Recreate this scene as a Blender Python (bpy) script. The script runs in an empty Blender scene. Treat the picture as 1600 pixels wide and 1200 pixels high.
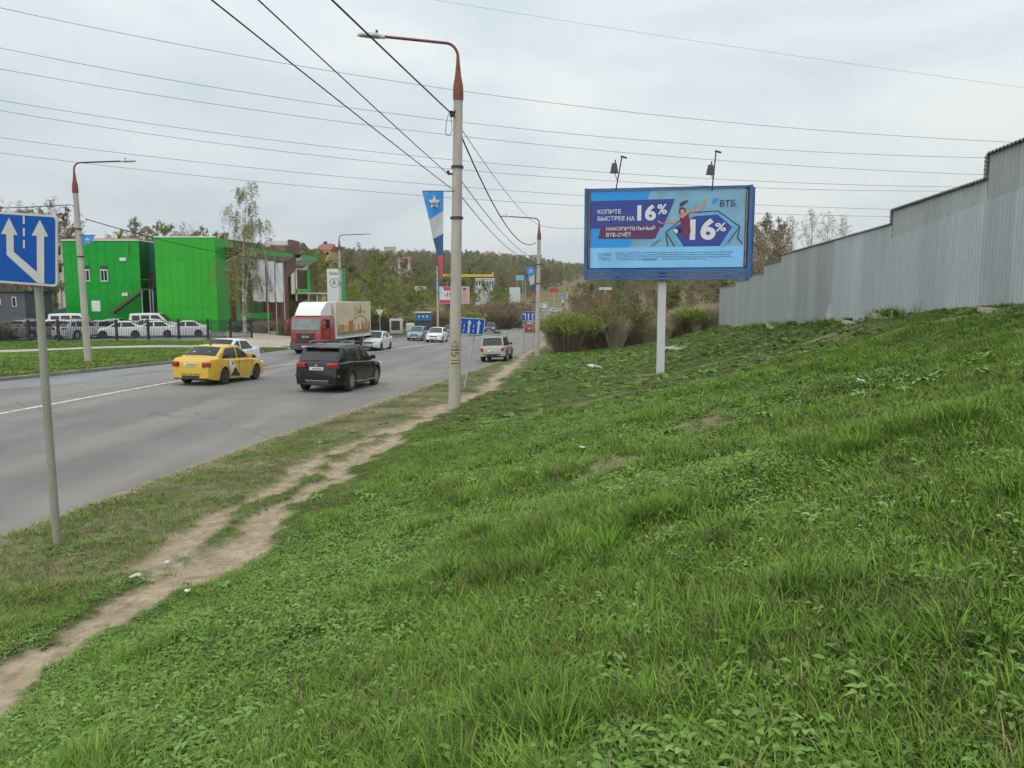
import bpy, bmesh, math, random
import numpy as np
from mathutils import Vector, Matrix, Euler
R=math.radians
SC=bpy.context.scene
COL=SC.collection
random.seed(7); RNG=np.random.default_rng(11)
# ---------------------------------------------------------------- camera, sky, sun, exposure
F=1200.0; PITCH=math.atan(135/1200); cp,sp=math.cos(PITCH),math.sin(PITCH)
cam=bpy.data.cameras.new('camera'); cam.sensor_width=36; cam.lens=F/1600*36; cam.clip_start=.05; cam.clip_end=6000
camo=bpy.data.objects.new('camera',cam); COL.objects.link(camo); camo.location=(0,0,0); camo.rotation_euler=(R(90)-PITCH,0,0)
SC.camera=camo
SC.view_settings.view_transform='Standard'; SC.view_settings.look='None'; SC.view_settings.exposure=0.48; SC.view_settings.gamma=1
SC.view_settings.use_curve_mapping=False
SC.cycles.use_denoising=True; SC.cycles.max_bounces=4; SC.cycles.diffuse_bounces=2; SC.cycles.glossy_bounces=2; SC.cycles.transmission_bounces=2; SC.cycles.use_adaptive_sampling=True; SC.cycles.adaptive_threshold=.04; SC.cycles.caustics_reflective=False; SC.cycles.caustics_refractive=False; SC.cycles.transparent_max_bounces=8
SUN_EL,SUN_AZ=R(58),R(200)
wd=bpy.data.worlds.new('World'); SC.world=wd; wd.use_nodes=True
def sky_nodes():
    nt=wd.node_tree; N=nt.nodes; L=nt.links; bg=N['Background']
    st=N.new('ShaderNodeTexSky'); st.sky_type='NISHITA'; st.sun_disc=False; st.sun_elevation=SUN_EL; st.sun_rotation=SUN_AZ; st.air_density=1.5; st.dust_density=4
    sc=N.new('ShaderNodeVectorMath'); sc.operation='SCALE'; sc.inputs['Scale'].default_value=.07; L.new(st.outputs[0],sc.inputs[0])
    tc=N.new('ShaderNodeTexCoord'); mp=N.new('ShaderNodeMapping'); mp.inputs['Scale'].default_value=(1.3,.9,4.2); mp.inputs['Rotation'].default_value=(0,.16,.4)
    L.new(tc.outputs['Generated'],mp.inputs['Vector'])
    n=N.new('ShaderNodeTexNoise'); n.inputs['Scale'].default_value=1.5; n.inputs['Detail'].default_value=6; n.inputs['Roughness'].default_value=.52; n.inputs['Distortion'].default_value=.35
    L.new(mp.outputs[0],n.inputs['Vector'])
    cr=N.new('ShaderNodeValToRGB'); e=cr.color_ramp.elements
    e[0].position=.34; e[0].color=(.365,.425,.48,1); e[1].position=.66; e[1].color=(.545,.575,.572,1)
    L.new(n.outputs['Fac'],cr.inputs[0])
    # overcast sky: luminance climbs gently towards the zenith
    sx=N.new('ShaderNodeSeparateXYZ'); L.new(tc.outputs['Generated'],sx.inputs[0])
    mr=N.new('ShaderNodeMapRange'); mr.inputs[1].default_value=0; mr.inputs[2].default_value=1; mr.inputs[3].default_value=1.0; mr.inputs[4].default_value=1.8; L.new(sx.outputs['Z'],mr.inputs[0])
    ml=N.new('ShaderNodeVectorMath'); ml.operation='SCALE'; L.new(cr.outputs[0],ml.inputs[0]); L.new(mr.outputs[0],ml.inputs['Scale'])
    mx=N.new('ShaderNodeMixRGB'); mx.inputs[0].default_value=.9; L.new(sc.outputs[0],mx.inputs[1]); L.new(ml.outputs[0],mx.inputs[2])
    L.new(mx.outputs[0],bg.inputs['Color']); bg.inputs['Strength'].default_value=1.0
sky_nodes()
sl=bpy.data.lights.new('sun','SUN'); sl.energy=1.5; sl.angle=R(110); sl.color=(1,.96,.9)
so=bpy.data.objects.new('sun',sl); COL.objects.link(so)
_sd=Vector((math.sin(SUN_AZ)*math.cos(SUN_EL),math.cos(SUN_AZ)*math.cos(SUN_EL),math.sin(SUN_EL)))
so.rotation_euler=_sd.to_track_quat('Z','Y').to_euler(); so.location=(0,-10,60)

# ---------------------------------------------------------------- helpers
def pix(x,y,D):
    u=(x-800)/F; v=(600-y)/F; k=D/(cp+v*sp)
    return Vector((u*k,D,(-sp+v*cp)*k))
def tag(o,label=None,cat=None,group=None,kind=None):
    if label: o['label']=label
    if cat: o['category']=cat
    if group: o['group']=group
    if kind: o['kind']=kind
    return o
def empty(name,loc=(0,0,0),rz=0,label=None,cat=None,group=None):
    o=bpy.data.objects.new(name,None); COL.objects.link(o); o.location=loc; o.rotation_euler=(0,0,rz); o.empty_display_size=.2
    return tag(o,label,cat,group)
def link(name,me,parent=None,loc=None,rot=None,color=None):
    o=bpy.data.objects.new(name,me); COL.objects.link(o)
    if parent: o.parent=parent
    if loc is not None: o.location=loc
    if rot is not None: o.rotation_euler=rot
    if color: o.color=(*color,1)
    return o
def copy_tree(o,parent=None):
    c=o.copy(); COL.objects.link(c); c.parent=parent
    for ch in o.children: copy_tree(ch,c)
    return c
def set_color(o,color):
    o.color=(*color,1)
    for c in o.children: set_color(c,color)
def np_mesh(name,v,f,mat=None,smooth=False):
    v=np.asarray(v,np.float32); f=np.asarray(f,np.int32); k=f.shape[1]
    me=bpy.data.meshes.new(name); me.vertices.add(len(v)); me.vertices.foreach_set('co',v.ravel())
    me.loops.add(f.size); me.loops.foreach_set('vertex_index',f.ravel())
    me.polygons.add(len(f)); me.polygons.foreach_set('loop_start',np.arange(0,f.size,k,dtype=np.int32))
    if smooth: me.polygons.foreach_set('use_smooth',np.ones(len(f),bool))
    me.update(); me.validate()
    if mat: me.materials.append(mat)
    return me
class MB:
    def __init__(s): s.v=[]; s.f=[]; s.m=[]
    def add(s,vs,fs,mi=0):
        b=len(s.v); s.v+= [tuple(p) for p in vs]; s.f+=[tuple(b+i for i in f) for f in fs]; s.m+=[mi]*len(fs); return s
    def box(s,c,d,rot=None,mi=0,taper=1):
        x,y,z=d[0]/2,d[1]/2,d[2]/2
        vs=[Vector((sx*x*(taper if sz>0 else 1),sy*y*(taper if sz>0 else 1),sz*z)) for sz in(-1,1) for sy in(-1,1) for sx in(-1,1)]
        if rot is not None:
            M=Euler(rot).to_matrix(); vs=[M@p for p in vs]
        c=Vector(c); return s.add([p+c for p in vs],[(0,2,3,1),(4,5,7,6),(0,1,5,4),(2,6,7,3),(0,4,6,2),(1,3,7,5)],mi)
    def rbox(s,c,d,b=.03,rot=None,mi=0):
        # chamfered box
        x,y,z=d[0]/2,d[1]/2,d[2]/2; b=min(b,x*.9,y*.9,z*.9)
        bm=bmesh.new(); bmesh.ops.create_cube(bm,size=1,matrix=Matrix.Diagonal((d[0],d[1],d[2],1)))
        bmesh.ops.bevel(bm,geom=bm.edges[:],offset=b,segments=2,affect='EDGES',profile=.6)
        M=Euler(rot).to_matrix() if rot is not None else Matrix.Identity(3); c=Vector(c)
        bm.verts.index_update(); vs=[M@v.co+c for v in bm.verts]; fs=[[v.index for v in f.verts] for f in bm.faces]; bm.free()
        return s.add(vs,fs,mi)
    def tube(s,path,r,n=6,mi=0,caps=True):
        path=[Vector(p) for p in path]; rs=r if hasattr(r,'__len__') else [r]*len(path); vs=[]; fs=[]; prev=None
        for i,p in enumerate(path):
            t=(path[min(i+1,len(path)-1)]-path[max(i-1,0)]).normalized()
            if prev is None:
                a=Vector((0,0,1)) if abs(t.z)<.9 else Vector((1,0,0)); u=t.cross(a).normalized()
            else: u=(prev-t*prev.dot(t)).normalized()
            prev=u; w=t.cross(u)
            for k in range(n):
                an=2*math.pi*k/n; vs.append(p+(u*math.cos(an)+w*math.sin(an))*rs[i])
        for i in range(len(path)-1):
            for k in range(n): fs.append((i*n+k,i*n+(k+1)%n,(i+1)*n+(k+1)%n,(i+1)*n+k))
        if caps: fs.append(tuple(range(n))[::-1]); fs.append(tuple((len(path)-1)*n+k for k in range(n)))
        return s.add(vs,fs,mi)
    def lathe(s,prof,n=16,axis='z',c=(0,0,0),mi=0):
        vs=[];fs=[]; c=Vector(c)
        for r,h in prof:
            for k in range(n):
                a=2*math.pi*k/n; x,y=r*math.cos(a),r*math.sin(a)
                vs.append(c+(Vector((x,y,h)) if axis=='z' else Vector((x,h,y)) if axis=='y' else Vector((h,x,y))))
        for i in range(len(prof)-1):
            for k in range(n): fs.append((i*n+k,i*n+(k+1)%n,(i+1)*n+(k+1)%n,(i+1)*n+k))
        return s.add(vs,fs,mi)
    def poly(s,pts,mi=0): return s.add(pts,[tuple(range(len(pts)))],mi)
    def prism(s,pts,off,mi=0):
        n=len(pts); off=Vector(off); a=[Vector(p) for p in pts]
        return s.add(a+[p+off for p in a],[tuple(range(n))[::-1],tuple(range(n,2*n))]+[(i,(i+1)%n,n+(i+1)%n,n+i) for i in range(n)],mi)
    def mesh(s,name,mats,smooth=None):
        me=bpy.data.meshes.new(name); me.from_pydata(s.v,[],s.f); 
        for m in (mats if isinstance(mats,(list,tuple)) else [mats]): me.materials.append(m)
        me.polygons.foreach_set('material_index',s.m)
        bm=bmesh.new(); bm.from_mesh(me); bmesh.ops.recalc_face_normals(bm,faces=bm.faces[:]); bm.to_mesh(me); bm.free()
        if smooth is not None:
            me.polygons.foreach_set('use_smooth',[True]*len(me.polygons)); me.set_sharp_from_angle(angle=R(smooth))
        me.update(); return me
    def build(s,name,mats,parent=None,smooth=None,loc=None,rot=None,color=None):
        return link(name,s.mesh(name,mats,smooth),parent,loc,rot,color)
# ---------------------------------------------------------------- materials (all procedural)
MATS={}
def M(name,color=(.5,.5,.5),rough=.6,metal=0,spec=.5,var=.12,scale=6,bump=0,bscale=40,coat=0,objcol=False,dirt=0,dirtcol=(.2,.16,.11),coord='Object',emit=0,trans=0,stretch=None):
    if name in MATS: return MATS[name]
    m=bpy.data.materials.new(name); m.use_nodes=True; nt=m.node_tree; N=nt.nodes; L=nt.links; b=N['Principled BSDF']
    b.inputs['Roughness'].default_value=rough; b.inputs['Metallic'].default_value=metal; b.inputs['Specular IOR Level'].default_value=spec; b.inputs['Coat Weight'].default_value=coat
    tc=N.new('ShaderNodeTexCoord'); src=tc.outputs[coord]
    if stretch:
        mp=N.new('ShaderNodeMapping'); mp.inputs['Scale'].default_value=stretch; L.new(src,mp.inputs[0]); src=mp.outputs[0]
    n=N.new('ShaderNodeTexNoise'); n.inputs['Scale'].default_value=scale; n.inputs['Detail'].default_value=6; n.inputs['Roughness'].default_value=.6; L.new(src,n.inputs['Vector'])
    if objcol:
        oi=N.new('ShaderNodeObjectInfo'); base=oi.outputs['Color']
    else:
        rg=N.new('ShaderNodeRGB'); rg.outputs[0].default_value=(*color,1); base=rg.outputs[0]
    mr=N.new('ShaderNodeMapRange'); mr.inputs[1].default_value=.3; mr.inputs[2].default_value=.7; mr.inputs[3].default_value=1-var; mr.inputs[4].default_value=1+var; L.new(n.outputs['Fac'],mr.inputs[0])
    sc=N.new('ShaderNodeVectorMath'); sc.operation='SCALE'; L.new(base,sc.inputs[0]); L.new(mr.outputs[0],sc.inputs['Scale']); out=sc.outputs[0]
    if dirt:
        n2=N.new('ShaderNodeTexNoise'); n2.inputs['Scale'].default_value=scale*.35; n2.inputs['Detail'].default_value=8; L.new(src,n2.inputs['Vector'])
        r2=N.new('ShaderNodeMapRange'); r2.inputs[1].default_value=.42; r2.inputs[2].default_value=.7; r2.inputs[3].default_value=0; r2.inputs[4].default_value=dirt; L.new(n2.outputs['Fac'],r2.inputs[0])
        mx=N.new('ShaderNodeMixRGB'); L.new(r2.outputs[0],mx.inputs[0]); L.new(out,mx.inputs[1]); mx.inputs[2].default_value=(*dirtcol,1); out=mx.outputs[0]
    L.new(out,b.inputs['Base Color'])
    if bump:
        n3=N.new('ShaderNodeTexNoise'); n3.inputs['Scale'].default_value=bscale; n3.inputs['Detail'].default_value=5; L.new(src,n3.inputs['Vector'])
        bp=N.new('ShaderNodeBump'); bp.inputs['Strength'].default_value=bump; bp.inputs['Distance'].default_value=.02; L.new(n3.outputs['Fac'],bp.inputs['Height']); L.new(bp.outputs[0],b.inputs['Normal'])
    if emit:
        L.new(out,b.inputs['Emission Color']); b.inputs['Emission Strength'].default_value=emit
    if trans: b.inputs['Transmission Weight'].default_value=trans
    MATS[name]=m; return m
CONC=M('concrete',(.40,.375,.33),.9,var=.18,scale=3,bump=.4,bscale=25,dirt=.5,dirtcol=(.24,.21,.17),stretch=(1,1,.25))
REDPAINT=M('faded_red_paint',(.19,.060,.038),.8,var=.25,scale=9,dirt=.5,dirtcol=(.15,.08,.05))
ARMRED=M('dark_red_arm',(.16,.045,.05),.5,var=.2)
GALV=M('galvanised',(.42,.43,.42),.5,.4,var=.15,scale=4)
POSTGREY=M('grey_post_paint',(.27,.265,.22),.55,var=.15,scale=3,dirt=.35,dirtcol=(.17,.15,.12),stretch=(1,1,.3))
BLACK=M('black_rubber',(.018,.018,.018),.7,var=.2)
DARK=M('dark_steel',(.035,.035,.035),.5,var=.2)
TYRE=M('tyre',(.022,.022,.022),.85,var=.3,scale=12,dirt=.5,dirtcol=(.09,.08,.07))
PAINT=M('car_paint',objcol=True,rough=.24,spec=.3,coat=.12,var=.03,scale=2,dirt=.04,dirtcol=(.22,.2,.17))
PLASTIC=M('black_plastic',(.025,.025,.026),.55,var=.15,dirt=.3,dirtcol=(.1,.09,.08))
GLASS=M('car_glass',(.014,.017,.018),.06,spec=.42,var=.1)
GLASSL=M('car_glass_pale',(.10,.14,.14),.05,spec=.9,var=.3,scale=1.5)
CHROME=M('chrome',(.6,.6,.6),.2,1,var=.05)
RIM=M('alloy_rim',(.38,.38,.39),.35,.7,var=.12)
RIMD=M('dark_rim',(.05,.05,.052),.5,.3,var=.2)
LRED=M('red_lens',(.30,.012,.012),.12,var=.15,coat=.5)
LAMP=M('clear_lens',(.62,.64,.64),.08,var=.2,scale=14,coat=.6)
AMBER=M('amber_lens',(.6,.2,.03),.15)
PLATE=M('plate_white',(.62,.62,.6),.5,var=.1,scale=9)
PLBLK=M('plate_ink',(.05,.05,.05),.6)
WHITE=M('white_paint',(.72,.72,.70),.5,var=.06,dirt=.25,dirtcol=(.4,.37,.32))
SIGNBLUE=M('sign_blue',(.002,.075,.33),.6,spec=.2,var=.1,scale=2)
SIGNWHITE=M('sign_white',(.47,.47,.45),.45,var=.06)
BARK=M('bark',(.10,.075,.055),.95,var=.4,scale=9,bump=.6,bscale=20)
def flat(name,c,rough=.6,**k): return M(name,c,rough,var=k.pop('var',.06),**k)
TXT={}
def text_mesh(body,mat,bold=.02,sx=1,shear=0):
    k=(body,mat.name,bold,sx,shear)
    if k in TXT: return TXT[k]
    c=bpy.data.curves.new('lettering','FONT'); c.body=body; c.size=1; c.offset=bold; c.shear=shear; c.resolution_u=3
    o=bpy.data.objects.new('lettering',c); me=bpy.data.meshes.new_from_object(o); bpy.data.objects.remove(o); bpy.data.curves.remove(c)
    n=len(me.vertices); a=np.empty(n*3,np.float32); me.vertices.foreach_get('co',a); a=a.reshape(-1,3)
    lo,hi=a.min(0),a.max(0); a-=lo; a/=np.array([max(hi[0]-lo[0],1e-6),max(hi[1]-lo[1],1e-6),1]); a[:,2]=0
    me.vertices.foreach_set('co',a.ravel()); me.materials.clear(); me.materials.append(mat); me.update()
    TXT[k]=me; return me
def text_on(parent,body,mat,x,y,w,h,depth,bold=.02,axes=None,shear=0,name='lettering'):
    """lettering fitted to a w x h box at (x,y) of the parent's print plane; axes=(origin,right,up,normal) in parent space"""
    me=text_mesh(body,mat,bold,shear=shear); o=link(name,me,parent); og,r,u,n=[Vector(a) for a in axes]
    p=og+r*x+u*y+n*depth
    Mx=Matrix(((r.x*w,u.x*h,n.x,p.x),(r.y*w,u.y*h,n.y,p.y),(r.z*w,u.z*h,n.z,p.z),(0,0,0,1)))
    o.matrix_local=Mx; return o
def shape_on(parent,pts,mat,depth,axes,name='print'):
    og,r,u,n=[Vector(a) for a in axes]; mb=MB(); mb.poly([og+r*a+u*b+n*depth for a,b in pts]); 
    return mb.build(name,mat,parent)
# ---------------------------------------------------------------- terrain
def itp(x,tab):
    t=np.asarray(tab,float); xs,ys=t[:,0],t[:,1]; x=np.asarray(x,float); m=np.gradient(ys,xs)
    i=np.clip(np.searchsorted(xs,x)-1,0,len(xs)-2); h=xs[i+1]-xs[i]; q=np.clip((x-xs[i])/h,0,1)
    return (1+2*q)*(1-q)**2*ys[i]+q*(1-q)**2*h*m[i]+q*q*(3-2*q)*ys[i+1]+q*q*(q-1)*h*m[i+1]
XR=[(-60,-17.0),(0,-8.0),(30,-3.5),(45,-1.35),(60,.55),(80,2.8),(110,5.2),(140,6.9),(170,8.2),(220,11.2),(300,18.2),(400,30),(600,60),(1400,200)]
ZR=[(-60,-2.6),(-20,-2.85),(0,-3.0),(10,-3.08),(20,-3.22),(30,-3.5),(50,-4.1),(65,-4.45),(82,-4.85),(110,-5.6),(140,-6.3),(180,-6.9),(230,-7.0),(300,-5.4),(400,-1),(500,3.5),(700,13),(900,25),(1000,28),(1400,20)]
CL=[(-60,-7.8),(0,-8.0),(20,-8.4),(30,-9.7),(42,-10.5),(58,-10.6),(77,-10.0),(120,-8.4),(180,-6.6),(1400,-6.6)]
WT=[(-60,16.2),(42,16.2),(53,17.2),(70,17.8),(100,17.2),(140,16),(220,14),(1400,14)]
def xr(Y): return itp(Y,XR)
def zr(Y): return itp(Y,ZR)
def wl(Y): return itp(Y,WT)
RT=np.array([-20,0,14,28,45,61,90,140,250,1400.]); RS=np.array([0,2,3.9,5.8,8,9.8,12.3,15.2,21,60,200.])
RV=np.array([
 [.05,.15,.3,.75,1.3,1.75,2.5,3.25,3.3,3.3,3.3],
 [.05,.15,.3,.75,1.35,1.8,2.5,3.3,3.4,3.4,3.4],
 [.05,.13,.25,.55,1.05,1.45,2.1,3.02,3.1,3.1,3.1],
 [.05,.12,.2,.3,.5,.75,1.45,2.5,2.6,2.8,3],
 [.05,.1,.15,.25,.4,.6,1.2,2.2,2.5,2.8,3],
 [.05,.1,.15,.2,.35,.6,1.1,1.95,2.3,3,3.5],
 [.05,.1,.2,.3,.5,.7,1.0,1.5,2,3.2,5],
 [.05,.1,.2,.3,.5,.7,1.0,1.4,2,4,8],
 [.05,.1,.2,.3,.5,.7,1.0,1.3,2,5,12],
 [.05,.1,.2,.3,.5,.7,1.0,1.3,2,5,14]])
def rise(s,t):
    s=np.clip(s,0,200); t=np.clip(t,-20,1400)
    i=np.clip(np.searchsorted(RT,t)-1,0,len(RT)-2); j=np.clip(np.searchsorted(RS,s)-1,0,len(RS)-2)
    a=np.clip((t-RT[i])/(RT[i+1]-RT[i]),0,1); b=np.clip((s-RS[j])/(RS[j+1]-RS[j]),0,1); a=a*a*(3-2*a)*.5+a*.5
    return (RV[i,j]*(1-a)+RV[i+1,j]*a)*(1-b)+(RV[i,j+1]*(1-a)+RV[i+1,j+1]*a)*b
def sm(x,a,b):
    q=np.clip((x-a)/(b-a),0,1); return q*q*(3-2*q)
def vnoise(x,y,seed=0):
    x=np.asarray(x,float); y=np.asarray(y,float); ix=np.floor(x).astype(np.int64); iy=np.floor(y).astype(np.int64); fx=x-ix; fy=y-iy
    def h(a,b):
        n=(a*374761393+b*668265263+seed*974711)&0x7fffffff; n=((n^(n>>13))*1274126177)&0x7fffffff; return ((n^(n>>16))&0xffff)/65535.
    fx=fx*fx*(3-2*fx); fy=fy*fy*(3-2*fy)
    return (h(ix,iy)*(1-fx)+h(ix+1,iy)*fx)*(1-fy)+(h(ix,iy+1)*(1-fx)+h(ix+1,iy+1)*fx)*fy
def fbm(x,y,seed=0,o=4):
    r=0;a=.5
    for k in range(o): r=r+a*vnoise(x*2**k,y*2**k,seed+k*17); a*=.5
    return r/(1-.5**o)
# footpath worn along the verge: centre s and half width
PATHC=[(-20,3.6),(5,3.45),(8,3.5),(10.5,3.35),(14,3.1),(18.5,2.75),(22,2.8),(26,3.0),(32,2.5),(44,1.55),(53,.95),(70,.7),(120,.7)]
def path_mask(s,Y,X):
    c=itp(Y,PATHC)+.12*np.sin(Y*1.7)+.25*(fbm(Y*.35,Y*0,3)-.5); w=.28+.09*np.sin(Y*.9+1)+.10*sm(Y,15,24)
    e=(fbm(X*2.6,Y*2.6,5)-.5)*.7
    m=1-sm(np.abs(s-c)+e,w*.55,w*1.25)
    # second thread that splits off and rejoins
    c2=c-.78*sm(Y,6.8,8.5)*(1-sm(Y,15,19)); m2=(1-sm(np.abs(s-c2)+e,.10,.36))*.95
    c3=c-1.15; m3=(1-sm(np.abs(s-c3)+e*1.4,.12,.5))*.7*(1-sm(Y,5.5,7.5))
    return np.clip(np.maximum(np.maximum(m,m2),m3),0,1)
def H(X,Y,micro=True):
    X=np.asarray(X,float);Y=np.asarray(Y,float); s=X-xr(Y); z0=zr(Y); W=wl(Y)
    zright=z0+rise(s,Y)-sm(s,40,260)*sm(Y,230,600)*np.clip(z0+6,0,60)*.75
    zroad=z0-.07+.35*np.clip(-s/W,0,1)
    q=np.clip(-s-W,0,None)
    fl=z0+.35+.13+.035*np.clip(q,0,16)
    k=sm(q,4,16)*(1-sm(Y,105,150))*sm(Y,30,50)
    zl=fl*(1-k)-3.55*k
    zl=zl+sm(q,22,140)*sm(Y,104,190)*15*(1-sm(Y,260,420)*.7)+sm(q,60,160)*sm(Y,60,130)*4+sm(q,20,90)*sm(Y,250,480)*6
    if micro:
        g=sm(s,3.8,6)*(1-sm(Y,60,90))
        zright=zright+g*((fbm(X*.9,Y*.9,1)-.5)*.13+(fbm(X*.3,Y*.3,2)-.5)*.10)+(1-g)*sm(s,.1,.8)*(fbm(X*1.6,Y*1.6,9)-.5)*.10
        zright=zright-.07*path_mask(s,Y,X)*(Y<60)
    return np.where(s>=0,zright,np.where(s>-W,zroad,zl))
def Hz(x,y): return float(H(np.array([x]),np.array([y]))[0])
def ground_pt(x,y,lo=1.5,hi=600):
    Ds=np.geomspace(lo,hi,2500); u=(x-800)/F; v=(600-y)/F; k=Ds/(cp+v*sp); X=u*k; Z=(-sp+v*cp)*k
    b=np.argmax(Z<H(X,Ds,False)); return Vector((X[b],Ds[b],Z[b]))
def grow(a,b,d0,g):
    out=[a]; d=d0
    while out[-1]<b: out.append(min(b,out[-1]+d)); d*=g
    return out
def road_bumps(): pass
ts=np.array(sorted(set([-25,-18,-12,-8,-5,-3,-1.5]+grow(0,24,.14,1.0)+grow(24,70,.3,1.012)+grow(70,1400,1.0,1.04))))
sp_=grow(0,9,.13,1.0)+grow(9.13,18,.22,1.02)[0:]+grow(19,900,1.5,1.12)
sl_=[-x for x in grow(.05,15.9,2.0,1.0)]+[-(16.9+x) for x in grow(0,1000,.8,1.07)]+[-16.6]
ss=np.array(sorted(set([round(x,4) for x in sp_+sl_])))
TT,SS=np.meshgrid(ts,ss,indexing='ij')
# stations follow the road's own left edge so the kerb line is clean
KW=wl(TT)/16.2
XX=xr(TT)+np.where(SS<0,np.where(SS>-16.2,SS*KW,SS+16.2-wl(TT)),SS)
ZZ=H(XX,TT)
nT,nS=TT.shape
idx=np.arange(nT*nS).reshape(nT,nS)
faces=np.stack([idx[:-1,:-1],idx[1:,:-1],idx[1:,1:],idx[:-1,1:]],-1).reshape(-1,4)[:,::-1]
def ground_mat():
    m=bpy.data.materials.new('ground'); m.use_nodes=True; nt=m.node_tree; N=nt.nodes; L=nt.links; b=N['Principled BSDF']; b.inputs['Roughness'].default_value=.95; b.inputs['Specular IOR Level'].default_value=.15
    tc=N.new('ShaderNodeTexCoord'); P=tc.outputs['Object']
    def noise(s,d=6):
        n=N.new('ShaderNodeTexNoise'); n.inputs['Scale'].default_value=s; n.inputs['Detail'].default_value=d; n.inputs['Roughness'].default_value=.65; L.new(P,n.inputs['Vector']); return n.outputs['Fac']
    def ramp(f,*st):
        r=N.new('ShaderNodeValToRGB'); e=r.color_ramp.elements
        while len(e)<len(st): e.new(.5)
        for k,(p,c) in enumerate(st): e[k].position=p; e[k].color=(*c,1)
        L.new(f,r.inputs[0]); return r.outputs[0]
    def mix(f,a,c):
        x=N.new('ShaderNodeMixRGB'); L.new(f,x.inputs[0]); L.new(a,x.inputs[1]); L.new(c,x.inputs[2]); return x.outputs[0]
    def attr(n):
        a=N.new('ShaderNodeAttribute'); a.attribute_name=n; return a.outputs['Fac']
    grass=ramp(noise(1.3,8),(.25,(.065,.05,.026)),(.5,(.06,.075,.02)),(.75,(.065,.115,.02)))
    soil=ramp(noise(5,8),(.28,(.18,.138,.092)),(.5,(.30,.24,.165)),(.74,(.44,.37,.27)))
    straw=ramp(noise(7,8),(.3,(.10,.08,.045)),(.5,(.22,.185,.115)),(.7,(.38,.33,.235)))
    brown=ramp(noise(.12,8),(.3,(.10,.085,.04)),(.55,(.19,.155,.07)),(.75,(.11,.12,.04)))
    c=mix(attr('brown'),grass,brown); c=mix(attr('straw'),c,straw); c=mix(attr('dirt'),c,soil)
    L.new(c,b.inputs['Base Color'])
    bp=N.new('ShaderNodeBump'); bp.inputs['Strength'].default_value=.55; bp.inputs['Distance'].default_value=.04; L.new(noise(22,8),bp.inputs['Height']); L.new(bp.outputs[0],b.inputs['Normal'])
    return m
gme=np_mesh('ground',np.stack([XX,TT,ZZ],-1).reshape(-1,3),faces,ground_mat(),True)
def vattr(me,name,a):
    at=me.attributes.new(name,'FLOAT','POINT'); at.data.foreach_set('value',np.asarray(a,np.float32).ravel())
dirt=np.where(SS>0,path_mask(XX-xr(TT),TT,XX)*(TT<130),0)
patch=sm(fbm(XX*.8,TT*.8,21),.60,.74)*.45*sm(SS,4.5,6)*(TT<60)
straw=np.where((SS>=0)&(TT<130),(1-sm(SS,1.9,3.6))*np.clip(.15+1.3*(fbm(XX*1.3,TT*1.3,8)-.38),0,1),0)
edge=np.where((SS>=0),1-sm(SS,.05,.45),0)
vattr(gme,'dirt',np.clip(dirt+patch+.8*edge,0,1)); vattr(gme,'straw',straw)
brown=np.where(SS<-16.2,sm(-SS,38,60)*sm(TT,70,95)*(1-sm(TT,280,420)),0)+np.where((SS>14)&(TT>62),.8,0)+sm(TT,62,80)*(SS>0)*.8+sm(TT,105,150)*.75
vattr(gme,'brown',np.clip(brown*(.6+.8*fbm(XX*.05,TT*.05,4)),0,1))
ground=link('ground',gme); tag(ground,'grassy sloping ground with worn soil',None,kind='structure')
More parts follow.
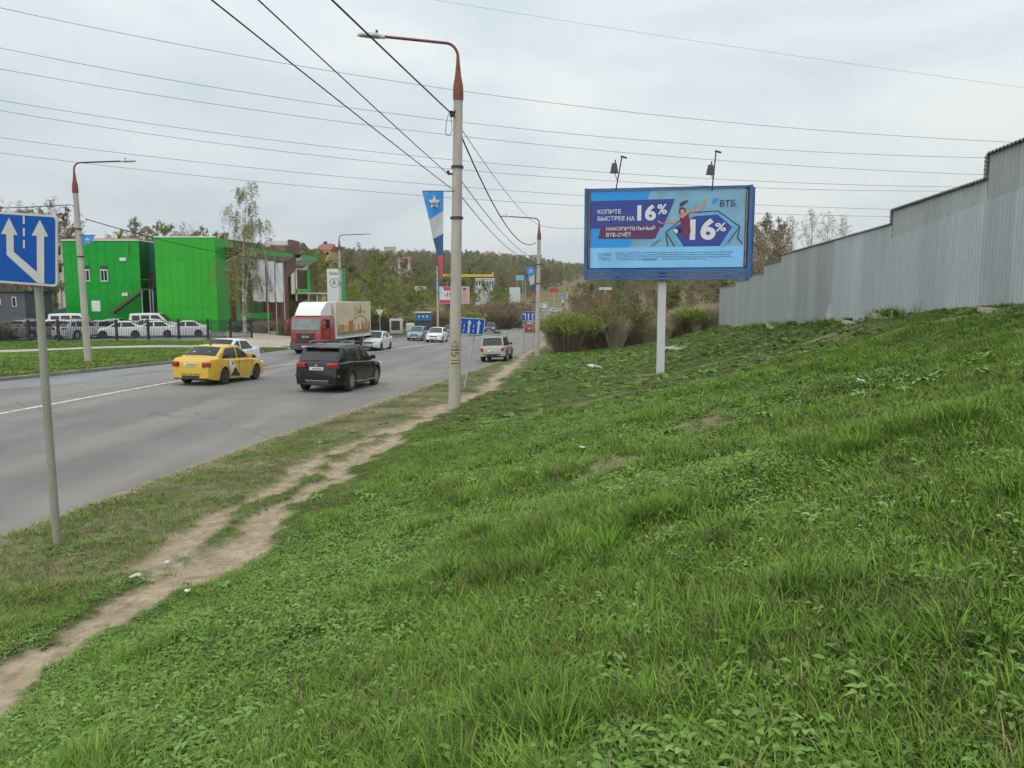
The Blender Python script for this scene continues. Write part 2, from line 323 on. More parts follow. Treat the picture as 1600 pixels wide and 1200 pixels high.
# ---------------------------------------------------------------- road sheet
def sheet(name,tt,sfun,n,dz,mat,kind='structure',label=None,zfun=None,smooth=True):
    tt=np.asarray(tt); V=[]
    for t in tt:
        a,b_=sfun(t); x0=float(xr(t))
        for k in range(n+1):
            s=a+(b_-a)*k/n; x=x0+s; z=(float(zr(t))+.35*np.clip(-s/float(wl(t)),0,1.05)) if zfun is None else zfun(x,t)
            V.append((x,t,z+dz))
    id_=np.arange(len(tt)*(n+1)).reshape(len(tt),n+1)
    f=np.stack([id_[:-1,:-1],id_[:-1,1:],id_[1:,1:],id_[1:,:-1]],-1).reshape(-1,4)
    o=link(name,np_mesh(name,V,f,mat,smooth)); tag(o,label,None,kind=kind); return o
def asphalt_mat(name,lo,mid,hi,sc=.35,wet=0):
    m=bpy.data.materials.new(name); m.use_nodes=True; nt=m.node_tree; N=nt.nodes; L=nt.links; b=N['Principled BSDF']; b.inputs['Specular IOR Level'].default_value=.35
    tc=N.new('ShaderNodeTexCoord'); mp=N.new('ShaderNodeMapping'); mp.inputs['Rotation'].default_value=(0,0,R(8.5)); mp.inputs['Scale'].default_value=(1,.08,1); L.new(tc.outputs['Object'],mp.inputs[0])
    n=N.new('ShaderNodeTexNoise'); n.inputs['Scale'].default_value=sc*2.2; n.inputs['Detail'].default_value=5; L.new(mp.outputs[0],n.inputs['Vector'])
    n2=N.new('ShaderNodeTexNoise'); n2.inputs['Scale'].default_value=60; n2.inputs['Detail'].default_value=3; L.new(tc.outputs['Object'],n2.inputs['Vector'])
    n4=N.new('ShaderNodeTexNoise'); n4.inputs['Scale'].default_value=.5; n4.inputs['Detail'].default_value=6; L.new(tc.outputs['Object'],n4.inputs['Vector'])
    a=N.new('ShaderNodeMath'); a.operation='MULTIPLY_ADD'; a.inputs[1].default_value=.22; L.new(n2.outputs['Fac'],a.inputs[0]); L.new(n.outputs['Fac'],a.inputs[2])
    a2=N.new('ShaderNodeMath'); a2.operation='MULTIPLY_ADD'; a2.inputs[1].default_value=.35; L.new(n4.outputs['Fac'],a2.inputs[0]); L.new(a.outputs[0],a2.inputs[2])
    r=N.new('ShaderNodeValToRGB'); e=r.color_ramp.elements; e.new(.5)
    for k,(p,c) in enumerate(((.60,lo),(.77,mid),(.93,hi))): e[k].position=p; e[k].color=(*c,1)
    L.new(a2.outputs[0],r.inputs[0])
    vo=N.new('ShaderNodeTexVoronoi'); vo.feature='DISTANCE_TO_EDGE'; vo.inputs['Scale'].default_value=.22; dn=N.new('ShaderNodeTexNoise'); dn.inputs['Scale'].default_value=1.2; dn.inputs['Detail'].default_value=5; L.new(tc.outputs['Object'],dn.inputs['Vector'])
    mxv=N.new('ShaderNodeMixRGB'); mxv.inputs[0].default_value=.35; L.new(tc.outputs['Object'],mxv.inputs[1]); L.new(dn.outputs['Color'],mxv.inputs[2]); L.new(mxv.outputs[0],vo.inputs['Vector'])
    ck=N.new('ShaderNodeMapRange'); ck.inputs[1].default_value=0; ck.inputs[2].default_value=.006; ck.inputs[3].default_value=.55; ck.inputs[4].default_value=0; L.new(vo.outputs['Distance'],ck.inputs[0])
    mc=N.new('ShaderNodeMixRGB'); mc.blend_type='MULTIPLY'; mc.inputs[2].default_value=(.35,.34,.33,1); L.new(ck.outputs[0],mc.inputs[0]); L.new(r.outputs[0],mc.inputs[1]); L.new(mc.outputs[0],b.inputs['Base Color'])
    rr=N.new('ShaderNodeMapRange'); rr.inputs[1].default_value=.4; rr.inputs[2].default_value=.65; rr.inputs[3].default_value=.62-wet; rr.inputs[4].default_value=.9-wet; L.new(n.outputs['Fac'],rr.inputs[0]); L.new(rr.outputs[0],b.inputs['Roughness'])
    bp=N.new('ShaderNodeBump'); bp.inputs['Strength'].default_value=.35; bp.inputs['Distance'].default_value=.01; L.new(n2.outputs['Fac'],bp.inputs['Height']); L.new(bp.outputs[0],b.inputs['Normal'])
    return m
rt=np.array(sorted(set(grow(-25,60,1.0,1.0)+grow(60,330,2,1.02))))
ASPH=asphalt_mat('asphalt',(.120,.114,.104),(.160,.152,.139),(.205,.195,.178))
sheet('road',rt,lambda t:(-float(wl(t)),.12+.1*math.sin(t*1.3)+.12*math.sin(t*.41)),14,0,ASPH,label='grey worn asphalt carriageway curving downhill')
GUT=asphalt_mat('gutter_asphalt',(.12,.122,.125),(.17,.172,.175),(.22,.222,.225),wet=.28)
sheet('road_gutter',[t for t in rt if t<64],lambda t:(-float(wl(t)),-float(wl(t))+2.6+.5*math.sin(t*.7)),4,.004,GUT,label='damp dusty strip along the far kerb')
LINE=M('road_line',(.62,.62,.59),.7,var=.25,scale=14,dirt=.75,dirtcol=(.17,.165,.155))
OLDLINE=M('worn_road_line',(.30,.295,.28),.75,var=.2,scale=6,dirt=.7,dirtcol=(.17,.165,.155))
sheet('road_marking',[t for t in rt if t<215],lambda t:(float(itp(t,CL))-.075,float(itp(t,CL))+.075),1,.008,LINE,label='white painted line between the carriageways')
for a in np.arange(56,200,12):
    seg=np.linspace(a,a+4,5); sheet('road_marking',seg,lambda t:(float(itp(t,CL))*.52-.05,float(itp(t,CL))*.52+.05),1,.008,OLDLINE if a<58 else LINE,label='short dashed lane mark in the near carriageway')
seg=np.linspace(24,31.5,6); sheet('road_marking',seg,lambda t:(float(itp(t,CL))-1.15,float(itp(t,CL))-1.05),1,.009,OLDLINE,label='faint old lane mark left of the centre line')
# kerb
KERB=M('kerb_concrete',(.235,.215,.185),.9,var=.25,scale=2,bump=.4,dirt=.6,dirtcol=(.12,.1,.08))
def kerb(name,t0,t1,sf,h=.14,w=.18,label=None):
    mb=MB(); tt=np.arange(t0,t1,1.0); vs=[]
    for t in tt:
        x=float(xr(t))+sf(t); z=float(zr(t))+.35
        vs+=[(x,t,z-.15),(x,t,z+h-.02),(x-.02,t,z+h),(x-w,t,z+h),(x-w,t,z-.1)]
    fs=[]
    for i in range(len(tt)-1):
        for k in range(4): fs.append((i*5+k,i*5+k+1,i*5+6+k,i*5+5+k))
    fs+= [(0,1,2,3,4),tuple((len(tt)-1)*5+k for k in (4,3,2,1,0))]
    mb.add(vs,fs); o=mb.build(name,KERB,None,30); tag(o,label,None,kind='structure')
kerb('kerb',-25,54.5,lambda t:-float(wl(t))+.02,label='weathered concrete kerb along the far lawn')
kerb('kerb',68,150,lambda t:-float(wl(t))+.02,label='concrete kerb beyond the car dealer driveway')
def strip(name,pts,w,dz,mat,label,n=4,step=1.0,kind='structure'):
    """ribbon of ground surface draped along a world polyline; w = width (or list)"""
    P=[Vector((p[0],p[1],0)) for p in pts]; ws=w if hasattr(w,'__len__') else [w]*len(P); C=[];Wd=[]
    for i in range(len(P)-1):
        k=max(1,int((P[i+1]-P[i]).length/step))
        for j in range(k): q=j/k; C.append(P[i].lerp(P[i+1],q)); Wd.append(ws[i]*(1-q)+ws[i+1]*q)
    C.append(P[-1]); Wd.append(ws[-1]); V=[]
    for i,c in enumerate(C):
        t=(C[min(i+1,len(C)-1)]-C[max(i-1,0)]).normalized(); nn=Vector((-t.y,t.x,0))
        for k in range(n+1):
            p=c+nn*Wd[i]*(k/n-.5); V.append((p.x,p.y,Hz(p.x,p.y)+dz))
    id_=np.arange(len(V)).reshape(len(C),n+1); f=np.stack([id_[:-1,:-1],id_[:-1,1:],id_[1:,1:],id_[1:,:-1]],-1).reshape(-1,4)
    o=link(name,np_mesh(name,V,f,mat,True)); tag(o,label,None,kind=kind); return o
PAVE=asphalt_mat('footway_asphalt',(.27,.255,.23),(.34,.32,.29),(.40,.38,.34))
LOT=asphalt_mat('lot_asphalt',(.11,.11,.105),(.15,.148,.14),(.2,.195,.185))
DRIVE=M('dusty_drive',(.36,.31,.25),.95,var=.2,scale=.8,bump=.3,dirt=.5,dirtcol=(.22,.19,.15))
strip('footway',[(-52,41),(-43,45.6),(-33.7,50.6),(-23.3,55.9),(-18.3,60)],3.0,.03,PAVE,'pale asphalt footway across the far lawn')
strip('driveway',[(-15.0,60.5),(-19,65),(-24,76),(-27,84)],[11,9.5,8,8],.028,DRIVE,'dusty beige driveway into the car dealer yard')
strip('footway',[(-14.6,73),(-11.6,90),(-8.6,115),(-6.5,150)],2.0,.02,PAVE,'pale footway beside the far carriageway downhill')
strip('parking_lot',[(-72,75),(-27,77.5)],27,.015,LOT,'grey asphalt yard of the car dealer',n=12,step=2)
# ---------------------------------------------------------------- scatter of uncountable ground cover (geometry nodes)
def leaf_mat(name,cols,rough=.75,patch=.6,dry=None,trans=.25,pscale=.45):
    """foliage: colour varies per clump and in slow patches over the ground"""
    m=bpy.data.materials.new(name); m.use_nodes=True; nt=m.node_tree; N=nt.nodes; L=nt.links; b=N['Principled BSDF']
    b.inputs['Roughness'].default_value=rough; b.inputs['Specular IOR Level'].default_value=.16
    oi=N.new('ShaderNodeObjectInfo'); ge=N.new('ShaderNodeNewGeometry'); n=N.new('ShaderNodeTexNoise'); n.inputs['Scale'].default_value=pscale; n.inputs['Detail'].default_value=2; L.new(ge.outputs['Position'],n.inputs['Vector'])
    a=N.new('ShaderNodeMath'); a.operation='MULTIPLY_ADD'; a.inputs[1].default_value=.55; L.new(oi.outputs['Random'],a.inputs[0])
    a2=N.new('ShaderNodeMath'); a2.operation='MULTIPLY'; a2.inputs[1].default_value=patch; L.new(n.outputs['Fac'],a2.inputs[0]); L.new(a2.outputs[0],a.inputs[2])
    r=N.new('ShaderNodeValToRGB'); e=r.color_ramp.elements
    while len(e)<len(cols): e.new(.5)
    for k,c in enumerate(cols): e[k].position=.2+.7*k/(len(cols)-1); e[k].color=(*c,1)
    L.new(a.outputs[0],r.inputs[0]); L.new(r.outputs[0],b.inputs['Base Color'])
    return m
GRASS=leaf_mat('grass_blade',[(.165,.14,.06),(.095,.125,.036),(.09,.165,.026),(.115,.235,.024),(.155,.28,.032),(.22,.30,.075)],patch=.62,pscale=1.1)
WEED=leaf_mat('weed_leaf',[(.065,.11,.03),(.095,.17,.032),(.13,.235,.042),(.195,.29,.095)],rough=.7,patch=.6,pscale=1.1)
PALEWEED=leaf_mat('pale_weed_leaf',[(.12,.22,.05),(.155,.265,.065),(.20,.31,.10)],rough=.55)
STRAW=leaf_mat('dry_blade',[(.17,.135,.06),(.27,.225,.115),(.36,.31,.18)])
def blades(rng,n,spread,h0,h1,w,lean=.5,mat=None,seg=3,droop=.5):
    V=[];Fq=[]
    for _ in range(n):
        a=rng.uniform(0,6.283); r=spread*math.sqrt(rng.uniform()); bx,by=r*math.cos(a),r*math.sin(a); d=a+rng.normal(0,.9); h=rng.uniform(h0,h1); ln=rng.uniform(.1,lean)*h; ww=w*rng.uniform(.7,1.3)
        px,py=-math.sin(d)*ww/2,math.cos(d)*ww/2; b=len(V)
        for k in range(seg+1):
            q=k/seg; o=ln*q*q*1.2; z=h*(q-droop*.35*q*q*q); wv=(1-q**1.6) if k<seg else .04
            cx,cy=bx+math.cos(d)*o,by+math.sin(d)*o
            V+= [(cx+px*wv,cy+py*wv,z),(cx-px*wv,cy-py*wv,z)]
        for k in range(seg): Fq.append((b+2*k,b+2*k+1,b+2*k+3,b+2*k+2))
    return np_mesh('tuft',V,Fq,mat)
def rosette(rng,n,l0,l1,w,up,mat,lobed=False,stem=0):
    """broad leaves round a crown: each leaf a folded strip with a midrib"""
    V=[];Fq=[]
    for i in range(n):
        a=6.283*i/n+rng.uniform(-.5,.5); l=rng.uniform(l0,l1); ww=w*rng.uniform(.7,1.2); el=up*rng.uniform(.4,1.3); b=len(V); S=4; bx,by=rng.normal(0,stem*.5+.01,2); hz=stem*rng.uniform(.4,1.1)
        for k in range(S+1):
            q=k/S; wv=ww*(.25 if k==0 else (1,1.15,.85,.05)[k-1]); 
            if lobed and k in(1,3): wv*=.62
            rr=l*q*math.cos(el*(1-.7*q)); z=hz+l*q*math.sin(el*(1-.75*q))-.12*l*q*q*q
            cx,cy=bx+math.cos(a)*rr,by+math.sin(a)*rr; px,py=-math.sin(a)*wv/2,math.cos(a)*wv/2
            V+=[(cx+px,cy+py,z+wv*.22),(cx,cy,z),(cx-px,cy-py,z+wv*.22)]
        for k in range(S):
            for j in (0,1): Fq.append((b+3*k+j,b+3*k+j+1,b+3*k+j+4,b+3*k+j+3))
    return np_mesh('tuft',V,Fq,mat)
def source(objs,name):
    c=bpy.data.collections.new(name)
    for k,me in enumerate(objs):
        o=bpy.data.objects.new('source_%02d'%k,me); c.objects.link(o)
    return c
def scatter(name,pts,rot,scl,ids,coll,label,cat):
    me=bpy.data.meshes.new(name); n=len(pts); me.vertices.add(n); me.vertices.foreach_set('co',np.asarray(pts,np.float32).ravel())
    for nm,ty,a in (('rot','FLOAT_VECTOR',rot),('scl','FLOAT_VECTOR',scl)):
        at=me.attributes.new(nm,ty,'POINT'); at.data.foreach_set('vector',np.asarray(a,np.float32).ravel())
    at=me.attributes.new('ids','INT','POINT'); at.data.foreach_set('value',np.asarray(ids,np.int32))
    o=link(name,me); g=bpy.data.node_groups.new(name,'GeometryNodeTree'); g.interface.new_socket('Geometry',in_out='INPUT',socket_type='NodeSocketGeometry'); g.interface.new_socket('Geometry',in_out='OUTPUT',socket_type='NodeSocketGeometry')
    N=g.nodes; L=g.links; gi=N.new('NodeGroupInput'); go=N.new('NodeGroupOutput'); ip=N.new('GeometryNodeInstanceOnPoints'); ci=N.new('GeometryNodeCollectionInfo'); ci.inputs['Collection'].default_value=coll; ci.inputs['Separate Children'].default_value=True; ci.inputs['Reset Children'].default_value=True
    def at(nm,t):
        a=N.new('GeometryNodeInputNamedAttribute'); a.data_type=t; a.inputs['Name'].default_value=nm; return a.outputs['Attribute']
    L.new(gi.outputs[0],ip.inputs['Points']); L.new(ci.outputs[0],ip.inputs['Instance']); ip.inputs['Pick Instance'].default_value=True
    L.new(at('ids','INT'),ip.inputs['Instance Index']); L.new(at('rot','FLOAT_VECTOR'),ip.inputs['Rotation']); L.new(at('scl','FLOAT_VECTOR'),ip.inputs['Scale']); L.new(ip.outputs[0],go.inputs[0])
    md=o.modifiers.new('scatter','NODES'); md.node_group=g; tag(o,label,cat,kind='stuff'); return o
rg=np.random.default_rng(3)
tufts=[blades(rg,12,.085,.03,.085,.0065,.9,GRASS),blades(rg,13,.09,.04,.115,.0065,1.0,GRASS),blades(rg,16,.06,.09,.20,.0075,1.0,GRASS),   # 0 1 2 lawn to tall
       rosette(rg,8,.04,.09,.020,.9,WEED,True),rosette(rg,10,.03,.07,.020,.8,WEED,True,.05),rosette(rg,13,.022,.048,.019,.5,WEED,False,.06), # 3 4 5 broad weeds
       blades(rg,9,.09,.02,.085,.006,1.5,STRAW),                                                                                          # 6 straw
       rosette(rg,10,.045,.095,.048,.6,PALEWEED,False,.05),                                                                                # 7 pale burdock
       blades(rg,16,.17,.04,.115,.013,1.0,GRASS),blades(rg,12,.17,.03,.09,.013,1.5,STRAW),rosette(rg,15,.05,.10,.042,.45,WEED,False,.06),    # 8 9 10 coarse for distance
       blades(rg,22,.5,.04,.10,.03,1.1,GRASS)]                                                                                         # 11 far lawn
GC=source(tufts,'ground_cover_source')
def in_view(X,Y,Z,mx=1.12,my=1.12):
    d=Y*cp-Z*sp; v=Y*sp+Z*cp; return (d>.3)&(np.abs(X/d)<.667*mx+.35/np.maximum(d,.5))&(np.abs(v/d)<.5*my+.3/np.maximum(d,.5))
def field(n,y0,y1,kind):
    Y=np.sqrt(RNG.uniform(y0*y0,y1*y1,n)); X=RNG.uniform(-.85,.85,n)*(Y+1.2); s=X-xr(Y); ok=(s>.12)&(s<15.4+.0*Y)
    X,Y,s=X[ok],Y[ok],s[ok]; Z=H(X,Y); ok=in_view(X,Y,Z); X,Y,s,Z=X[ok],Y[ok],s[ok],Z[ok]
    pm=path_mask(s,Y,X); bare=sm(fbm(X*.8,Y*.8,21),.60,.74)*sm(s,4.5,6); u=RNG.uniform(size=len(X))
    verge=1-sm(s,2.0,3.7); clump=fbm(X*1.1,Y*1.1,31)
    keep=(u>pm*1.02)&(u>bare*.8)&(u>verge*np.clip(.66-1.9*(clump-.36),.03,.9))
    X,Y,s,Z,verge,clump=[a[keep] for a in (X,Y,s,Z,verge,clump)]; n=len(X); u=RNG.uniform(size=n)
    weed=np.clip(.12+.75*sm(fbm(X*.55,Y*.55,41)+.10*sm(Y,6,14)*sm(s,5,8),.40,.68)+.5*(fbm(X*2.5,Y*2.5,43)-.5),0,.9); tall=sm(fbm(X*.9,Y*.9,51)+.12*(fbm(X*.3,Y*.3,53)-.5),.58,.70)
    if kind=='near':
        ids=np.where(u<.62*weed,np.array([3,4,5])[RNG.integers(0,3,n)],np.where(u<.62*weed+.24*tall*(1-verge),2,np.where(u>.85,6,RNG.integers(0,2,n))))
        ids=np.where((verge>.5)&(u<.33),6,ids)
    else:
        ids=np.where(u<.75*weed,10,np.where(u>.93,9,8)); ids=np.where((verge>.4)&(u<.35),9,ids)
    sc=RNG.uniform(.7,1.3,n)*(1+.12*tall)*(1-.15*verge)
    near_path=1-sm(np.abs(s-itp(Y,PATHC)),.4,1.3); sc=sc*(1-.4*near_path)
    return X,Y,Z,ids,sc
fs=[field(125000,1.4,7.5,'near'),field(110000,7.5,17,'near'),field(72000,15,64,'far')]
X=np.concatenate([f[0] for f in fs]);Y=np.concatenate([f[1] for f in fs]);Z=np.concatenate([f[2] for f in fs]);ids=np.concatenate([f[3] for f in fs]);sc=np.concatenate([f[4] for f in fs])
sc=sc*np.where(Y>15,.8+.25*sm(Y,15,50),1)
rot=np.stack([RNG.normal(0,.16,len(X)),RNG.normal(0,.16,len(X)),RNG.uniform(0,6.28,len(X))],-1); scl=np.stack([sc,sc,sc*RNG.uniform(.5,1.05,len(X))],-1)
scatter('grass',np.stack([X,Y,Z-.012],-1),rot,scl,ids,GC,'spring grass and leafy weeds covering the near slope','grass')
# lawns on the far side of the road
Y=RNG.uniform(14,64,9000); q=RNG.uniform(.3,26,9000); X=xr(Y)-wl(Y)-q; Z=H(X,Y); ok=in_view(X,Y,Z)
def seg_dist(X,Y,P):
    d=np.full(X.shape,1e9)
    for (ax,ay),(bx,by) in zip(P[:-1],P[1:]):
        t=np.clip(((X-ax)*(bx-ax)+(Y-ay)*(by-ay))/((bx-ax)**2+(by-ay)**2),0,1); d=np.minimum(d,np.hypot(X-ax-t*(bx-ax),Y-ay-t*(by-ay)))
    return d
ok&=(seg_dist(X,Y,[(-52,41),(-43,45.6),(-33.7,50.6),(-23.3,55.9),(-18.3,60)])>1.7)&(seg_dist(X,Y,[(-15,60.5),(-19,65),(-24,76)])>5.0)
FENCE_L=[(-54,59),(-41.5,62.2),(-32.6,63.4),(-26.6,67.3),(-24.2,71.5)]
fy=np.interp(X,[p[0] for p in FENCE_L],[p[1] for p in FENCE_L]); ok&=Y<fy+.4
X,Y,Z=X[ok],Y[ok],Z[ok]; n=len(X); sc=RNG.uniform(.7,1.25,n)
scatter('lawn_grass',np.stack([X,Y,Z-.01],-1),np.stack([0*X,0*X,RNG.uniform(0,6.28,n)],-1),np.stack([sc,sc,sc],-1),np.full(n,11),GC,'mown green grass on the far verge','grass')
# leafy burdock and pale weed clumps that stand out on the slope
pw=[(1350,780,9),(1420,770,7),(1440,920,4),(1020,695,3),(1440,600,5),(640,765,3),(1290,790,4),(230,915,1)]
PX=[]
for x,y,k in pw:
    c=ground_pt(x,y)
    for _ in range(k*3):
        a=RNG.normal(0,.28+.012*c.y,2); PX.append((c.x+a[0]*1.6,c.y+a[1],0))
PX=np.array(PX); PX[:,2]=H(PX[:,0],PX[:,1]); n=len(PX); sc=RNG.uniform(.6,1.1,n)*(.7+.45*sm(PX[:,1],5,9))
scatter('burdock',PX,np.stack([RNG.normal(0,.15,n),RNG.normal(0,.15,n),RNG.uniform(0,6.28,n)],-1),np.stack([sc,sc,sc],-1),np.full(n,7),GC,'clumps of pale broad leaves among the grass','weeds')
# pebbles and clods on the trodden soil
PEB=M('pebble',(.33,.28,.21),.95,var=.35,scale=3)
def pebble(seed):
    bm=bmesh.new(); bmesh.ops.create_icosphere(bm,subdivisions=1,radius=.02); rr=random.Random(seed)
    for v in bm.verts: v.co*=rr.uniform(.7,1.25); v.co.z*=.6
    me=bpy.data.meshes.new('pebble'); bm.to_mesh(me); bm.free(); me.materials.append(PEB); return me
PC=source([pebble(k) for k in range(4)],'pebble_source')
Y=np.sqrt(RNG.uniform(16,900,26000)); s=RNG.uniform(.05,5,26000); X=xr(Y)+s; Z=H(X,Y); ok=in_view(X,Y,Z)&(RNG.uniform(size=26000)<np.maximum(path_mask(s,Y,X)*.55,(s<.5)*.6)); X,Y,Z=X[ok],Y[ok],Z[ok]; n=len(X); sc=RNG.uniform(.15,1,n)**2*1.3+.12
scatter('path_stones',np.stack([X,Y,Z],-1),np.stack([RNG.uniform(0,3,n),RNG.uniform(0,3,n),RNG.uniform(0,6,n)],-1),np.stack([sc,sc,sc],-1),RNG.integers(0,4,n),PC,'small stones and clods strewn on the footpath','stones')
# rank weeds along the foot of the garage wall
D=RNG.uniform(11,60,900); o_=-RNG.uniform(.05,.55,900); X=7.24+.15*D+o_*.989; Y=D-o_*.148; ok=fbm(D*.35,D*0,91)>.42; X,Y=X[ok],Y[ok]; n=len(X); sc=RNG.uniform(.8,2.2,n)
scatter('wall_weeds',np.stack([X,Y,H(X,Y)-.02],-1),np.stack([RNG.normal(0,.15,n),RNG.normal(0,.15,n),RNG.uniform(0,6.28,n)],-1),np.stack([sc,sc,sc*1.2],-1),RNG.choice([2,8,10,2,9],n),GC,'rank grass and weeds along the foot of the grey wall','weeds')
# ---------------------------------------------------------------- lamp posts
def lamp_post(base,height,arm,label,lean=(0,0),arm_len=2.3,r0=.17,r1=.12,cap=REDPAINT,armm=ARMRED,cable=True,stickers=False):
    t=empty('lamp_post',base,0,label,'lamp post','concrete lamp posts along the road')
    top=Vector((lean[0],lean[1],height)); mb=MB(); n=10
    mb.tube([Vector((0,0,-.4))]+[top*(k/n) for k in range(n+1)],[r0]+[r0+(r1-r0)*k/n for k in range(n+1)],12); pole=mb.build('pole',CONC,t,50)
    for z in (.62,.78):
        b=MB(); b.lathe([(r0+.035-.05*z,-.035),(r0+.04-.05*z,0),(r0+.035-.05*z,.035)],12,c=top*z); b.build('clamp_band',DARK,t,40)
    mb=MB(); mb.lathe([(r1+.01,-.12),(r1+.022,.0),(r1+.012,.26),(.085,.5),(.05,.85),(.042,1.0)],14,c=top); mb.build('cap_sleeve',cap,t,40)
    a=Vector((arm[0],arm[1],0)).normalized(); p0=top+Vector((0,0,.9)); pts=[p0]
    for k in range(7):
        an=R(90*k/6); pts.append(p0+a*(.32*(1-math.cos(an)))+Vector((0,0,.10+.34*math.sin(an))))
    e=pts[-1]+a*(arm_len-.32)+Vector((0,0,.10)); pts.append(e); mb=MB(); mb.tube(pts,.038,8); mb.build('arm',armm,t,60)
    h=empty('lamp_head',e); h.parent=t
    mb=MB(); Rz=math.atan2(a.y,a.x)
    prof=[(-.05,.045,.04),(.08,.06,.05),(.14,.11,.07),(.40,.12,.065),(.58,.075,.045),(.66,.02,.02)]; vs=[];fs=[]
    for x,w,hh in prof:
        for yy,zz in ((-w,-.02),(-w*.9,hh*.5),(-w*.4,hh),(w*.4,hh),(w*.9,hh*.5),(w,-.02),(w*.7,-.05),(-w*.7,-.05)): vs.append(Matrix.Rotation(Rz,3,'Z')@Vector((x,yy,zz+x*.05)))
    for i in range(len(prof)-1):
        for k in range(8): fs.append((i*8+k,i*8+(k+1)%8,(i+1)*8+(k+1)%8,(i+1)*8+k))
    fs+=[tuple(range(8))[::-1],tuple(len(vs)-8+k for k in range(8))]; mb.add(vs,fs); mb.build('housing',GALV,h,45)
    mb=MB(); mb.lathe([(.03,.05),(.032,.14),(.02,.16)],8,c=a*.16); mb.build('sensor',DARK,h)
    return t,top
PM=ground_pt(710,638); PMt=pix(716,150,PM.y)
main_post,_=lamp_post(PM,PMt.z-PM.z,(-1,-.12),'tall concrete lamp post with orange cap beside the footpath, nearest one',lean=(PMt.x-PM.x,0),arm_len=1.95)
P2=ground_pt(839,557); PL=ground_pt(138,565)
lamp_post(P2,pix(842,372,P2.y).z-P2.z,(-1,-.1),'concrete lamp post with red cap by the willow bush',lean=(.12,0),arm_len=2.1)
lamp_post(PL,pix(127,298,PL.y).z-PL.z,(1,.1),'concrete lamp post on the far lawn before the green building',lean=(-.12,0),arm_len=2.25,armm=DARK)
b=pix(534,546,76); b.z=Hz(b.x,b.y); lamp_post(b,8.9,(1,.1),'lamp post standing behind the red truck in front of the totem sign',arm_len=2.4,armm=DARK)
b=pix(684,500,100); b.z=Hz(b.x,b.y); lamp_post(b,9.3,(1,.1),'pale lamp post right behind the oncoming hatchback',arm_len=2,r0=.15,r1=.1,armm=DARK)
b=pix(754,480,155); b.z=Hz(b.x,b.y); lamp_post(b,8.6,(1,.1),'thin far lamp post above the leaning lane sign',arm_len=2,r0=.14,r1=.1,armm=DARK)
b=pix(886,480,165); b.z=Hz(b.x,b.y); lamp_post(b,8.0,(-1,.1),'far lamp post above the willow bush',arm_len=1.6,r0=.2,r1=.15)
for x,D,h,l in ((797,190,7,'left of the pair of thin far poles by the pale wall'),(808,195,8,'right of the pair of thin far poles by the pale wall'),(713,240,17,'slim tall mast rising from the hillside trees')):
    b=pix(x,480,D); b.z=Hz(b.x,b.y); mb=MB(); mb.tube([(0,0,-.3),(0,0,h)],[.16,.1],6); o=mb.build('far_pole',CONC,None,40,loc=b); tag(o,l,'pole','far poles on the hillside')
# number stencils and bills on the main post
STEN=flat('stencil_black',(.07,.065,.06)); BILL=flat('weathered_bill',(.40,.37,.27),dirt=.6,dirtcol=(.25,.22,.16))
bl=MB(); r=.17
def on_post(z0,z1,a0,a1,dr,mb,mi=0,n=8):
    vs=[]; 
    for k in range(n+1):
        a=R(a0+(a1-a0)*k/n)
        for z in (z0,z1):
            c=Vector(((PMt.x-PM.x)*z/8.2,0,z)); rr=.17-.05*z/8.2+dr; vs.append(c+Vector((math.sin(a)*rr,-math.cos(a)*rr,0)))
    mb.add(vs,[(2*k,2*k+2,2*k+3,2*k+1) for k in range(n)],mi)
on_post(1.15,2.05,-75,70,.004,bl); bill=bl.build('pasted_bill',BILL,main_post)
mb=MB()
for z0,z1,a0,a1 in ((1.25,1.28,-40,35),(1.34,1.36,-40,30),(1.46,1.5,-30,10),(1.52,1.56,-38,-20),(1.53,1.57,5,38),(1.62,1.66,-40,40)): on_post(z0,z1,a0,a1,.008,mb)
for k in range(10):
    a=-30+6*k; z=1.72+.16*(1-abs(k-4.5)/4.5)
    on_post(z,z+.03,a,a+6.2,.008,mb,n=2)
on_post(1.71,1.735,-30,30,.008,mb); o=mb.build('print',STEN,bill); o['kind']='stuff'
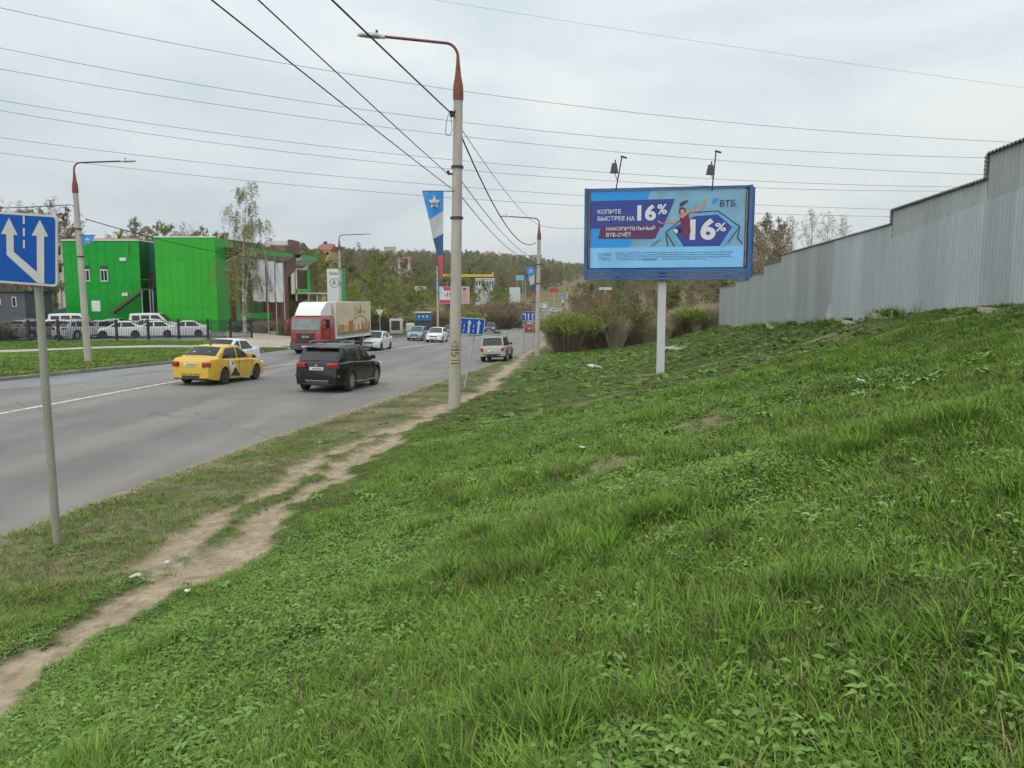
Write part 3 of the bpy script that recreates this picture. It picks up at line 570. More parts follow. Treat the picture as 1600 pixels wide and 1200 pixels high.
# ---------------------------------------------------------------- pennant banners on the posts
BB=M('banner_blue',(.035,.25,.60),.7,var=.25,scale=2.5); BW=flat('banner_white',(.45,.47,.48)); BN=flat('banner_navy',(.02,.075,.20)); BR_=flat('banner_red',(.45,.05,.10)); STAR=flat('star_white',(.55,.58,.6))
def banner(origin,label,s=1.0,flip=-1,short=False):
    t=empty('street_banner',origin,0,label,'banner','pennant banners on lamp posts')
    P=lambda x,z,y=0: Vector((flip*x*s,y+.03*math.sin(x*9+z*2.1),z*s))
    mb=MB(); mb.tube([P(0,.01),P(.86,.015)],.014*s,6); mb.build('bracket',DARK,t)
    if not short:
        mb=MB(); mb.tube([P(0,-2.36),P(.34,-2.35)],.012*s,6); mb.build('bracket',DARK,t)
    L=[(.86,0),(.68,-.75),(.583,-1.255),(.463,-1.735),(.375,-2.33)] ; Rr=[(.285,0),(.295,-.51),(.30,-1.11),(.31,-1.68),(.33,-2.34)]
    if short: L=[(.80,0),(.66,-.36)]; Rr=[(.12,0),(.2,-.5)]
    mb=MB(); k=5
    for i in range(len(L)-1):
        n=5
        for j in range(n):
            for c in range(k):
                def g(q,w): 
                    lx=L[i][0]*(1-q)+L[i+1][0]*q; lz=L[i][1]*(1-q)+L[i+1][1]*q; rx=Rr[i][0]*(1-q)+Rr[i+1][0]*q; rz=Rr[i][1]*(1-q)+Rr[i+1][1]*q
                    return P(lx*(1-w)+rx*w,lz*(1-w)+rz*w)
                mb.poly([g(j/n,c/k),g(j/n,(c+1)/k),g((j+1)/n,(c+1)/k),g((j+1)/n,c/k)],i)
    cl=mb.build('cloth',[BB,BW,BN,BR_],t)
    cx,cz=(.53,-.29) if not short else (.45,-.24)
    st=[P(cx+(.17 if i%2==0 else .085)*math.sin(R(36*i)),cz+(.19 if i%2==0 else .085)*math.cos(R(36*i)),-.035) for i in range(10)]
    mb=MB(); mb.poly(st); em=mb.build('emblem',STAR,cl)
    for z in (-.01,-.05):
        mb=MB(); mb.poly([P(cx-.07,cz+z,-.045),P(cx+.07,cz+z,-.045),P(cx+.07,cz+z-.02,-.045),P(cx-.07,cz+z-.02,-.045)])
        mb.build('print',STEN,em)
zt=pix(700,300,PM.y).z; banner((PM.x+.05,PM.y-.1,zt),'long tapering pennant with white star on the nearest lamp post')
z2=pix(836,417,P2.y).z; banner((P2.x+.1,P2.y-.1,z2),'tricolour pennant on the lamp post by the willow bush',1.02)
banner((PL.x-.05,PL.y-.1,pix(140,368,PL.y).z),'short blue star flag on the far lawn lamp post',1.0,1,True)
b=pix(884,462,163); banner(b,'tiny far pennant above the willow bush',1.3)
# ---------------------------------------------------------------- road signs
def rrect(w,h,r,n=5):
    pts=[]
    for cx,cy,a0 in ((w-r,h-r,0),(r,h-r,90),(r,r,180),(w-r,r,270)):
        for k in range(n+1): a=R(a0+90*k/n); pts.append((cx+r*math.cos(a),cy+r*math.sin(a)))
    return pts
def plate(parent,w,h,axes,blue=SIGNBLUE):
    og,r,u,n=[Vector(a) for a in axes]; mb=MB(); mb.prism([og+r*a+u*b for a,b in rrect(w,h,.05)],n*-.02); pl=mb.build('plate',[SIGNWHITE],parent)
    shape_on(pl,[(a+.025,b+.025) for a,b in rrect(w-.05,h-.05,.035)],blue,.003,axes,'field'); return pl
def arrow_pts(cx,y0,y1,sw,hw,hl): return [(cx-sw,y0),(cx+sw,y0),(cx+sw,y1-hl),(cx+hw,y1-hl),(cx,y1),(cx-hw,y1-hl),(cx-sw,y1-hl)]
UROAD=Vector((.148,.989,0))
SB=ground_pt(88,846); ST=pix(60,446,SB.y)
t=empty('lane_sign',SB,0,'large blue square sign with two white arrows on grey post, foreground left','road sign','lane direction signs')
top=ST-SB; mb=MB(); mb.tube([Vector((.01,0,-.3)),top*.5,top*1.22+Vector((0,0,0))],[.048,.046,.045],12); mb.build('post',POSTGREY,t,50)
n=Vector((-.148,-.989,0)); r=Vector((.989,-.148,0)); 
tilt=R(-4); r2=r*math.cos(tilt)+Vector((0,0,1))*math.sin(tilt); u2=Vector((0,0,1))*math.cos(tilt)-r*math.sin(tilt)
cen=pix(50,390,SB.y)-SB+n*.10; S_=.82; ax=(cen-r2*S_/2-u2*S_/2,r2,u2,n)
pl=plate(t,S_,S_,ax)
for pts in ([(.205,.63),(.315,.63),(.385,.695),(.25,.925),(.12,.69),(.21,.70)],):pass
shape_on(pl,[(a*S_,b*S_) for a,b in [(.685,.035),(.80,.035),(.80,.695),(.865,.695),(.735,.925),(.605,.695),(.685,.695)]],SIGNWHITE,.006,ax,'arrow')
shape_on(pl,[(a*S_,b*S_) for a,b in [(.684,.04),(.684,.19),(.32,.45),(.32,.69),(.385,.69),(.25,.925),(.12,.69),(.205,.69),(.205,.40)]],SIGNWHITE,.006,ax,'arrow')
for b0 in (.85,.68,.51): shape_on(pl,[(.468*S_,b0*S_),(.498*S_,b0*S_),(.498*S_,(b0+.115)*S_),(.468*S_,(b0+.115)*S_)],SIGNWHITE,.006,ax,'dash')
for k in (-.25,.25):
    mb=MB(); mb.box(cen+u2*k-n*.05,(.16,.07,.05)); mb.build('clamp',GALV,t)
# leaning sign behind the main post
B=ground_pt(723,607); T=pix(741,521,B.y)
t=empty('lane_sign',B,0,'blue two-arrow lane sign on a leaning post behind the nearest lamp post','road sign','lane direction signs')
mb=MB(); mb.tube([Vector((0,0,-.3)),(T-B)*1.28],.03,8); mb.build('post',GALV,t,50)
B2=ground_pt(701,602); mb=MB(); mb.tube([B2-B-Vector((0,0,.3)),pix(708,520,B.y)-B],.03,8); mb.build('post',GALV,t,50)
ti=R(-3); r2=r*math.cos(ti)+Vector((0,0,1))*math.sin(ti); u2=Vector((0,0,1))*math.cos(ti)+r*.12; u2.normalize(); og=pix(709,521,B.y)-B+n*.06; ax=(og,r2,u2,n)
pl=plate(t,1.12,.6,ax)
for cx in (.2,.55,.9): shape_on(pl,arrow_pts(cx,.05,.54,.035,.085,.14),SIGNWHITE,.006,ax,'arrow')
for cx in (.37,.72):
    for b0 in (.08,.25): shape_on(pl,[(cx-.012,b0),(cx+.012,b0),(cx+.012,b0+.12),(cx-.012,b0+.12)],SIGNWHITE,.006,ax,'dash')
# sign by the second post
B=ground_pt(819,547); B3=ground_pt(833,545)
t=empty('lane_sign',B,0,'blue three-lane sign on two thin posts near the willow bush','road sign','lane direction signs')
zt=pix(826,487,B.y).z-B.z
for q in (Vector((0,0,0)),Vector(((833-819)/F*B.y,0,0))):
    mb=MB(); mb.tube([q-Vector((0,0,.3)),q+Vector((0,0,zt))],.035,8); mb.build('post',POSTGREY,t,50)
ax=(Vector((-.22,-.06,zt-.78)),Vector((1,0,0)),Vector((0,0,1)),Vector((0,-1,0))); pl=plate(t,1.2,.78,ax)
for cx in (.6,.95): shape_on(pl,arrow_pts(cx,.08,.68,.05,.12,.2),SIGNWHITE,.006,ax,'arrow')
shape_on(pl,[(.30,.08),(.38,.08),(.38,.62),(.22,.62),(.22,.70),(.08,.57),(.22,.44),(.22,.52),(.30,.52)],SIGNWHITE,.006,ax,'arrow')
# roadside signs by the driveway, beyond the truck
B=pix(594,520,80); B.z=Hz(B.x,B.y); t=empty('yield_sign',B,0,'thin white-backed road sign beside the iron fence past the truck','road sign')
mb=MB(); mb.tube([(0,0,-.3),(0,0,3.4)],.035,8); mb.build('post',GALV,t); mb=MB(); mb.prism([(-.4,-.05,3.3),(.4,-.05,3.3),(0,-.05,2.6)],(0,.02,0)); mb.build('plate',SIGNWHITE,t)
# ---------------------------------------------------------------- large advertising billboard
FB=M('billboard_frame_blue',(.012,.085,.27),.5,var=.2,scale=2,dirt=.2,dirtcol=(.3,.35,.4))
BD=27.6; yaw=R(-9.5); bc=pix(1041.5,358,BD); BBp=Vector((pix(1034,586,BD).x,BD,0)); BBp.z=Hz(BBp.x,BBp.y)
t=empty('billboard',BBp,0,'big blue bank advertising billboard on a white post on the slope','billboard')
rv=Vector((math.cos(yaw),math.sin(yaw),0)); nv=Vector((math.sin(yaw),-math.cos(yaw),0)); uv=Vector((0,0,1)); W_,H_=5.68,2.86
c0=bc-BBp; og=c0-rv*W_/2-uv*H_/2
POSTW=M('billboard_post_white',(.52,.53,.55),.55,var=.1,scale=2,dirt=.3,dirtcol=(.33,.3,.26),stretch=(1,1,.3))
mb=MB(); mb.box((0,.3,(c0.z-H_/2+.1)/2-.2),(.28,.28,c0.z-H_/2+.5),(0,0,yaw)); mb.build('post',POSTW,t)
mb=MB(); mb.box(c0-nv*.26,(W_-.1,.40,H_-.1),(0,0,yaw)); fr=mb.build('body',FB,t)
for a,b,w,h in ((0,-.02,W_,.07),(0,H_-.05,W_,.07)):
    mb=MB(); mb.box(og+rv*(W_/2)+uv*(b+h/2)+nv*.02,(w,.1,h),(0,0,yaw)); mb.build('frame_rail',FB,t)
for k in range(3):
    mb=MB(); mb.box(og+rv*(W_/2)+uv*(-.06-.1*k-.02*k)+nv*(.03-.012*k),(W_+.02,.12,.085),(0,0,yaw)); mb.build('frame_rail',FB,t)
for a in (-.03,W_-.03):
    mb=MB(); mb.box(og+rv*(a+.03)+uv*(H_/2-.14)+nv*.03,(.12,.14,H_+.34),(0,0,yaw)); mb.build('frame_stile',FB,t)
mb=MB(); mb.box(og+rv*(W_+.12)+uv*(H_/2-.13)-nv*.3,(.10,.18,H_+.25),(0,0,yaw)); mb.build('rear_frame',FB,t)
STICK=M('rusty_batten',(.22,.15,.11),.8,var=.3)
for a in (.11,W_-.13):
    mb=MB(); mb.box(og+rv*a+uv*(H_/2)+nv*.045,(.05,.05,H_-.25),(0,0,yaw)); mb.build('batten',STICK,t)
px0,py0,pw,ph=.15,.08,W_-.32,H_-.16
def U(x,y):
    tp=345-35*(x-128)/1360; bt=1035-18*(x-128)/1360
    return ((x-128)/1352*pw,(bt-y)/(bt-tp)*ph)
axp=(og+rv*px0+uv*py0+nv*.012,rv,uv,nv)
PB=M('poster_sky',(.17,.36,.50),.45,var=.22,scale=.8); PBL=flat('poster_azure',(.015,.27,.70)); PPALE=M('poster_pale_blue',(.20,.50,.82),.45,var=.10,scale=1.2); PIND=flat('poster_indigo',(.025,.05,.26)); PPLUM=flat('poster_plum',(.105,.022,.10)); PWH=flat('poster_white',(.62,.64,.66)); PNAVY=flat('poster_navy',(.02,.045,.15)); PSKIN=flat('poster_skin',(.50,.26,.18)); PHAIR=flat('poster_hair',(.07,.04,.035)); PWINE=flat('poster_wine',(.14,.02,.06)); PLINE=flat('poster_dark_line',(.02,.035,.06)); PGREY=flat('poster_grey_text',(.075,.17,.30)); PTUBE=flat('poster_tube_blue',(.12,.37,.60)); PMID=flat('poster_mid_blue',(.10,.24,.37))
mb=MB(); ogp,_,_,_=axp
g=12
for i in range(g):
    for j in range(6):
        def q(a,b): return ogp+rv*(pw*a/g)+uv*(ph*b/6)+nv*(.004*math.sin(a*1.7+b)*math.sin(b*2.3))
        mb.poly([q(i,j),q(i+1,j),q(i+1,j+1),q(i,j+1)])
po=mb.build('poster',PB,t,60)
L1,L2,L3,L4,L5=.012,.016,.020,.024,.028
def PP(pts,mat,d,name='print'): return shape_on(po,[U(*p) for p in pts],mat,d,axp,name)
def PT(body,mat,x0,y0,x1,y1,d=L4,bold=.02,shear=0):
    a=U(x0,y1); b=U(x1,y0); return text_on(po,body,mat,a[0],a[1],b[0]-a[0],b[1]-a[1],d,bold,axp,shear)
PP([(128,346),(662,332),(480,850),(132,852)],PBL,L1)
PP([(130,852),(1478,825),(1474,1016),(130,1034)],PPALE,L2)
PP([(130,430),(874,406),(775,660),(130,678)],PIND,L2)
PP([(226,655),(760,634),(708,762),(200,768)],PPLUM,L3)
PT('КОПИТЕ',PWH,194,500,402,545,bold=.014); PT('БЫСТРЕЕ',PWH,194,562,436,606,bold=.014); PT('НА',PWH,456,562,524,606,bold=.014); PT('16',PWH,546,456,712,605,bold=.04); PT('%',PWH,722,452,806,545,bold=.02)
PT('НАКОПИТЕЛЬНЫЙ',PWH,272,645,706,694,bold=.014); PT('ВТБ-СЧЁТ',PWH,272,702,494,750,bold=.014)
PP([(850,672),(1050,560),(1245,545),(1372,655),(1270,826),(960,832)],PIND,L3)
def band(pts,w,mat,d):
    for (x0,y0),(x1,y1) in zip(pts[:-1],pts[1:]):
        l=math.hypot(x1-x0,y1-y0); nx,ny=-(y1-y0)/l*w/2,(x1-x0)/l*w/2; PP([(x0+nx,y0+ny),(x1+nx,y1+ny),(x1-nx,y1-ny),(x0-nx,y0-ny)],mat,d)
band([(940,832),(838,668),(1045,545),(1250,528),(1392,655),(1285,830)],34,PTUBE,L2)
band([(820,835),(800,705),(1005,530),(1245,512),(1436,650),(1420,750),(1465,805)],9,PLINE,L3); band([(880,835),(808,710)],9,PLINE,L3); band([(1436,650),(1340,800)],7,PLINE,L3)
band([(675,800),(925,610)],46,PTUBE,L1); band([(672,835),(760,770)],20,PMID,L1)
PT('16',PWH,1010,578,1232,776,L4,.04); PT('%',PWH,1226,618,1320,696,L4,.02)
PT('ВТБ',PNAVY,1262,412,1394,474,L4,.012)
for k,(x,y) in enumerate(((1196,400),(1190,418),(1184,436))): PP([(x,y+9),(x+12,y),(x+64-8*k,y-2),(x+52-8*k,y+7)],PBL,L4,'logo')
# leaping woman: a flat printed figure
PP([(985,416),(950,424),(918,446),(914,470),(935,472),(965,448),(990,428)],PHAIR,L4); PP([(915,488),(940,478),(968,492),(972,520),(950,545),(925,548),(908,520)],PHAIR,L3)
PP([(925,505),(950,498),(962,520),(955,545),(938,552),(924,530)],PSKIN,L4); PP([(930,545),(975,530),(1000,548),(990,600),(925,590)],PSKIN,L3)
PP([(980,520),(1060,498),(1120,455),(1128,405),(1140,402),(1140,462),(1075,520),(990,548)],PSKIN,L3); PP([(930,560),(860,600),(770,622),(735,600),(722,604),(750,628),(865,622),(935,590)],PSKIN,L3)
PP([(918,570),(945,582),(985,540),(998,550),(1008,625),(930,632)],PWINE,L4); PP([(932,628),(972,626),(984,690),(972,768),(944,764),(950,700),(935,690)],PWINE,L4); PP([(970,628),(1006,622),(1020,690),(1012,726),(986,712),(988,676)],PWINE,L4); PP([(945,655),(900,672),(884,690),(905,712),(948,705)],PWINE,L3)
PP([(855,672),(905,682),(900,716),(884,712)],PWH,L4)
PT('1000',PGREY,234,896,320,926,L4,.01); PT('VTB.RU',PGREY,206,934,320,964,L4,.01); band([(205,898),(222,898),(222,926),(205,926),(205,898)],3,PGREY,L4)
FINE=MB(); rf=random.Random(5)
for k in range(4):
    x=362
    while x<(1365 if k<3 else 1150):
        w=rf.uniform(10,46); y=892+20*k-18*(x-128)/1360*.9
        if not(k==3 and 585<x<735): 
            yy=y+rf.uniform(-2,2); FINE.poly([axp[0]+rv*U(*p)[0]+uv*U(*p)[1]+nv*L4 for p in ((x,yy),(x+w,yy),(x+w,yy+7),(x,yy+7))])
        x+=w+rf.uniform(4,8)
FINE.poly([axp[0]+rv*U(*p)[0]+uv*U(*p)[1]+nv*L4 for p in ((598,946),(725,944),(725,958),(598,960))])
FINE.build('fine_print',PGREY,po)
for ax_,ax2,lx in ((385,435,355),(1187,1220,1157)):
    a0=pix(890+ax_/5.333,230+340/5.333,BD-.4)-BBp; a1=pix(890+ax2/5.333,230+(85 if lx==355 else 40)/5.333,BD-.9)-BBp; a2=pix(890+lx/5.333+3,230+(165 if lx==355 else 178)/5.333,BD-.9)-BBp
    mb=MB(); mb.tube([a0-Vector((0,0,.1)),a1],.022,6); arm=mb.build('lamp_arm',DARK,t)
    mb=MB(); mb.tube([a0.lerp(a1,.25),a2-Vector((0,0,.12))],.015,6); mb.build('stay',GALV,arm)
    mb=MB(); mb.rbox(a1+Vector((.06,-.05,0)),(.22,.1,.05),.02,(0,.3,0)); mb.build('floodlight',DARK,arm)
    mb=MB(); mb.add([a2+Vector(p) for p in ((-.13,-.1,-.2),(.13,-.1,-.2),(.13,.1,-.2),(-.13,.1,-.2),(-.07,-.06,.12),(.08,-.06,.12),(.08,.06,.12),(-.07,.06,.12))],[(0,1,2,3),(4,5,6,7),(0,1,5,4),(1,2,6,5),(2,3,7,6),(3,0,4,7)]); mb.tube([a2+Vector((.03,0,.1)),a2+Vector((.04,0,.24))],.025,6); mb.build('floodlight',DARK,arm)
# ---------------------------------------------------------------- stepped corrugated garage wall
ZINC=M('zinc_sheet',objcol=True,rough=.48,metal=.15,var=.10,scale=1.3,dirt=.25,dirtcol=(.19,.19,.18),stretch=(1,1,.25))
RUSTCUT=M('sheet_edge',(.075,.085,.08),.7,var=.3)
SLATE=M('roof_sheet_green_grey',(.15,.17,.155),.85,var=.3,scale=4,bump=.3)
GA=7.24
def gp(D,off=0): return Vector((GA+.15*D+off*.989,D-off*.148,0))
wall=empty('garage_wall',(*gp(30)[:2],Hz(*gp(30)[:2])),0,'long stepped grey corrugated metal garage wall on top of the slope','wall')
wl0=wall.location.copy()
def corr(D0,D1,z0f,z1f,off,name,pitch=.15,amp=.034,col=(.3,.32,.33)):
    L_=(D1-D0)*1.011; n=max(2,int(L_/pitch)); vs=[];fs=[];i=0
    for k in range(n):
        for q,o in ((0,0),(.28,0),(.42,1),(.86,1)):
            d=D0+(D1-D0)*(k+q)/n; p=gp(d,off-amp*o); vs+=[(p.x-wl0.x,p.y-wl0.y,z0f(d)-wl0.z),(p.x-wl0.x,p.y-wl0.y,z1f(d)-wl0.z)]
    p=gp(D1,off); vs+=[(p.x-wl0.x,p.y-wl0.y,z0f(D1)-wl0.z),(p.x-wl0.x,p.y-wl0.y,z1f(D1)-wl0.z)]
    for k in range(len(vs)//2-1): fs.append((2*k,2*k+2,2*k+3,2*k+1))
    mb=MB(); mb.add(vs,fs); return mb.build(name,ZINC,wall,25,color=col)
def base_z(d):
    p=gp(d); return Hz(p.x,p.y)-.12
SECT=[(8.5,15.9,2.87),(15.9,21.5,2.38),(21.5,36.8,2.0),(36.8,41.4,1.72),(41.4,46.4,1.3),(46.4,52.3,1.08),(52.3,61,.8)]
rs=random.Random(9)
for si,(a,b_,zt) in enumerate(SECT):
    n=max(2,round((b_-a)/1.15)); 
    for k in range(n):
        d0=a+(b_-a)*k/n; d1=a+(b_-a)*(k+1)/n; v=rs.uniform(.84,1.1) if d0<27 else rs.uniform(.92,1.06); bluish=sm(d0,22,12); greenish=1-sm(d0,15,30)
        col=(.40*v,.435*v,.46*v) if d0<27 else (.33*v,.36*v,.365*v)
        j=rs.uniform(-.006,.006)
        if si<2:
            zs=lambda d:2.03-(d-14)*.055
            corr(d0,d1-.004,base_z,zs,j,'metal_sheet',col=col); corr(d0,d1-.004,lambda d:zs(d)-.1,lambda d:zt,.035+j,'metal_sheet',col=(.35*v,.38*v,.375*v))
        else: corr(d0,d1-.004,base_z,lambda d:zt,j,'metal_sheet',pitch=.15 if d0<27 else .2,amp=.034 if d0<27 else .016,col=col)
    # corrugated roof sheet running back over the garages
    L_=(b_-a); n=int(L_/.15); vs=[];fs=[]
    for k in range(n*4+1):
        d=a-.02+L_*k/(n*4); wv=.022*math.sin(k*math.pi/2) if si<3 else .006*math.sin(k*math.pi/2)
        for o,zz in ((-.07,.0),(4.5,.08)):
            p=gp(d,o); vs+=[(p.x-wl0.x,p.y-wl0.y,zt+zz+wv-wl0.z),(p.x-wl0.x,p.y-wl0.y,zt+zz+wv+.02-wl0.z)]
    for k in range(n*4): b4=4*k; fs+=[(b4,b4+4,b4+5,b4+1),(b4,b4+2,b4+6,b4+4),(b4+1,b4+5,b4+7,b4+3),(b4+2,b4+3,b4+7,b4+6)]
    mb=MB(); mb.add(vs,fs); mb.build('roof_sheet',SLATE,wall)
    # end return with sideways ribs
    zn=SECT[si+1][2] if si+1<len(SECT) else base_z(b_); mb=MB(); p=gp(b_+.06,.06)-wl0
    if si<2:
        h=zt-zn; m=int(h/.075)
        for k in range(m): mb.box((p.x-.01,p.y,zn+h*(k+.5)/m),(.16,.14,h/m*.78),(0,0,-.15)) if False else mb.box((p.x-.01,p.y,zn+h*(k+.5)/m-wl0.z),(.17,.14,h/m*.8),(0,0,-.15))
        mb.build('end_return',SLATE,wall)
    q=[gp(b_,0),gp(b_,4.5)]; mb=MB(); zz=min(zn,zt)-.3; mb.poly([(q[0].x-wl0.x,q[0].y-wl0.y,zz-wl0.z),(q[1].x-wl0.x,q[1].y-wl0.y,zz-wl0.z),(q[1].x-wl0.x,q[1].y-wl0.y,zt+.05-wl0.z),(q[0].x-wl0.x,q[0].y-wl0.y,zt+.0-wl0.z)]); mb.build('end_wall',SLATE,wall)
SEAM=[(36.9,.02),(45.0,.02),(31.2,.015),(26.9,.015)]
mb=MB(); q=[gp(8.5,4.4),gp(61,4.4)]; mb.poly([(q[0].x-wl0.x,q[0].y-wl0.y,-2-wl0.z),(q[1].x-wl0.x,q[1].y-wl0.y,-3-wl0.z),(q[1].x-wl0.x,q[1].y-wl0.y,.8-wl0.z),(q[0].x-wl0.x,q[0].y-wl0.y,2.0-wl0.z)]); mb.build('rear_wall',SLATE,wall)
mb=MB(); p=gp(27.5,-.03); vs=[]
for d,z in ((26.9,.0),(28.0,.0),(28.05,.35),(27.6,.72),(27.1,.6)): g=gp(d,-.03); vs.append((g.x-wl0.x,g.y-wl0.y,Hz(g.x,g.y)+z-wl0.z))
mb.poly(vs); mb.build('whitewash_patch',flat('whitewash',(.45,.46,.46)),wall)
# broken concrete slabs along the foot of the wall
SLAB=M('broken_slab',(.40,.35,.29),.95,var=.25,scale=4,bump=.5,dirt=.4,dirtcol=(.22,.18,.13))
for (x,y,D,w,l) in ((1122,516,56,.8,'leftmost pale slab at the far end of the grey wall'),(1168,518,44,1.0,'thin pale slab lying before the grey wall, second from its far end'),(1210,521,36,2.0,'long pale broken slab in the grass before the grey wall'),(1365,502,23.5,1.1,'pale rubble slab under the whitewash patch of the wall'),(1420,500,21,1.0,'flat pale slab at the foot of the ribbed wall'),(1588,488,14.6,.55,'short slab by the right end of the wall')):
    c=gp(D,-.35); z=Hz(c.x,c.y); mb=MB(); rp=random.Random(int(x)); pts=[]
    for k in range(9): a=2*math.pi*k/9; pts.append((math.cos(a)*w*rp.uniform(.7,1.05)*.5*(.15/.5 if False else 1)*.3,math.sin(a)*w*rp.uniform(.7,1.1),0))
    mb.prism([Vector(p)+Vector((0,0,.0)) for p in pts],(0,0,.10)); o=mb.build('concrete_slab',SLAB,None,loc=(c.x,c.y,z-.03),rot=(.04,.03,-.15)); tag(o,l,'slab','broken slabs along the wall')
# ---------------------------------------------------------------- overhead wires
WIRE=M('wire',(.05,.052,.055),.6,var=.1); WIRE2=M('cable_black',(.012,.012,.013),.6,var=.1)
def fit_wire(pts,D0,D1,r,name,label,group,mat=WIRE,x0=-260,x1=1900):
    xs=np.array([p[0] for p in pts],float); ys=np.array([p[1] for p in pts],float); c=np.polyfit(xs/800-1,ys,2 if len(pts)>2 else 1)
    path=[]
    for x in np.linspace(x0,x1,28): path.append(pix(x,float(np.polyval(c,x/800-1)),D0+(D1-D0)*(x-x0)/(x1-x0)))
    b=path[0].copy(); mb=MB(); mb.tube([p-b for p in path],r,4); o=mb.build(name,mat,None,loc=b); tag(o,label,'wire',group)
G='high power lines across the sky'
for k,(pts,l) in enumerate((([(0,12.5),(800,151),(1207,200),(1600,222)],'topmost power line that starts at the upper left of the sky'),([(0,75),(800,199),(1080,226),(1522,246)],'second power line from the top at the left edge'),([(0,108),(800,220),(1080,249),(1520,272)],'third power line from the top at the left edge'),([(0,157),(800,257),(1080,279),(1502,292)],'fourth power line from the top at the left edge'),([(0,173),(800,271),(1177,295),(1483,298)],'fifth power line from the top at the left edge'),([(0,215),(800,298),(1177,320),(1389,327)],'sixth power line from the top at the left edge'),([(0,239),(800,315),(1177,334),(1382,338)],'lowest power line crossing behind the billboard'),([(680,0),(1140,72),(1600,137)],'faint power line in the upper right corner of the sky'))):
    fit_wire(pts,62+3*k,88+2*k,.019 if k<7 else .013,'power_line',l,G)
def span(a,b,sag,r,label,mat=WIRE2,n=22,group='cables along the lamp posts'):
    a,b=Vector(a),Vector(b); pts=[a.lerp(b,k/n)-Vector((0,0,sag*4*(k/n)*(1-k/n)))-a for k in range(n+1)]
    mb=MB(); mb.tube(pts,r,5); o=mb.build('overhead_cable',mat,None,loc=a); tag(o,label,'cable',group)
def back_to(px,py,pp,D=PM.y,Db=-12,sag=.3):
    """previous support behind the viewer, so that the cable crosses the sky where it does"""
    A=pix(pp[0],pp[1],D); best=None
    for dq in np.linspace(3,19,60):
        Q=pix(px,py,dq); k=(A.y-Db)/(A.y-Q.y); E=A+(Q-A)*k
        sc=abs(E.z-A.z-.9)
        if best is None or sc<best[0]: best=(sc,E)
    return A,best[1]
for (px,py),pp,r,l,sg in (((351,0),(706,295),.010,'lower left of the two thin black cables leading to the nearest post',.12),((419,0),(700,272),.010,'middle thin black cable leading to the nearest post',.12),((527,0),(706,178),.019,'thick black cable from the top centre to the nearest lamp post',.12)):
    A,E=back_to(px,py,pp); span(E,A,sg,r,l)
D2=P2.y
span(pix(712,192,PM.y),pix(838,378,D2),1.25,.022,'thick sagging cable from the nearest post to the second post')
span(pix(720,200,PM.y),pix(842,352,D2),.35,.010,'thin drooping wire from the nearest post to the second cap')
span(pix(716,276,PM.y),pix(838,404,D2),.45,.012,'upper of the two thin cables between the first two posts')
span(pix(714,298,PM.y),pix(836,406,D2),.55,.012,'lower of the two thin cables between the first two posts')
span(pix(843,352,D2),pix(1000,322,70),.9,.012,'thin wire from the second post passing behind the billboard')
span(pix(840,404,D2),pix(886,432,165),.8,.02,'far cable from the second post to the distant post')
span(pix(-160,326,46),pix(110,320,PL.y),.1,.022,'black cable entering from the left edge to the far lawn post')
span(pix(112,320,PL.y),pix(130,338,PL.y),.02,.015,'short looped cable tail at the far lawn post')
span(pix(133,342,PL.y),pix(534,405,76),.9,.022,'sagging cable from the far lawn post across the green building')
mb=MB(); A=pix(706,178,PM.y-.1); lp=[A+Vector((.12*math.sin(a*.9)*math.sin(a*.45)-.10*math.sin(a*.5),-.05,-.62*math.sin(a/2)**2-.08*math.sin(a*1.7))) for a in np.linspace(0,6.28,22)]
mb.tube([p-A for p in lp],.008,4); mb.tube([(0,0,0),(.12,0,.08),(.22,.05,.05)],.02,5); mb.box((0,0,0),(.1,.1,.14)); o=mb.build('cable_bundle',WIRE2,None,loc=A); tag(o,'loose loop of black cable hanging at the top of the nearest post','cable')
mb=MB(); B=pix(704,272,PM.y)-Vector((0,.12,0)); mb.box((.1,.1,0),(.34,.05,.05)); mb.lathe([(.03,0),(.045,.04),(.03,.09)],8,c=(-.06,.05,0)); o=mb.build('cable_bracket',ARMRED,main_post,loc=B-PM)
# ---------------------------------------------------------------- vehicles
def lerp(a,b,q): return a+(b-a)*q
def pl(x,tab):
    for (x0,y0),(x1,y1) in zip(tab[:-1],tab[1:]):
        if x<=x1: return lerp(y0,y1,max(0,min(1,(x-x0)/(x1-x0))))
    return tab[-1][1]
WHEELS={}
def wheel(parent,x,y,r,rimmat,side,w=.21,spokes=5):
    k=(round(r,3),rimmat.name,spokes,w)
    if k not in WHEELS:
        mb=MB(); mb.lathe([(r*.62,-w/2),(r*.93,-w/2),(r,-w*.36),(r,w*.36),(r*.93,w/2),(r*.62,w/2)],20,'y'); ty=mb.mesh('tyre',TYRE,40)
        mb=MB(); mb.lathe([(r*.66,w*.46),(r*.62,w*.50),(r*.57,w*.40),(.001,w*.30)],20,'y',mi=1)
        for i in range(spokes):
            a=2*math.pi*i/spokes; mb.box((math.cos(a)*r*.33,w*.44,math.sin(a)*r*.33),(r*.60,.03,r*.17),(0,-a,0))
        mb.lathe([(.07,w*.5),(.05,w*.53),(.001,w*.53)],10,'y'); rm=mb.mesh('rim',[rimmat,RIMD],30); WHEELS[k]=(ty,rm)
    ty,rm=WHEELS[k]; o=link('wheel',ty,parent,(x,y,r)); c=link('rim',rm,o,None,(0,0,0 if side>0 else math.pi)); return o
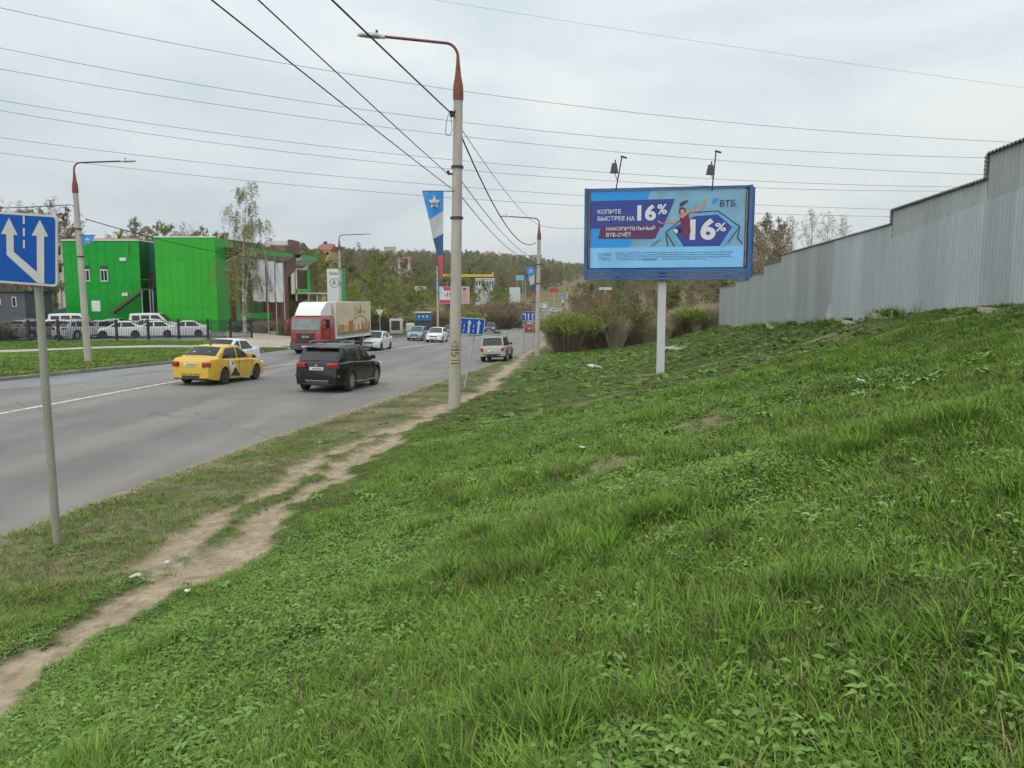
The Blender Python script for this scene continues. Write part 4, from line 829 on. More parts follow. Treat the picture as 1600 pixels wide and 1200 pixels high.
def car_proto(P,name):
    """x forward, y left, z up; origin on the ground under the middle"""
    L,Wd=P['L'],P['W']; hl=L/2; t=empty(name); r=P['r']; xf,xb=P['xf'],P['xb']; Ra=r+P.get('gap',.055); sill=P['sill']; deck=P['deck']; rnd=P.get('round',.42)
    def hw(x):
        e=max(0,abs(x)-(hl-rnd))/rnd; return Wd/2*(1-P.get('tap',.17)*e**2.2)*(1-.02*(abs(x)/hl)**2)
    def zt(x): return pl(x,deck)
    def zb(x):
        z=sill
        for xw in (xf,xb):
            d=abs(x-xw)
            if d<Ra: z=max(z,r+math.sqrt(max(0,Ra*Ra-d*d)))
        e=max(0,abs(x)-(hl-.5))/.5; return max(z,sill+.09*e*e)
    xs=set()
    for xw in (xf,xb):
        for k in range(13): xs.add(round(xw+Ra*math.cos(math.pi*k/12)*.9999,4))
        xs.add(round(xw+Ra+.012,4)); xs.add(round(xw-Ra-.012,4))
    for q in (0,.015,.05,.11,.2,.32,.45): xs.add(round(hl-q,4)); xs.add(round(-hl+q,4))
    for k in range(13): xs.add(round(-hl+.5+(L-1.0)*k/12,4))
    for x,_ in deck: xs.add(round(max(-hl,min(hl,x)),4))
    xs=sorted(x for x in xs if abs(x)<=hl+1e-6)
    def sec(x):
        w=hw(x); b=zb(x); tt=zt(x); e=max(0,abs(x)-(hl-.12))/.12; tt-=.07*e*e; 
        z1=max(b+.02,lerp(sill,tt,.34)); z2=max(z1+.02,lerp(sill,tt,.70)); z3=max(z2+.01,tt-.055)
        return [(w*.965,b),(w*1.0,z1),(w*.992,z2),(w*.955,z3),(w*.88,max(z3+.01,tt-.008)),(w*.45,tt+.022),(0,tt+.03)]
    S=[sec(x) for x in xs]; vs=[];fs=[]
    ring=lambda s:[(-y,z) for y,z in s[:-1]][0:6]+[s[-1]]+[(y,z) for y,z in s[:-1]][::-1]
    for x,s in zip(xs,S):
        for y,z in ring(s): vs.append((x,y,z))
    m=13
    for i in range(len(xs)-1):
        for k in range(m-1): fs.append((i*m+k,i*m+k+1,(i+1)*m+k+1,(i+1)*m+k))
    fs+=[tuple(range(m)),tuple((len(xs)-1)*m+k for k in range(m))[::-1]]
    mb=MB(); mb.add(vs,fs); body=mb.build('body',PAINT,t,38)
    mb=MB(); mb.box((0,0,(sill+.62)/2),(L-.55,Wd*.62,.62-sill+.02)); mb.box((0,0,sill+.12),(xf-xb-2*Ra,Wd*.9,.2)); mb.build('underbody',BLACK,t)
    # cabin
    D_,C_,B_,A_=P['cab']  # (x,z) rear base, rear roof, front roof, windscreen base
    roof=P.get('roof',[C_,((C_[0]+B_[0])/2,max(C_[1],B_[1])+.035),B_]); prof=[D_]+roof+[A_]
    def zroof(x): return pl(x,prof)
    yb0=.865; yr0=P.get('yr',.70)
    zhi=max(z for _,z in prof)
    def ycab(x,z):
        w=hw(x); zb_=zt(x); q=max(0,min(1.05,(z-zb_)/(zhi-zb_))); return w*lerp(yb0,yr0,q**1.25)
    cx=sorted(set([D_[0],A_[0]]+[x for x,_ in roof]+[lerp(D_[0],C_[0],q) for q in (.25,.5,.75)]+[lerp(B_[0],A_[0],q) for q in (.25,.5,.75)]+[lerp(C_[0],B_[0],k/8) for k in range(1,8)]))
    vs=[];fs=[]
    for x in cx:
        z0=zt(x)-.03; z1=max(zroof(x),z0+.035); h=z1-z0; zs=[z0,z0+h*.35,z0+h*.7,max(z0+.01,z1-.045),z1-.008]
        pts=[(ycab(x,z)-(.03 if k==4 else 0)-(0.0),z) for k,z in enumerate(zs)]; pts[4]=(pts[3][0]-.055,z1-.006); pts+=[(pts[4][0]*.5,z1+.012),(0,z1+.018)]
        for y,z in [(-a,b) for a,b in pts[:-1]]+[pts[-1]]+pts[:-1][::-1]: vs.append((x,y,z))
    for i in range(len(cx)-1):
        for k in range(12): fs.append((i*13+k,i*13+k+1,(i+1)*13+k+1,(i+1)*13+k))
    fs+=[tuple(range(13)),tuple((len(cx)-1)*13+k for k in range(13))[::-1]]
    mb=MB(); mb.add(vs,fs); mb.build('cabin',PAINT,t,40)
    # glass
    def side_glass(poly,name):
        for sd in (1,-1):
            n=[(x,sd*(ycab(x,z)+.007),z) for x,z in poly]; mb=MB()
            c=(sum(p[0] for p in poly)/len(poly),sum(p[1] for p in poly)/len(poly)); cc=(c[0],sd*(ycab(*c)+.009),c[1])
            mb.add(n+[cc],[(i,(i+1)%len(n),len(n)) for i in range(len(n))]); mb.build(name,P.get('glass',GLASS),t,60)
    for g in P['side']: side_glass(g,'side_window')
    def screen(a,b,name,fr,off,u0=.07,u1=.93,mat=None):
        nx,nz=-(b[1]-a[1]),(b[0]-a[0]); l=math.hypot(nx,nz); nx,nz=nx/l*off,nz/l*off
        if nz<0: nx,nz=-nx,-nz
        vs=[];fs=[];R_=5;K=8
        for i in range(R_+1):
            q=lerp(u0,u1,i/R_); x=lerp(a[0],b[0],q); z=lerp(a[1],b[1],q); w=(ycab(x,z)-.03)*fr
            for k in range(K+1):
                v=-1+2*k/K; vs.append((x+nx,v*w,z+nz+.02*(1-v*v)))
        for i in range(R_):
            for k in range(K): fs.append((i*9+k,i*9+k+1,i*9+10+k,i*9+9+k))
        mb=MB(); mb.add(vs,fs); return mb.build(name,mat or P.get('glass',GLASS),t,60)
    screen(A_,B_,'windscreen',.95,.012,.05,.95,P.get('wglass')); rw=screen(D_,C_,'rear_window',.93,.012,*P.get('rw',(.12,.90)),P.get('rglass'))
    # wheels
    for x in (xf,xb):
        for sd in (1,-1): wheel(t,x,sd*(Wd/2-.115),r,P.get('rim',RIM),sd,spokes=P.get('spokes',5))
    # arch trims, lamps, bumpers, plates, mirrors, handles
    zl=P['lampz']; tl=P['tailz']
    def corner(sx,x,y,z,dx,dy,dz,mat,name,rot=0):
        for sd in (1,-1):
            mb=MB(); mb.rbox((0,0,0),(dx,dy,dz),.035); mb.build(name,mat,t,40,loc=(x,sd*y,z),rot=(0,0,sd*rot))
    corner(1,hl-.165,Wd/2-.27,zl,.24,.36,P.get('lh',.15),LAMP,'headlight',.50)
    corner(-1,-hl+.072,Wd/2-P.get('tlin',.20)-.05,tl[0],.20,P.get('tlw',.32),tl[1],LRED,'tail_light',-.40)
    bw=Wd*.80
    def bumper(x,z,h,mat,name,dx=.10):
        mb=MB(); s_=1 if x>0 else -1; n=8; vs=[]
        for k in range(n+1):
            y=-bw/2+bw*k/n; q=abs(2*y/bw); xx=x-s_*.10*q**3
            vs+=[(xx+s_*.015,y,z-h/2),(xx+s_*.015,y,z+h/2),(xx-s_*dx,y,z+h/2),(xx-s_*dx,y,z-h/2)]
        fs=[]
        for k in range(n):
            for j in range(4): fs.append((k*4+j,k*4+(j+1)%4,k*4+4+(j+1)%4,k*4+4+j))
        fs+=[(0,1,2,3),(n*4,n*4+3,n*4+2,n*4+1)]; mb.add(vs,fs); return mb.build(name,mat,t,40)
    bumper(hl,sill+.15,.17,PLASTIC,'bumper_grille'); bumper(-hl,sill+.12,.13,PLASTIC,'bumper_insert')
    if P.get('chromebar'): bumper(-hl-.006,sill+.20,.025,CHROME,'bumper_trim')
    gz=P.get('grillez',zl-.06); mb=MB(); mb.rbox((0,0,0),(.06,Wd*.46,P.get('grh',.12)),.02); gr=mb.build('grille',PLASTIC,t,40,loc=(hl-.018,0,gz)); mb=MB(); mb.box((.035,0,.035),(.01,Wd*.42,.015)); mb.build('grille_bar',CHROME,gr)
    def np_(x,z,rot):
        mb=MB(); mb.rbox((0,0,0),(.02,.52,.112),.008); p=mb.build('number_plate',PLATE,t,None,loc=(x,0,z),rot=(0,rot,0)); mb=MB(); s_=1 if x>0 else -1; rr=random.Random(int(x*1000))
        for k in range(6): mb.box((s_*.012,-.19+.062*k,0),(.004,.038,.055))
        o=mb.build('plate_characters',PLBLK,p); o['kind']='stuff'
    np_(hl+.03,sill+.16,0); np_(-hl-P.get('pbx',.022),P['platez'],0)
    for sd in (1,-1):
        mb=MB(); x=A_[0]-.42; z=zt(x)+.12; mb.rbox((0,0,0),(.10,.20,.15),.04); mb.box((0.0,-sd*.12,-.05),(.05,.1,.04)); mb.build('mirror',P.get('mir',PAINT),t,40,loc=(x,sd*(hw(x)+.03),z))
        for x in P['handles']:
            mb=MB(); mb.rbox((0,0,0),(.19,.03,.035),.012); mb.build('door_handle',P.get('hmat',PAINT),t,40,loc=(x,sd*(hw(x)*.985),zt(x)-.13))
        for x in P['seams']:
            mb=MB(); za,zbm=zt(x)-.04,max(sill+.06,zb(x)+.02); mb.box((0,0,(za+zbm)/2),(.014,.012,za-zbm)); mb.build('door_seam',BLACK,t,loc=(x,sd*(hw(x)*.992),0))
        if P.get('clad'):
            mb=MB(); mb.box(((xf+xb)/2,sd*(Wd/2-.03),sill+.06),(xf-xb-2*Ra,.07,.13)); mb.build('sill_cladding',PLASTIC,t)
            for xw in (xf,xb):
                mb=MB(); vs=[];fs=[]
                for k in range(13):
                    a=math.pi*k/12; xx=xw+Ra*math.cos(a); zz=r+Ra*math.sin(a); xo=xw+(Ra+.06)*math.cos(a); zo=r+(Ra+.06)*math.sin(a); y=sd*(hw(xx)+.006); vs+=[(xx,y,max(zz,sill)),(xo,sd*(hw(xo)+.006),max(zo,sill))]
                for k in range(12): fs.append((2*k,2*k+1,2*k+3,2*k+2))
                mb.add(vs,fs); mb.build('wheel_arch_trim',PLASTIC,t)
        if P.get('rails'):
            mb=MB(); y=sd*(ycab((B_[0]+C_[0])/2,zhi)-.10); x0,x1=C_[0]+.15,B_[0]-.15; zz=zhi+.02; mb.tube([(x0,y,zz),(x0+.12,y,zz+.06),((x0+x1)/2,y,zz+.075),(x1-.12,y,zz+.05),(x1,y,zz-.01)],.018,6); mb.build('roof_rail',P.get('railm',CHROME),t)
    if P.get('spoiler'):
        mb=MB(); x,z=C_; mb.rbox((x-.05,0,z-.005),(.26,Wd*.66,.045),.02); mb.build('spoiler',PAINT,t,40)
        mb=MB(); mb.box((x-.185,0,z-.01),(.01,.3,.025)); mb.build('brake_light',LRED,t)
    if P.get('antenna'):
        mb=MB(); mb.prism([(C_[0]+.12,-.012,zhi-.01),(C_[0]+.28,-.012,zhi-.01),(C_[0]+.13,-.012,zhi+.07)],(0,.024,0)); mb.build('antenna',PLASTIC,t)
    P['fn']=(hw,zt,ycab,zb); return t
def glass_split(D,C,B,A,belt,n=2,ins=.075,pb=None,quarter=True):
    """side windows between the rear and front pillars"""
    zt=max(C[1],B[1]); x0=lerp(D[0],C[0],.34); x1=lerp(A[0],B[0],.34); zb=belt+.03; zu=zt-.085
    u0=lerp(D[0],C[0],.95)+.10; u1=lerp(A[0],B[0],.95)-.10; pb=pb if pb is not None else (x0+x1)/2; pil=.05
    fr=[(pb+pil,zb),(x1-.12,zb),(x1-.03,zb+.04),(u1,zu),(pb+pil,zu+.02)]
    rr=[(x0+.10,zb+.02),(pb-pil,zb),(pb-pil,zu+.02),(u0+.02,zu)]
    return [fr,rr]
SED=dict(L=4.4,W=1.70,r=.31,xf=1.35,xb=-1.2,sill=.2,deck=[(-2.2,.93),(-2.1,1.02),(-1.55,1.06),(-1.2,.99),(0,.945),(.95,.93),(1.5,.88),(2.0,.74),(2.2,.62)],cab=((-1.64,1.05),(-.95,1.43),(.22,1.455),(1.10,.93)),roof=[(-.95,1.43),(-.6,1.475),(-.2,1.487),(.22,1.455)],lampz=.68,tailz=(.80,.20),platez=.80,handles=(-.62,.38),seams=(-.12,.92,-.95),antenna=1,rim=RIMD,spokes=7,rw=(.10,.92))
SED['side']=glass_split(*SED['cab'],.95,pb=-.12)
SUV=dict(L=4.76,W=1.89,r=.375,xf=1.42,xb=-1.36,sill=.24,deck=[(-2.38,1.0),(-2.25,1.08),(-1.5,1.12),(0,1.06),(1.0,1.04),(1.6,.99),(2.15,.88),(2.38,.72)],cab=((-2.26,1.07),(-1.80,1.58),(.25,1.64),(1.26,1.04)),roof=[(-1.80,1.58),(-1.2,1.665),(-.5,1.70),(.25,1.64)],tap=.2,lampz=.83,lh=.16,tailz=(.98,.17),tlw=.42,tlin=.34,platez=.86,handles=(-.78,.32),seams=(-.15,.98,-1.02),rim=RIM,spokes=10,clad=1,rails=1,railm=M('dull_rail',(.25,.25,.26),.4,.6),spoiler=1,yr=.72,chromebar=1,rw=(.08,.84),round=.6,mir=PAINT)
SUV['side']=glass_split(*SUV['cab'],1.075,pb=-.15)+[[(-1.85,1.17),(-1.32,1.13),(-1.32,1.49),(-1.62,1.52)]]
SUV['side'][1]=[(-1.24,1.12),(-.20,1.10),(-.20,1.57),(-1.22,1.53)]
NIVA=dict(L=4.1,W=1.68,r=.345,xf=1.25,xb=-1.2,sill=.30,deck=[(-2.05,.95),(-1.95,1.0),(0,.99),(.95,.97),(1.6,.93),(1.95,.88),(2.05,.8)],cab=((-1.98,.99),(-1.72,1.60),(.30,1.61),(.95,.97)),lampz=.76,tailz=(.80,.22),tlw=.20,tlin=.14,platez=.70,handles=(-.7,.2),seams=(-.25,.82,-.98),rim=RIM,spokes=6,yr=.76,tap=.06,round=.25,rw=(.10,.86),mir=PLASTIC,clad=1,gap=.09)
NIVA['side']=glass_split(*NIVA['cab'],.99,pb=-.25)+[[(-1.75,1.05),(-1.22,1.04),(-1.22,1.48),(-1.56,1.48)]]
NIVA['side'][1]=[(-1.14,1.04),(-.31,1.03),(-.31,1.50),(-1.14,1.49)]
HATCH=dict(L=4.05,W=1.72,r=.315,xf=1.28,xb=-1.22,sill=.2,deck=[(-2.02,.88),(-1.92,.98),(-1.3,1.0),(0,.96),(.92,.94),(1.4,.90),(1.85,.76),(2.02,.62)],cab=((-1.92,.98),(-1.45,1.44),(.22,1.50),(1.05,.94)),lampz=.70,tailz=(.95,.26),tlw=.22,platez=.66,handles=(-.6,.35),seams=(-.12,.9,-.95),rim=RIM,spoiler=1,rw=(.12,.82))
HATCH['side']=glass_split(*HATCH['cab'],.96,pb=-.12)
VAN=dict(L=4.75,W=1.92,r=.36,xf=1.5,xb=-1.4,sill=.30,deck=[(-2.37,1.15),(-2.3,1.2),(0,1.17),(1.35,1.14),(1.8,1.08),(2.2,.98),(2.37,.85)],cab=((-2.32,1.2),(-2.2,1.96),(.55,1.98),(1.45,1.14)),lampz=.86,tailz=(1.0,.32),tlw=.16,tlin=.12,platez=.8,handles=(-.2,.5),seams=(-.4,1.05),rim=GALV,yr=.80,tap=.08,round=.3,rw=(.15,.85),clad=1)
VAN['side']=[[(-2.0,1.28),(-1.25,1.27),(-1.25,1.78),(-1.98,1.78)],[(-1.12,1.27),(-.32,1.26),(-.32,1.80),(-1.12,1.79)],[(-.18,1.26),(1.02,1.24),(.50,1.80),(-.18,1.81)]]
PR={}
def proto(key):
    if key not in PR:
        d=dict(sedan=SED,suv=SUV,niva=NIVA,hatch=HATCH,van=VAN)[key]; PR[key]=car_proto(d,'car')
    return PR[key]
USED=set()
def put_car(key,pos,heading,color,label,group,name='car',cat='car'):
    """heading: direction of travel (x,y); body follows the slope of the ground"""
    p=proto(key); o=p if key not in USED else copy_tree(p); USED.add(key)
    h=Vector((heading[0],heading[1],0)).normalized(); lt=Vector((-h.y,h.x,0)); P=Vector(pos)
    def zg(v): 
        s=v.x-float(xr(v.y)); W=float(wl(v.y))
        return float(zr(v.y))+.35*min(1,max(0,-s/W)) if -W<=s<=.2 else Hz(v.x,v.y)
    zf,zb=zg(P+h*1.3),zg(P-h*1.3); zl,z2=zg(P+lt*.75),zg(P-lt*.75)
    fwd=Vector((h.x*2.6,h.y*2.6,zf-zb)).normalized(); lf=Vector((lt.x*1.5,lt.y*1.5,zl-z2)).normalized(); up=fwd.cross(lf).normalized(); lf=up.cross(fwd)
    o.matrix_world=Matrix(((fwd.x,lf.x,up.x,P.x),(fwd.y,lf.y,up.y,P.y),(fwd.z,lf.z,up.z,(zf+zb)/2),(0,0,0,1)))
    o.name=name; set_color(o,color); tag(o,label,cat,group); return o
def road_dir(Y): d=(float(xr(Y+2))-float(xr(Y-2)))/4; return Vector((d,1,0)).normalized()
def on_road(Y,s): return (float(xr(Y))+s,Y,0)
TR='cars driving on the road'
# -- yellow taxi with its own markings
dt=road_dir(31)
taxi=put_car('sedan',(pix(346,600,30.6).x,30.6,0),dt,(.60,.39,.05),'yellow taxi sedan with white and black door wedge driving away',TR,'taxi','taxi')
# keep a clean sedan for the copies
sed2=copy_tree(taxi); 
hw,zt_,yc,zb_=SED['fn']; TW=flat('taxi_white',(.62,.62,.6)); TB=flat('taxi_black',(.03,.03,.03))
def side_decal(par,poly,mat,sd,off,name='print'):
    vs=[];n=len(poly)
    def y(x,z):
        w=hw(x); tt=zt_(x); q=(z-.2)/(tt-.2); return w*(lerp(.965,1,min(1,q/.34)) if q<.34 else lerp(1,.992,(q-.34)/.36) if q<.7 else lerp(.992,.955,(q-.7)/.3))+off
    mb=MB(); cx=sum(p[0] for p in poly)/n; cz=sum(p[1] for p in poly)/n; pts=[]
    for i in range(n):
        a,b=poly[i],poly[(i+1)%n]
        for k in range(4): pts.append((lerp(a[0],b[0],k/4),lerp(a[1],b[1],k/4)))
    rings=[pts,[(lerp(cx,x,.5),lerp(cz,z,.5)) for x,z in pts],]; N_=len(pts)
    v=[(x,sd*y(x,z),z) for x,z in rings[0]]+[(x,sd*y(x,z),z) for x,z in rings[1]]+[(cx,sd*y(cx,cz),cz)]
    f=[(i,(i+1)%N_,N_+(i+1)%N_,N_+i) for i in range(N_)]+[(N_+i,N_+(i+1)%N_,2*N_) for i in range(N_)]
    mb.add(v,f); return mb.build(name,mat,par)
bd=[c for c in taxi.children if c.name.startswith('body')][0]
for sd in (1,-1):
    side_decal(bd,[(-1.02,.90),(-.62,.90),(-.18,.28),(-.62,.26)],TW,sd,.006); side_decal(bd,[(-.80,.30),(-.52,.62),(-.40,.60),(-.08,.26)],TB,sd,.010); side_decal(bd,[(-.72,.80),(-.60,.86),(-.58,.76),(-.66,.72)],TB,sd,.010)
    for x0 in (-.35,.05,.35): side_decal(bd,[(x0,.80),(x0+.24,.80),(x0+.24,.85),(x0,.85)],flat('taxi_orange',(.45,.10,.02)),sd,.006)
mb=MB()
for k in range(9): mb.box((-2.222,-.36+.09*k+(.03 if k%3==0 else 0),.44),(.004,.055,.03))
o=mb.build('lettering',TB,bd); o['kind']='stuff'
rwn=[c for c in taxi.children if c.name.startswith('rear_window')][0]; mb=MB(); ST2=flat('window_sticker',(.45,.5,.52))
for k in range(5):
    y0=-.34+.15*k; z=1.19+.012*(k%2); x=lerp(-1.62,-.92,(z-1.05)/.37); mb.poly([(x-.03,y0,z+.025),(x-.03,y0+.12,z+.03),(x+.035,y0+.11,z+.068),(x+.035,y0+.02,z+.063)])
o=mb.build('sticker',ST2,rwn); o['kind']='stuff'
# -- black crossover
USED.discard('sedan'); PR['sedan']=sed2
suv=put_car('suv',(pix(533,600,29.2).x,29.2,0),road_dir(29),(.006,.007,.008),'black crossover with roof bars driving away in the near lane',TR)
hwS=SUV['fn'][0]
for x in (-.9,.1):
    mb=MB(); mb.tube([(x,-.72,1.74),(x,-.6,1.78),(x,.6,1.78),(x,.72,1.74)],.022,6); mb.build('cross_bar',DARK,suv)
mb=MB(); mb.rbox((-2.41,0,1.15),(.02,.5,.03),.008,(0,-.3,0)); mb.build('wiper',DARK,suv)
mb=MB(); mb.box((-2.41,0,.98),(.012,.10,.05)); mb.build('badge',CHROME,suv)
for sd in (1,-1):
    mb=MB(); mb.rbox((.05,sd*.93,.34),(2.0,.14,.05),.02); mb.build('side_step',CHROME,suv,40); mb=MB(); mb.rbox((-2.33,sd*.72,.60),(.06,.22,.09),.02,(0,0,-sd*.3)); mb.build('reflector',LRED,suv)
# -- others on the road (distance Y, offset s from the near edge)
put_car('sedan',(pix(352,556,37.5).x,37.5,0),-road_dir(37),(.66,.67,.68),'white sedan half hidden behind the yellow taxi',TR)
put_car('sedan',(pix(588,545,61.5).x,61.5,0),-road_dir(61),(.60,.61,.62),'silver sedan coming toward us beside the red truck',TR)
put_car('hatch',(pix(653,530,84).x,84,0),-road_dir(84),(.16,.26,.36),'blue grey hatchback coming toward us, left of the white one',TR)
put_car('hatch',(pix(683,532,80).x,80,0),-road_dir(80),(.66,.66,.65),'white hatchback coming toward us beside the concrete post',TR)
put_car('sedan',(pix(703,520,103).x,103,0),-road_dir(103),(.10,.13,.17),'dark car mostly hidden behind the nearest lamp post',TR)
put_car('suv',(pix(744,521,112).x,112,0),road_dir(112),(.02,.02,.025),'dark car partly hidden behind the leaning lane sign',TR)
put_car('suv',(pix(766,508,128).x,128,0),-road_dir(128),(.07,.075,.085),'dark grey crossover coming downhill beyond the leaning sign',TR)
put_car('hatch',(pix(828,515,137).x,137,0),road_dir(137),(.33,.02,.03),'red hatchback driving away far down the road',TR)
# -- dirty off-roader with a loaded roof rack
nv_=put_car('niva',(pix(777,560,50).x,50,0),road_dir(50),(.34,.325,.29),'dirty boxy off-roader with loaded roof rack parked on the verge',None)
mb=MB()
for x in (-1.4,-.9,-.4,.1): mb.tube([(x,-.66,1.72),(x,.66,1.72)],.014,5)
for y in (-.66,.66): mb.tube([(-1.5,y,1.72),(.25,y,1.72)],.016,5); mb.tube([(-1.5,y,1.82),(.25,y,1.82)],.014,5)
for x in (-1.4,.15):
    for y in (-.64,.64): mb.tube([(x,y,1.56),(x,y,1.82)],.014,5)
mb.build('roof_rack',GALV,nv_)
LOAD=M('grey_load',(.2,.2,.2),.8,var=.4,scale=8)
mb=MB(); mb.rbox((-1.0,.32,1.82),(.7,.5,.18),.06,(0,0,.2)); mb.build('load_bundle',LOAD,nv_,40); mb=MB(); mb.rbox((-.35,-.2,1.80),(.9,.4,.13),.05,(0,0,-.15)); mb.build('load_bundle',GALV,nv_,40)
mb=MB(); mb.lathe([(.12,-.06),(.2,-.05),(.22,0),(.2,.05),(.12,.06)],14,c=(-1.2,-.25,1.86)); mb.build('load_tyre',DARK,nv_,50)
mb=MB(); mb.tube([(-2.06,-.5,.52),(-2.12,-.5,.5),(-2.12,.5,.5),(-2.06,.5,.52)],.03,6); mb.build('tow_bar',DARK,nv_)
# -- red box truck
TRR=M('truck_red',(.28,.016,.016),.35,coat=.5,var=.06,dirt=.25,dirtcol=(.2,.08,.06)); TRW=M('fairing_white',(.66,.67,.66),.45,var=.04,dirt=.2,dirtcol=(.4,.38,.34)); TCR=M('box_cream',(.50,.45,.33),.5,var=.08,scale=1.5,dirt=.3,dirtcol=(.3,.26,.2))
Yt=57.0; tp=Vector((pix(520,540,Yt).x,Yt,0)); td=(-road_dir(Yt)+Vector((-.10,0,0))).normalized()
t=empty('box_truck',(0,0,0),0,'red cab box truck with cream cargo box and white roof fairing','truck')
cab=MB(); x0,x1=2.2,4.15
vs=[];fs=[]
for x,hwx,z0,z1 in ((2.2,1.20,.95,2.62),(2.9,1.22,.95,2.66),(3.7,1.22,.95,2.68),(3.95,1.20,.85,2.60),(4.13,1.14,.85,1.75),(4.17,1.08,.85,1.2)):
    for y,z in ((-hwx,z0),(-hwx,lerp(z0,z1,.5)),(-hwx*.97,z1-.14),(-hwx*.88,z1),(hwx*.88,z1),(hwx*.97,z1-.14),(hwx,lerp(z0,z1,.5)),(hwx,z0)): vs.append((x,y,z))
for i in range(5):
    for k in range(8): fs.append((i*8+k,i*8+(k+1)%8,(i+1)*8+(k+1)%8,(i+1)*8+k))
fs+=[tuple(range(8)),tuple(40+k for k in range(8))[::-1]]; cab.add(vs,fs); cb=cab.build('cab',TRR,t,35)
mb=MB(); vs=[(3.985,-1.06,2.47),(3.985,1.06,2.47),(4.155,1.08,1.74),(4.155,-1.08,1.74),(4.02,0,2.49),(4.20,0,1.72)]; mb.add(vs,[(0,4,5,3),(4,1,2,5)]); mb.build('windscreen',GLASSL,cb,60)
for sd in (1,-1):
    mb=MB(); mb.poly([(2.95,sd*1.232,2.42),(3.72,sd*1.235,2.42),(3.95,sd*1.225,1.8),(2.95,sd*1.236,1.8)]); mb.build('side_window',GLASS,cb)
    mb=MB(); mb.rbox((4.08,sd*1.38,2.1),(.14,.16,.5),.04); mb.tube([(3.95,sd*1.18,2.4),(4.05,sd*1.36,2.38)],.02,5); mb.build('mirror',TRR,cb,40)
    mb=MB(); mb.rbox((4.10,sd*.95,.72),(.2,.42,.22),.04,(0,0,-sd*.2)); mb.build('headlight',LAMP,t,40)
    mb=MB(); mb.box((2.86,sd*1.225,1.75),(.02,.02,1.5)); mb.build('door_seam',BLACK,cb)
mb=MB(); mb.rbox((4.16,0,1.28),(.10,1.35,.52),.05); gr=mb.build('grille',PLASTIC,cb,40); mb=MB(); mb.box((4.225,0,1.51),(.02,1.4,.04)); mb.build('grille_trim',CHROME,gr)
gx=(Vector((4.218,-.26,1.18)),Vector((0,1,0)),Vector((0,0,1)),Vector((1,0,0))); text_on(gr,'MAN',SIGNWHITE,0,0,.52,.15,.0,.02,gx)
mb=MB(); mb.rbox((4.07,0,.62),(.34,2.36,.56),.08); bmp=mb.build('bumper',M('bumper_grey',(.07,.07,.075),.5,dirt=.3),t,40)
mb=MB(); mb.rbox((4.20,0,.86),(.08,1.5,.16),.03); mb.build('bumper_grille',BLACK,bmp); mb=MB(); mb.box((4.25,.0,.58),(.02,.52,.11)); mb.build('number_plate',PLATE,bmp)
mb=MB(); vs=[]
for y in (-1.05,1.05): vs+=[(2.25,y,2.66),(3.80,y*.92,2.70),(3.62,y*.9,3.0),(2.95,y*.96,3.58),(2.25,y,3.62)]
mb.add(vs,[(0,1,2,3,4),(9,8,7,6,5),(1,6,7,2),(2,7,8,3),(3,8,9,4),(0,4,9,5)]); mb.build('roof_fairing',TRW,t,30)
mb=MB(); mb.rbox((-1.05,0,2.32),(6.2,2.5,2.62),.05); bx=mb.build('cargo_box',TCR,t,30)
for xx in (2.03,-4.13):
    for y in (-1.235,1.235): mb=MB(); mb.box((xx,y,2.32),(.10,.06,2.66)); mb.build('corner_post',TRW,bx)
mb=MB(); mb.box((-1.05,1.262,1.05),(6.2,.03,.10)); mb.build('edge_rail',TRW,bx)
axb=(Vector((2.0,1.256,1.15)),Vector((-1,0,0)),Vector((0,0,1)),Vector((0,1,0)))
TT_=flat('print_tan',(.56,.48,.31)); TBR=flat('print_brown',(.10,.055,.025)); TO=flat('print_bread',(.42,.20,.08)); TRD=flat('print_red',(.40,.10,.06)); TY=flat('print_yellow',(.5,.36,.06)); TLG=flat('print_light',(.55,.52,.42)); TGR=flat('print_dusk',(.20,.17,.11))
shape_on(bx,[(.2,.1),(6.0,.1),(6.0,2.4),(.2,2.4)],TT_,.004,axb); shape_on(bx,[(.2,.1),(6.0,.1),(6.0,.45),(.2,.30)],TGR,.007,axb)
rp=random.Random(4)
for k in range(15):
    a=.3+.37*k+rp.uniform(-.05,.1); b0=.28+rp.uniform(0,.15); h=rp.uniform(.3,.85); w=rp.uniform(.3,.5); shape_on(bx,[(a,b0),(a+w,b0),(a+w*.95,b0+h),(a+w*.6,b0+h+.06),(a+.04,b0+h)],rp.choice((TO,TRD,TY,TLG,TO)),.010+.0015*k,axb)
def stroke(pts,w,mat,d):
    mb=MB(); og_,r_,u_,n_=axb; L_=[];Rr_=[]
    for i,(a,b) in enumerate(pts):
        p,q=pts[max(0,i-1)],pts[min(len(pts)-1,i+1)]; dx,dy=q[0]-p[0],q[1]-p[1]; l=math.hypot(dx,dy) or 1
        L_.append(og_+r_*(a-dy/l*w/2)+u_*(b+dx/l*w/2)+n_*d); Rr_.append(og_+r_*(a+dy/l*w/2)+u_*(b-dx/l*w/2)+n_*d)
    n=len(pts); mb.add(L_+Rr_,[(i,i+1,n+i+1,n+i) for i in range(n-1)]); mb.build('script_print',mat,bx)
stroke([(3.5,2.05),(3.3,2.15),(3.2,1.9),(3.4,1.7),(3.3,1.5),(3.1,1.35),(3.35,1.2)],.06,TBR,.034); stroke([(3.62,1.75),(3.8,1.95),(3.9,1.65),(3.7,1.6),(3.95,1.9),(4.05,1.62)],.05,TBR,.034)
